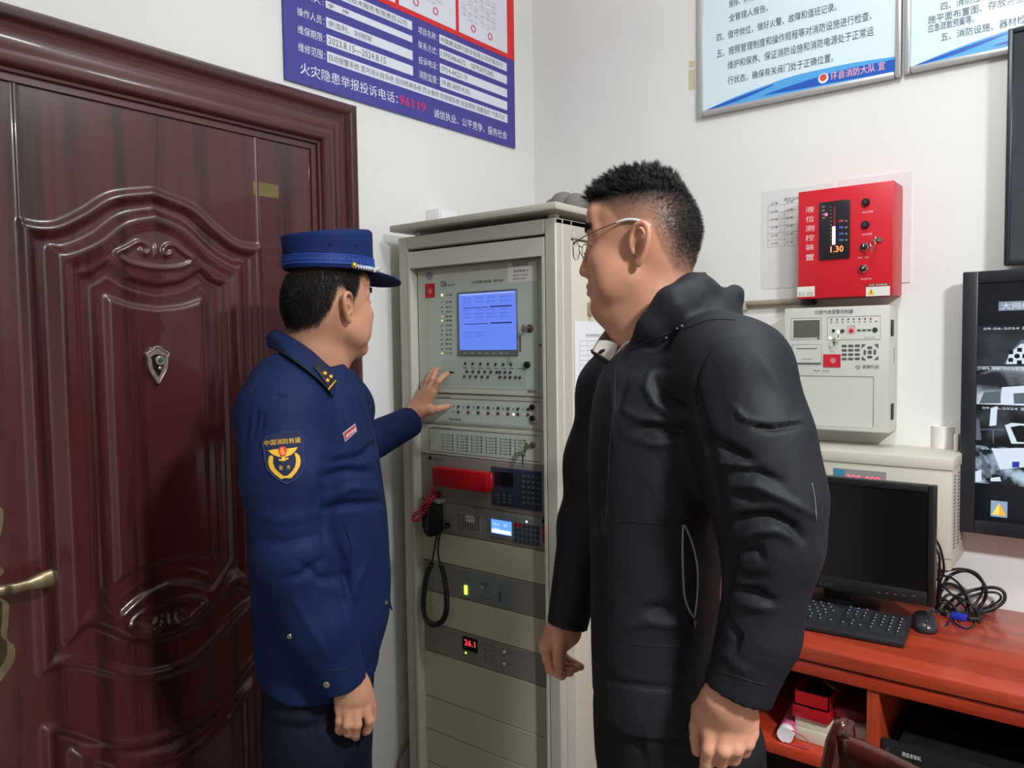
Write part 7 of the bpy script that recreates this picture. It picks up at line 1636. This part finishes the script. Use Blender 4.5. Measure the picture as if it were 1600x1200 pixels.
# glasses --------------------------------------------------------------
M_wire = mat('glasses_wire', (130, 110, 96), rough=.22, metal=1.); M_tip = mat('temple_tip_white', (214, 220, 218), rough=.3)
gl = thing('eyeglasses', 'thin rimless glasses with white temple tips worn by the man in black', 'glasses', F2.o+F2.B.T@MH2[:3, 3], F2.rz)
KEEP[gl.name] = Matrix.Translation(-Vector(MH2[:3, 3]))
def g(x, y, z): return MH2[:3, :3]@np.array([x, y, z])+MH2[:3, 3]
bmw = []
for s in (-1, 1):
    cx_, cy_, cz_ = .106, s*.033, -.004
    rim = [g(cx_-.006*((abs(y_+s*.033)-.01)/.05)**2*8 if False else cx_-.9*max(0, abs(s*.033+y_)-.012)**2*3, s*.033+y_, cz_+z_) for y_, z_ in [(.0245*np.sign(math.cos(a))*abs(math.cos(a))**.8, .0165*np.sign(math.sin(a))*abs(math.sin(a))**.8) for a in np.linspace(0, 2*math.pi, 40)]]
    bm = bmesh.new(); n_ = g(1, 0, 0)-g(0, 0, 0); n_ /= np.linalg.norm(n_); fr_ = [bm.verts.new(Vector(p)) for p in rim[:-1]]; bk_ = [bm.verts.new(Vector(p-n_*.0012)) for p in rim[:-1]]; bm.faces.new(fr_); bm.faces.new(bk_[::-1])
    for i in range(39): bm.faces.new((fr_[i], bk_[i], bk_[(i+1) % 39], fr_[(i+1) % 39]))
    bmesh.ops.recalc_face_normals(bm, faces=bm.faces); obj('lens', bm, mat('lens_glass', (250, 252, 252), rough=.0, trans=1., spec=.3), gl).data.materials[0].node_tree.nodes['Principled BSDF'].inputs['IOR'].default_value = 1.03
    tube('lens_edge', rim, .0006, M_wire, gl, 6)
    tube('nose_pad_arm', smooth_path([g(.104, s*.012, -.004), g(.100, s*.011, -.012), g(.0965, s*.0125, -.016)], 5), .0007, M_wire, gl, 6)
    bm = bmesh.new(); bmesh.ops.create_uvsphere(bm, u_segments=10, v_segments=8, radius=1, matrix=Matrix.Translation(g(.0955, s*.0125, -.018)) @ Matrix.Diagonal((.002, .0025, .004, 1))); obj('nose_pad', bm, mat('pad_clear', (220, 222, 220), rough=.2), gl, smooth=True)
    tp = smooth_path([g(.098, s*.0575, .003), g(.093, s*.066, .0045), g(.07, s*.0715, .013), g(.04, s*.0765, .022), g(.012, s*.079, .029)], 8); tube('temple', tp, .0009, M_wire, gl, 8)
    tt = smooth_path([g(.016, s*.079, .0285), g(.0, s*.0795, .0315), g(-.015, s*.0795, .031), g(-.03, s*.0795, .0265), g(-.042, s*.078, .020)], 8); tube('temple_tip', tt, list(np.interp(np.linspace(0, 1, len(tt)), [0, .15, 1], [.001, .0018, .0021])), M_tip, gl, 8)
    tube('hinge', [g(.099, s*.055, .003), g(.094, s*.066, .0045)], .0016, M_wire, gl, 8)
tube('bridge', smooth_path([g(.106, -.009, .004), g(.110, 0, .0065), g(.106, .009, .004)], 6), .0009, M_wire, gl, 8)
# jacket ---------------------------------------------------------------
def lw(py, a, b, ry, cy=0.): return lv(py, a, b, ry, F2, cy)
J2 = [('u', 0, loft([lw(528, 985, 1108, .075), lw(548, 962, 1132, .115), lw(580, 938, 1155, .150), lw(640, 924, 1160, .165), lw(720, 920, 1148, .165), lw(800, 922, 1135, .155), lw(900, 924, 1125, .15), lw(1000, 925, 1122, .15), lw(1052, 927, 1120, .155)], ty=.22, p=2.3))]
J2 += [('u', .04, c) for c in chain([P2(1118, 556, -.12), P2(1150, 585, -.155), P2(1180, 690, -.18), P2(1200, 780, -.19), P2(1206, 850, -.195)], [.062, .070, .069, .067, .062])]
J2 += [('u', .02, c) for c in chain([P2(1206, 850, -.195), P2(1186, 990, -.195)], [.062, .052])]; J2 += [('u', .015, fcone(P2(1186, 990, -.195), P2(1152, 1083, -.20), .052, .046))]
J2 += [('u', .05, c) for c in chain([P2(985, 572, .12), P2(962, 612, .15), P2(938, 720, .16), P2(916, 820, .155)], [.055, .060, .056, .050])]; J2 += [('u', .02, fcone(P2(916, 820, .155), P2(886, 979, .125), .050, .037))]
# hood roll lying round the neck
hd = [P2(992, 548, -.082), P2(1020, 512, -.098), P2(1052, 478, -.098), P2(1085, 462, -.066), P2(1103, 460, -.01), P2(1095, 464, .06), P2(1060, 478, .10), P2(1015, 505, .105), P2(975, 540, .09)]
J2 += [('u', .02, c) for c in chain(hd, [.014, .020, .026, .030, .030, .030, .026, .020, .014])]
J2 += [('u', .025, ell(P2(1118, 492, .0), (.040, .085, .040))), ('u', .03, ell(P2(1108, 520, -.06), (.05, .05, .03)))]
J2 += [('u', .014, cone(P2(1122, 486, -.075), P2(1146, 464, -.03), .012, .012)), ('u', .014, cone(P2(1146, 464, -.03), P2(1148, 460, .03), .012, .012)), ('u', .014, cone(P2(1148, 460, .03), P2(1128, 468, .09), .012, .012)), ('s', .006, ell(P2(1118, 446, .01), (.021, .06, .026)))]
J2 += [('s', .006, fcone(P2(1162, 1055, -.198), P2(1143, 1110, -.202), .034, .037)), ('s', .004, fcone(P2(888, 962, .127), P2(882, 1000, .12), .024, .0285))]
J2 += [('s', .010, cone(P2(1036, 590, .0), P2(1024, 470, .0), .056, .063)), ('s', .012, cone(P2(1020, 560, -.0), P2(985, 490, .0), .052, .06)), ('s', .010, cone(P2(965, 545, .0), P2(950, 575, -.01), .03, .012))]
kV, kQ = sdf_mesh(J2, .0043, 2)
ZB = lambda zx, zy: (840+zx*.2875, 540+zy*.2874)
def zz(*pts): return [ZB(*p) for p in pts]
ST2 = [(zz((620, 140), (590, 230), (640, 320), (740, 380), (835, 410)), 8, .006), (zz((640, 190), (700, 290), (760, 330), (800, 345)), 8, -.007), (zz((525, 460), (620, 440), (720, 450), (835, 490)), 9, -.008), (zz((470, 350), (540, 390), (640, 410), (760, 430)), 8, .004), (zz((520, 500), (620, 540), (740, 530), (830, 500)), 9, .004), (zz((500, 140), (600, 110), (720, 120)), 10, -.004),
       (zz((860, 260), (900, 420), (950, 600), (990, 760), (1020, 900), (1010, 1040)), 7, -.009), (zz((900, 470), (1000, 540), (1080, 580), (1165, 630)), 9, -.010), (zz((960, 640), (1060, 640), (1165, 650)), 8, .006), (zz((1060, 330), (1130, 400), (1250, 425), (1400, 410), (1440, 405)), 5, .006), (zz((1180, 440), (1280, 450), (1420, 425)), 6, -.006), (zz((1110, 690), (1200, 690), (1320, 740)), 9, -.007), (zz((1060, 760), (1180, 760), (1330, 830), (1500, 920)), 8, .006), (zz((1080, 810), (1150, 840), (1220, 850)), 10, -.006),
       (zz((1040, 960), (1150, 930), (1280, 930), (1380, 980), (1435, 1050)), 10, -.011), (zz((1085, 1060), (1180, 1010), (1300, 1000), (1400, 1060)), 8, .006), (zz((1080, 1120), (1200, 1110), (1220, 1170)), 9, -.006), (zz((1220, 60), (1290, 180), (1360, 280)), 16, .003), (zz((920, 40), (870, 150), (860, 250)), 4, -.003),
       (zz((360, 880), (350, 960), (345, 1050)), 9, .004), (zz((400, 200), (420, 350), (400, 500)), 9, .004), (zz((490, 170), (440, 300), (420, 450)), 8, -.003)]
ZC = lambda zx, zy: (820+zx*.3, 860+zy*.3)
ST2 += [([ZC(*p) for p in pts], w_, a) for pts, w_, a in (([(540, 400), (640, 370), (760, 390), (860, 380)], 9, .005), ([(620, 310), (720, 300), (830, 330)], 11, -.005), ([(1110, 120), (1180, 150), (1250, 130)], 9, -.006), ([(1100, 200), (1200, 220), (1290, 265)], 9, -.009), ([(1110, 270), (1200, 290), (1290, 300)], 8, .005), ([(1060, 380), (1110, 450), (1090, 520)], 8, -.006), ([(1030, 520), (1100, 600), (1190, 640)], 10, .003), ([(380, 650), (500, 690), (640, 710), (800, 720)], 6, -.004), ([(360, 230), (430, 280), (440, 300)], 7, -.004), ([(1100, 0), (1040, 250), (950, 520), (850, 720)], 8, -.006))]
kV = strokes(F2, kV, kQ, [(a, b*.75, c*1.25) for a, b, c in ST2])
jk2 = np_mesh('jacket', kV, kQ, M_jkt, mn); S2 = Surf(F2, kV, kQ)
for pts in ([ZB(920, 40), ZB(880, 130), ZB(858, 240), ZB(870, 330)], [ZB(400, 955), ZB(560, 960), ZB(760, 968), ZB(890, 942)], [ZB(420, 120), ZB(418, 300), ZB(395, 500), ZB(385, 700), ZB(372, 960)], [ZC(400, 60), ZC(395, 250), ZC(410, 390)], [ZC(570, 495), ZC(700, 498), ZC(820, 490), ZC(915, 455)], [ZC(380, 640), ZC(520, 690), ZC(660, 715), ZC(800, 725)], [ZC(960, 620), ZC(1080, 650), ZC(1210, 690)], [ZC(1210, 690), ZC(1270, 700)], [(985, 548), (1030, 525), (1075, 512), (1110, 500), (1150, 500)]):
    seam('seam', S2, pts, .0008, M_jseam, jk2)
M_piping = mat('pocket_zip', (150, 148, 165), rough=.35, metal=.4)
zL = [(1067, 820), (1066, 860), (1067, 900), (1069, 930), (1075, 950), (1083, 965)]; zR = [(1069, 820), (1076, 835), (1084, 860), (1089, 890), (1089, 920), (1087, 945), (1084, 965)]
zi, fi = patch_grid(zL+zR[::-1][1:-1], 5); decal('pocket_opening', S2, zi, fi, .0006, mat('pocket_dark', (12, 12, 14), rough=.9), jk2)
seam('pocket_zip', S2, zL, .0014, M_piping, jk2, .001); seam('pocket_zip', S2, zR, .0014, M_piping, jk2, .001)
pz_ = S2.hit(1084, 967, .003)
if pz_ is not None:
    lathe('zip_slider', [(.0032, 0), (.0032, .006), (.002, .012)], pz_, (0, 0, -1), mat('zip_metal', (120, 112, 110), .25, 1.), jk2, 10); b_ = box('zip_pull', pz_[0]-.0025, pz_[0]+.0025, pz_[1]-.002, pz_[1]+.0005, pz_[2]-.034, pz_[2]-.011, M_jseam, jk2, bev=.001)
seam('sleeve_reflective_strip', S2, [(1268, 755), (1272, 775), (1274, 795), (1275, 815)], .0008, mat('reflective_grey', (110, 110, 115), .4, .3), jk2)
for x, y in ((1066, 511), (1058, 514), (1040, 528)):
    p = S2.hit(x, y, .001)
    if p is not None: lathe('cord_stop', [(.0028, -.001), (.0025, .002), (.0012, .003)], p, (.1, -.9, .4), mat('cord_stop_metal', (90, 78, 78), .3, .8), jk2, 10)
# collar: near leaf edge, grey lined far leaf with a buttonhole
P = P2
sheet3('collar', [[P(1068, 436, -.035), P(1046, 456, -.066), P(1018, 486, -.070), P(996, 516, -.064), P(990, 532, -.058)], [P(1080, 440, -.055), P(1052, 470, -.088), P(1022, 505, -.092), P(1000, 535, -.082), P(988, 552, -.07)], [P(1085, 465, -.07), P(1055, 492, -.10), P(1025, 525, -.105), P(1002, 550, -.095), P(986, 566, -.082)]], .004, M_jkt, mn)
tube('inner_collar_edge', smooth_path([P(1040, 462, -.058), P(1015, 488, -.064), P(995, 517, -.061), P(992, 530, -.058), P(978, 537, -.052), P(966, 550, -.048), P(960, 566, -.046)], 6), .0016, M_wh, mn, 6)
sheet3('collar_lining', [[P(1000, 492, .066), P(975, 503, .055), P(957, 504, .04), P(938, 526, .015), P(926, 546, -.012)], [P(1002, 515, .066), P(982, 523, .05), P(966, 535, .03), P(950, 548, .0), P(934, 553, -.02)], [P(998, 535, .06), P(984, 545, .035), P(974, 558, .012), P(963, 568, -.012), P(952, 566, -.03)]], .003, M_lining, mn)
sheet3('collar_flap', [[P(935, 533, -.012), P(930, 541, -.02), P(926, 549, -.026)], [P(950, 533, -.022), P(945, 545, -.03), P(940, 556, -.036)], [P(966, 538, -.036), P(962, 553, -.042), P(958, 567, -.046)]], .003, mat('collar_lining_lit', (206, 198, 188), rough=.6), mn)  # same lining in a paler colour: its lit end is painted in
bh = P(940, 549, -.040); bm = bmesh.new(); bmesh.ops.create_uvsphere(bm, u_segments=14, v_segments=8, radius=1, matrix=Matrix.Translation(bh) @ Matrix.Rotation(-.5, 4, 'Y') @ Matrix.Diagonal((.0065, .003, .0028, 1))); obj('buttonhole', bm, M_jseam, mn, smooth=True)
sheet3('collar_flap_edge', [[P(924, 546, -.022), P(938, 558, -.034), P(959, 570, -.046)], [P(925, 551, -.022), P(938, 563, -.034), P(959, 575, -.046)]], .004, M_jkt, mn)
# trousers, shoes
T2 = [('u', 0, loft([lw(990, 935, 1120, .13), lw(1060, 930, 1150, .145), lw(1110, 928, 1176, .15), lw(1160, 930, 1182, .145), lw(1200, 935, 1180, .14)], p=2.4))]
xh = P2(1065, 1150, 0)[0]
T2 += [('u', .04, c) for dx, dd, rr0 in ((-.055, .07, .085), (.045, -.07, .074)) for c in chain([(xh+dx, dd, zf2(1130)), (xh+dx, dd, .47), (xh+dx+.01, dd, .2)], [rr0, .070, .064])]+[('u', .01, fcone((xh+dx+.01, dd, .2), (xh+dx+.01, dd, .055), .064, .068)) for dx, dd in ((-.055, .07), (.06, -.07))]
tV, tQ = sdf_mesh(T2, .007, 3); tV = strokes(F2, tV, tQ, [([ZC(480, 760), ZC(560, 900), ZC(620, 1100)], 8, -.007), ([ZC(600, 800), ZC(640, 950), ZC(660, 1100)], 12, .005), ([ZC(760, 760), ZC(800, 900), ZC(800, 1100)], 10, -.004)]); np_mesh('trousers', tV, tQ, M_trk, mn)
for dx, dd in ((-.055, .07), (.06, -.07)): shoe(xh+dx, dd, math.radians(180+10), mn)

# nails that show
def nail(root, p, ax, r, m):
    bm = bmesh.new(); ax = Vector(ax).normalized(); side = ax.cross(Vector((0, -1, .15))).normalized(); n_ = side.cross(ax)
    bmesh.ops.create_uvsphere(bm, u_segments=14, v_segments=8, radius=1, matrix=Matrix.Translation(p) @ Matrix([[ax[i], side[i], n_[i], 0] for i in range(3)]+[[0, 0, 0, 1]]) @ Matrix.Diagonal((r*1.25, r*.85, .0012, 1)))
    return obj('fingernail', bm, m, root, smooth=True)
M_nail = mat('nail_pink', (206, 150, 136), rough=.25)
nail(mn, f2_(432, 868, .12-.0315), (0, .12, -1), .0068, M_nail)
for (px, py, dd, ax) in ((262, 1010, -.2195, (0, .1, -1)),): pass
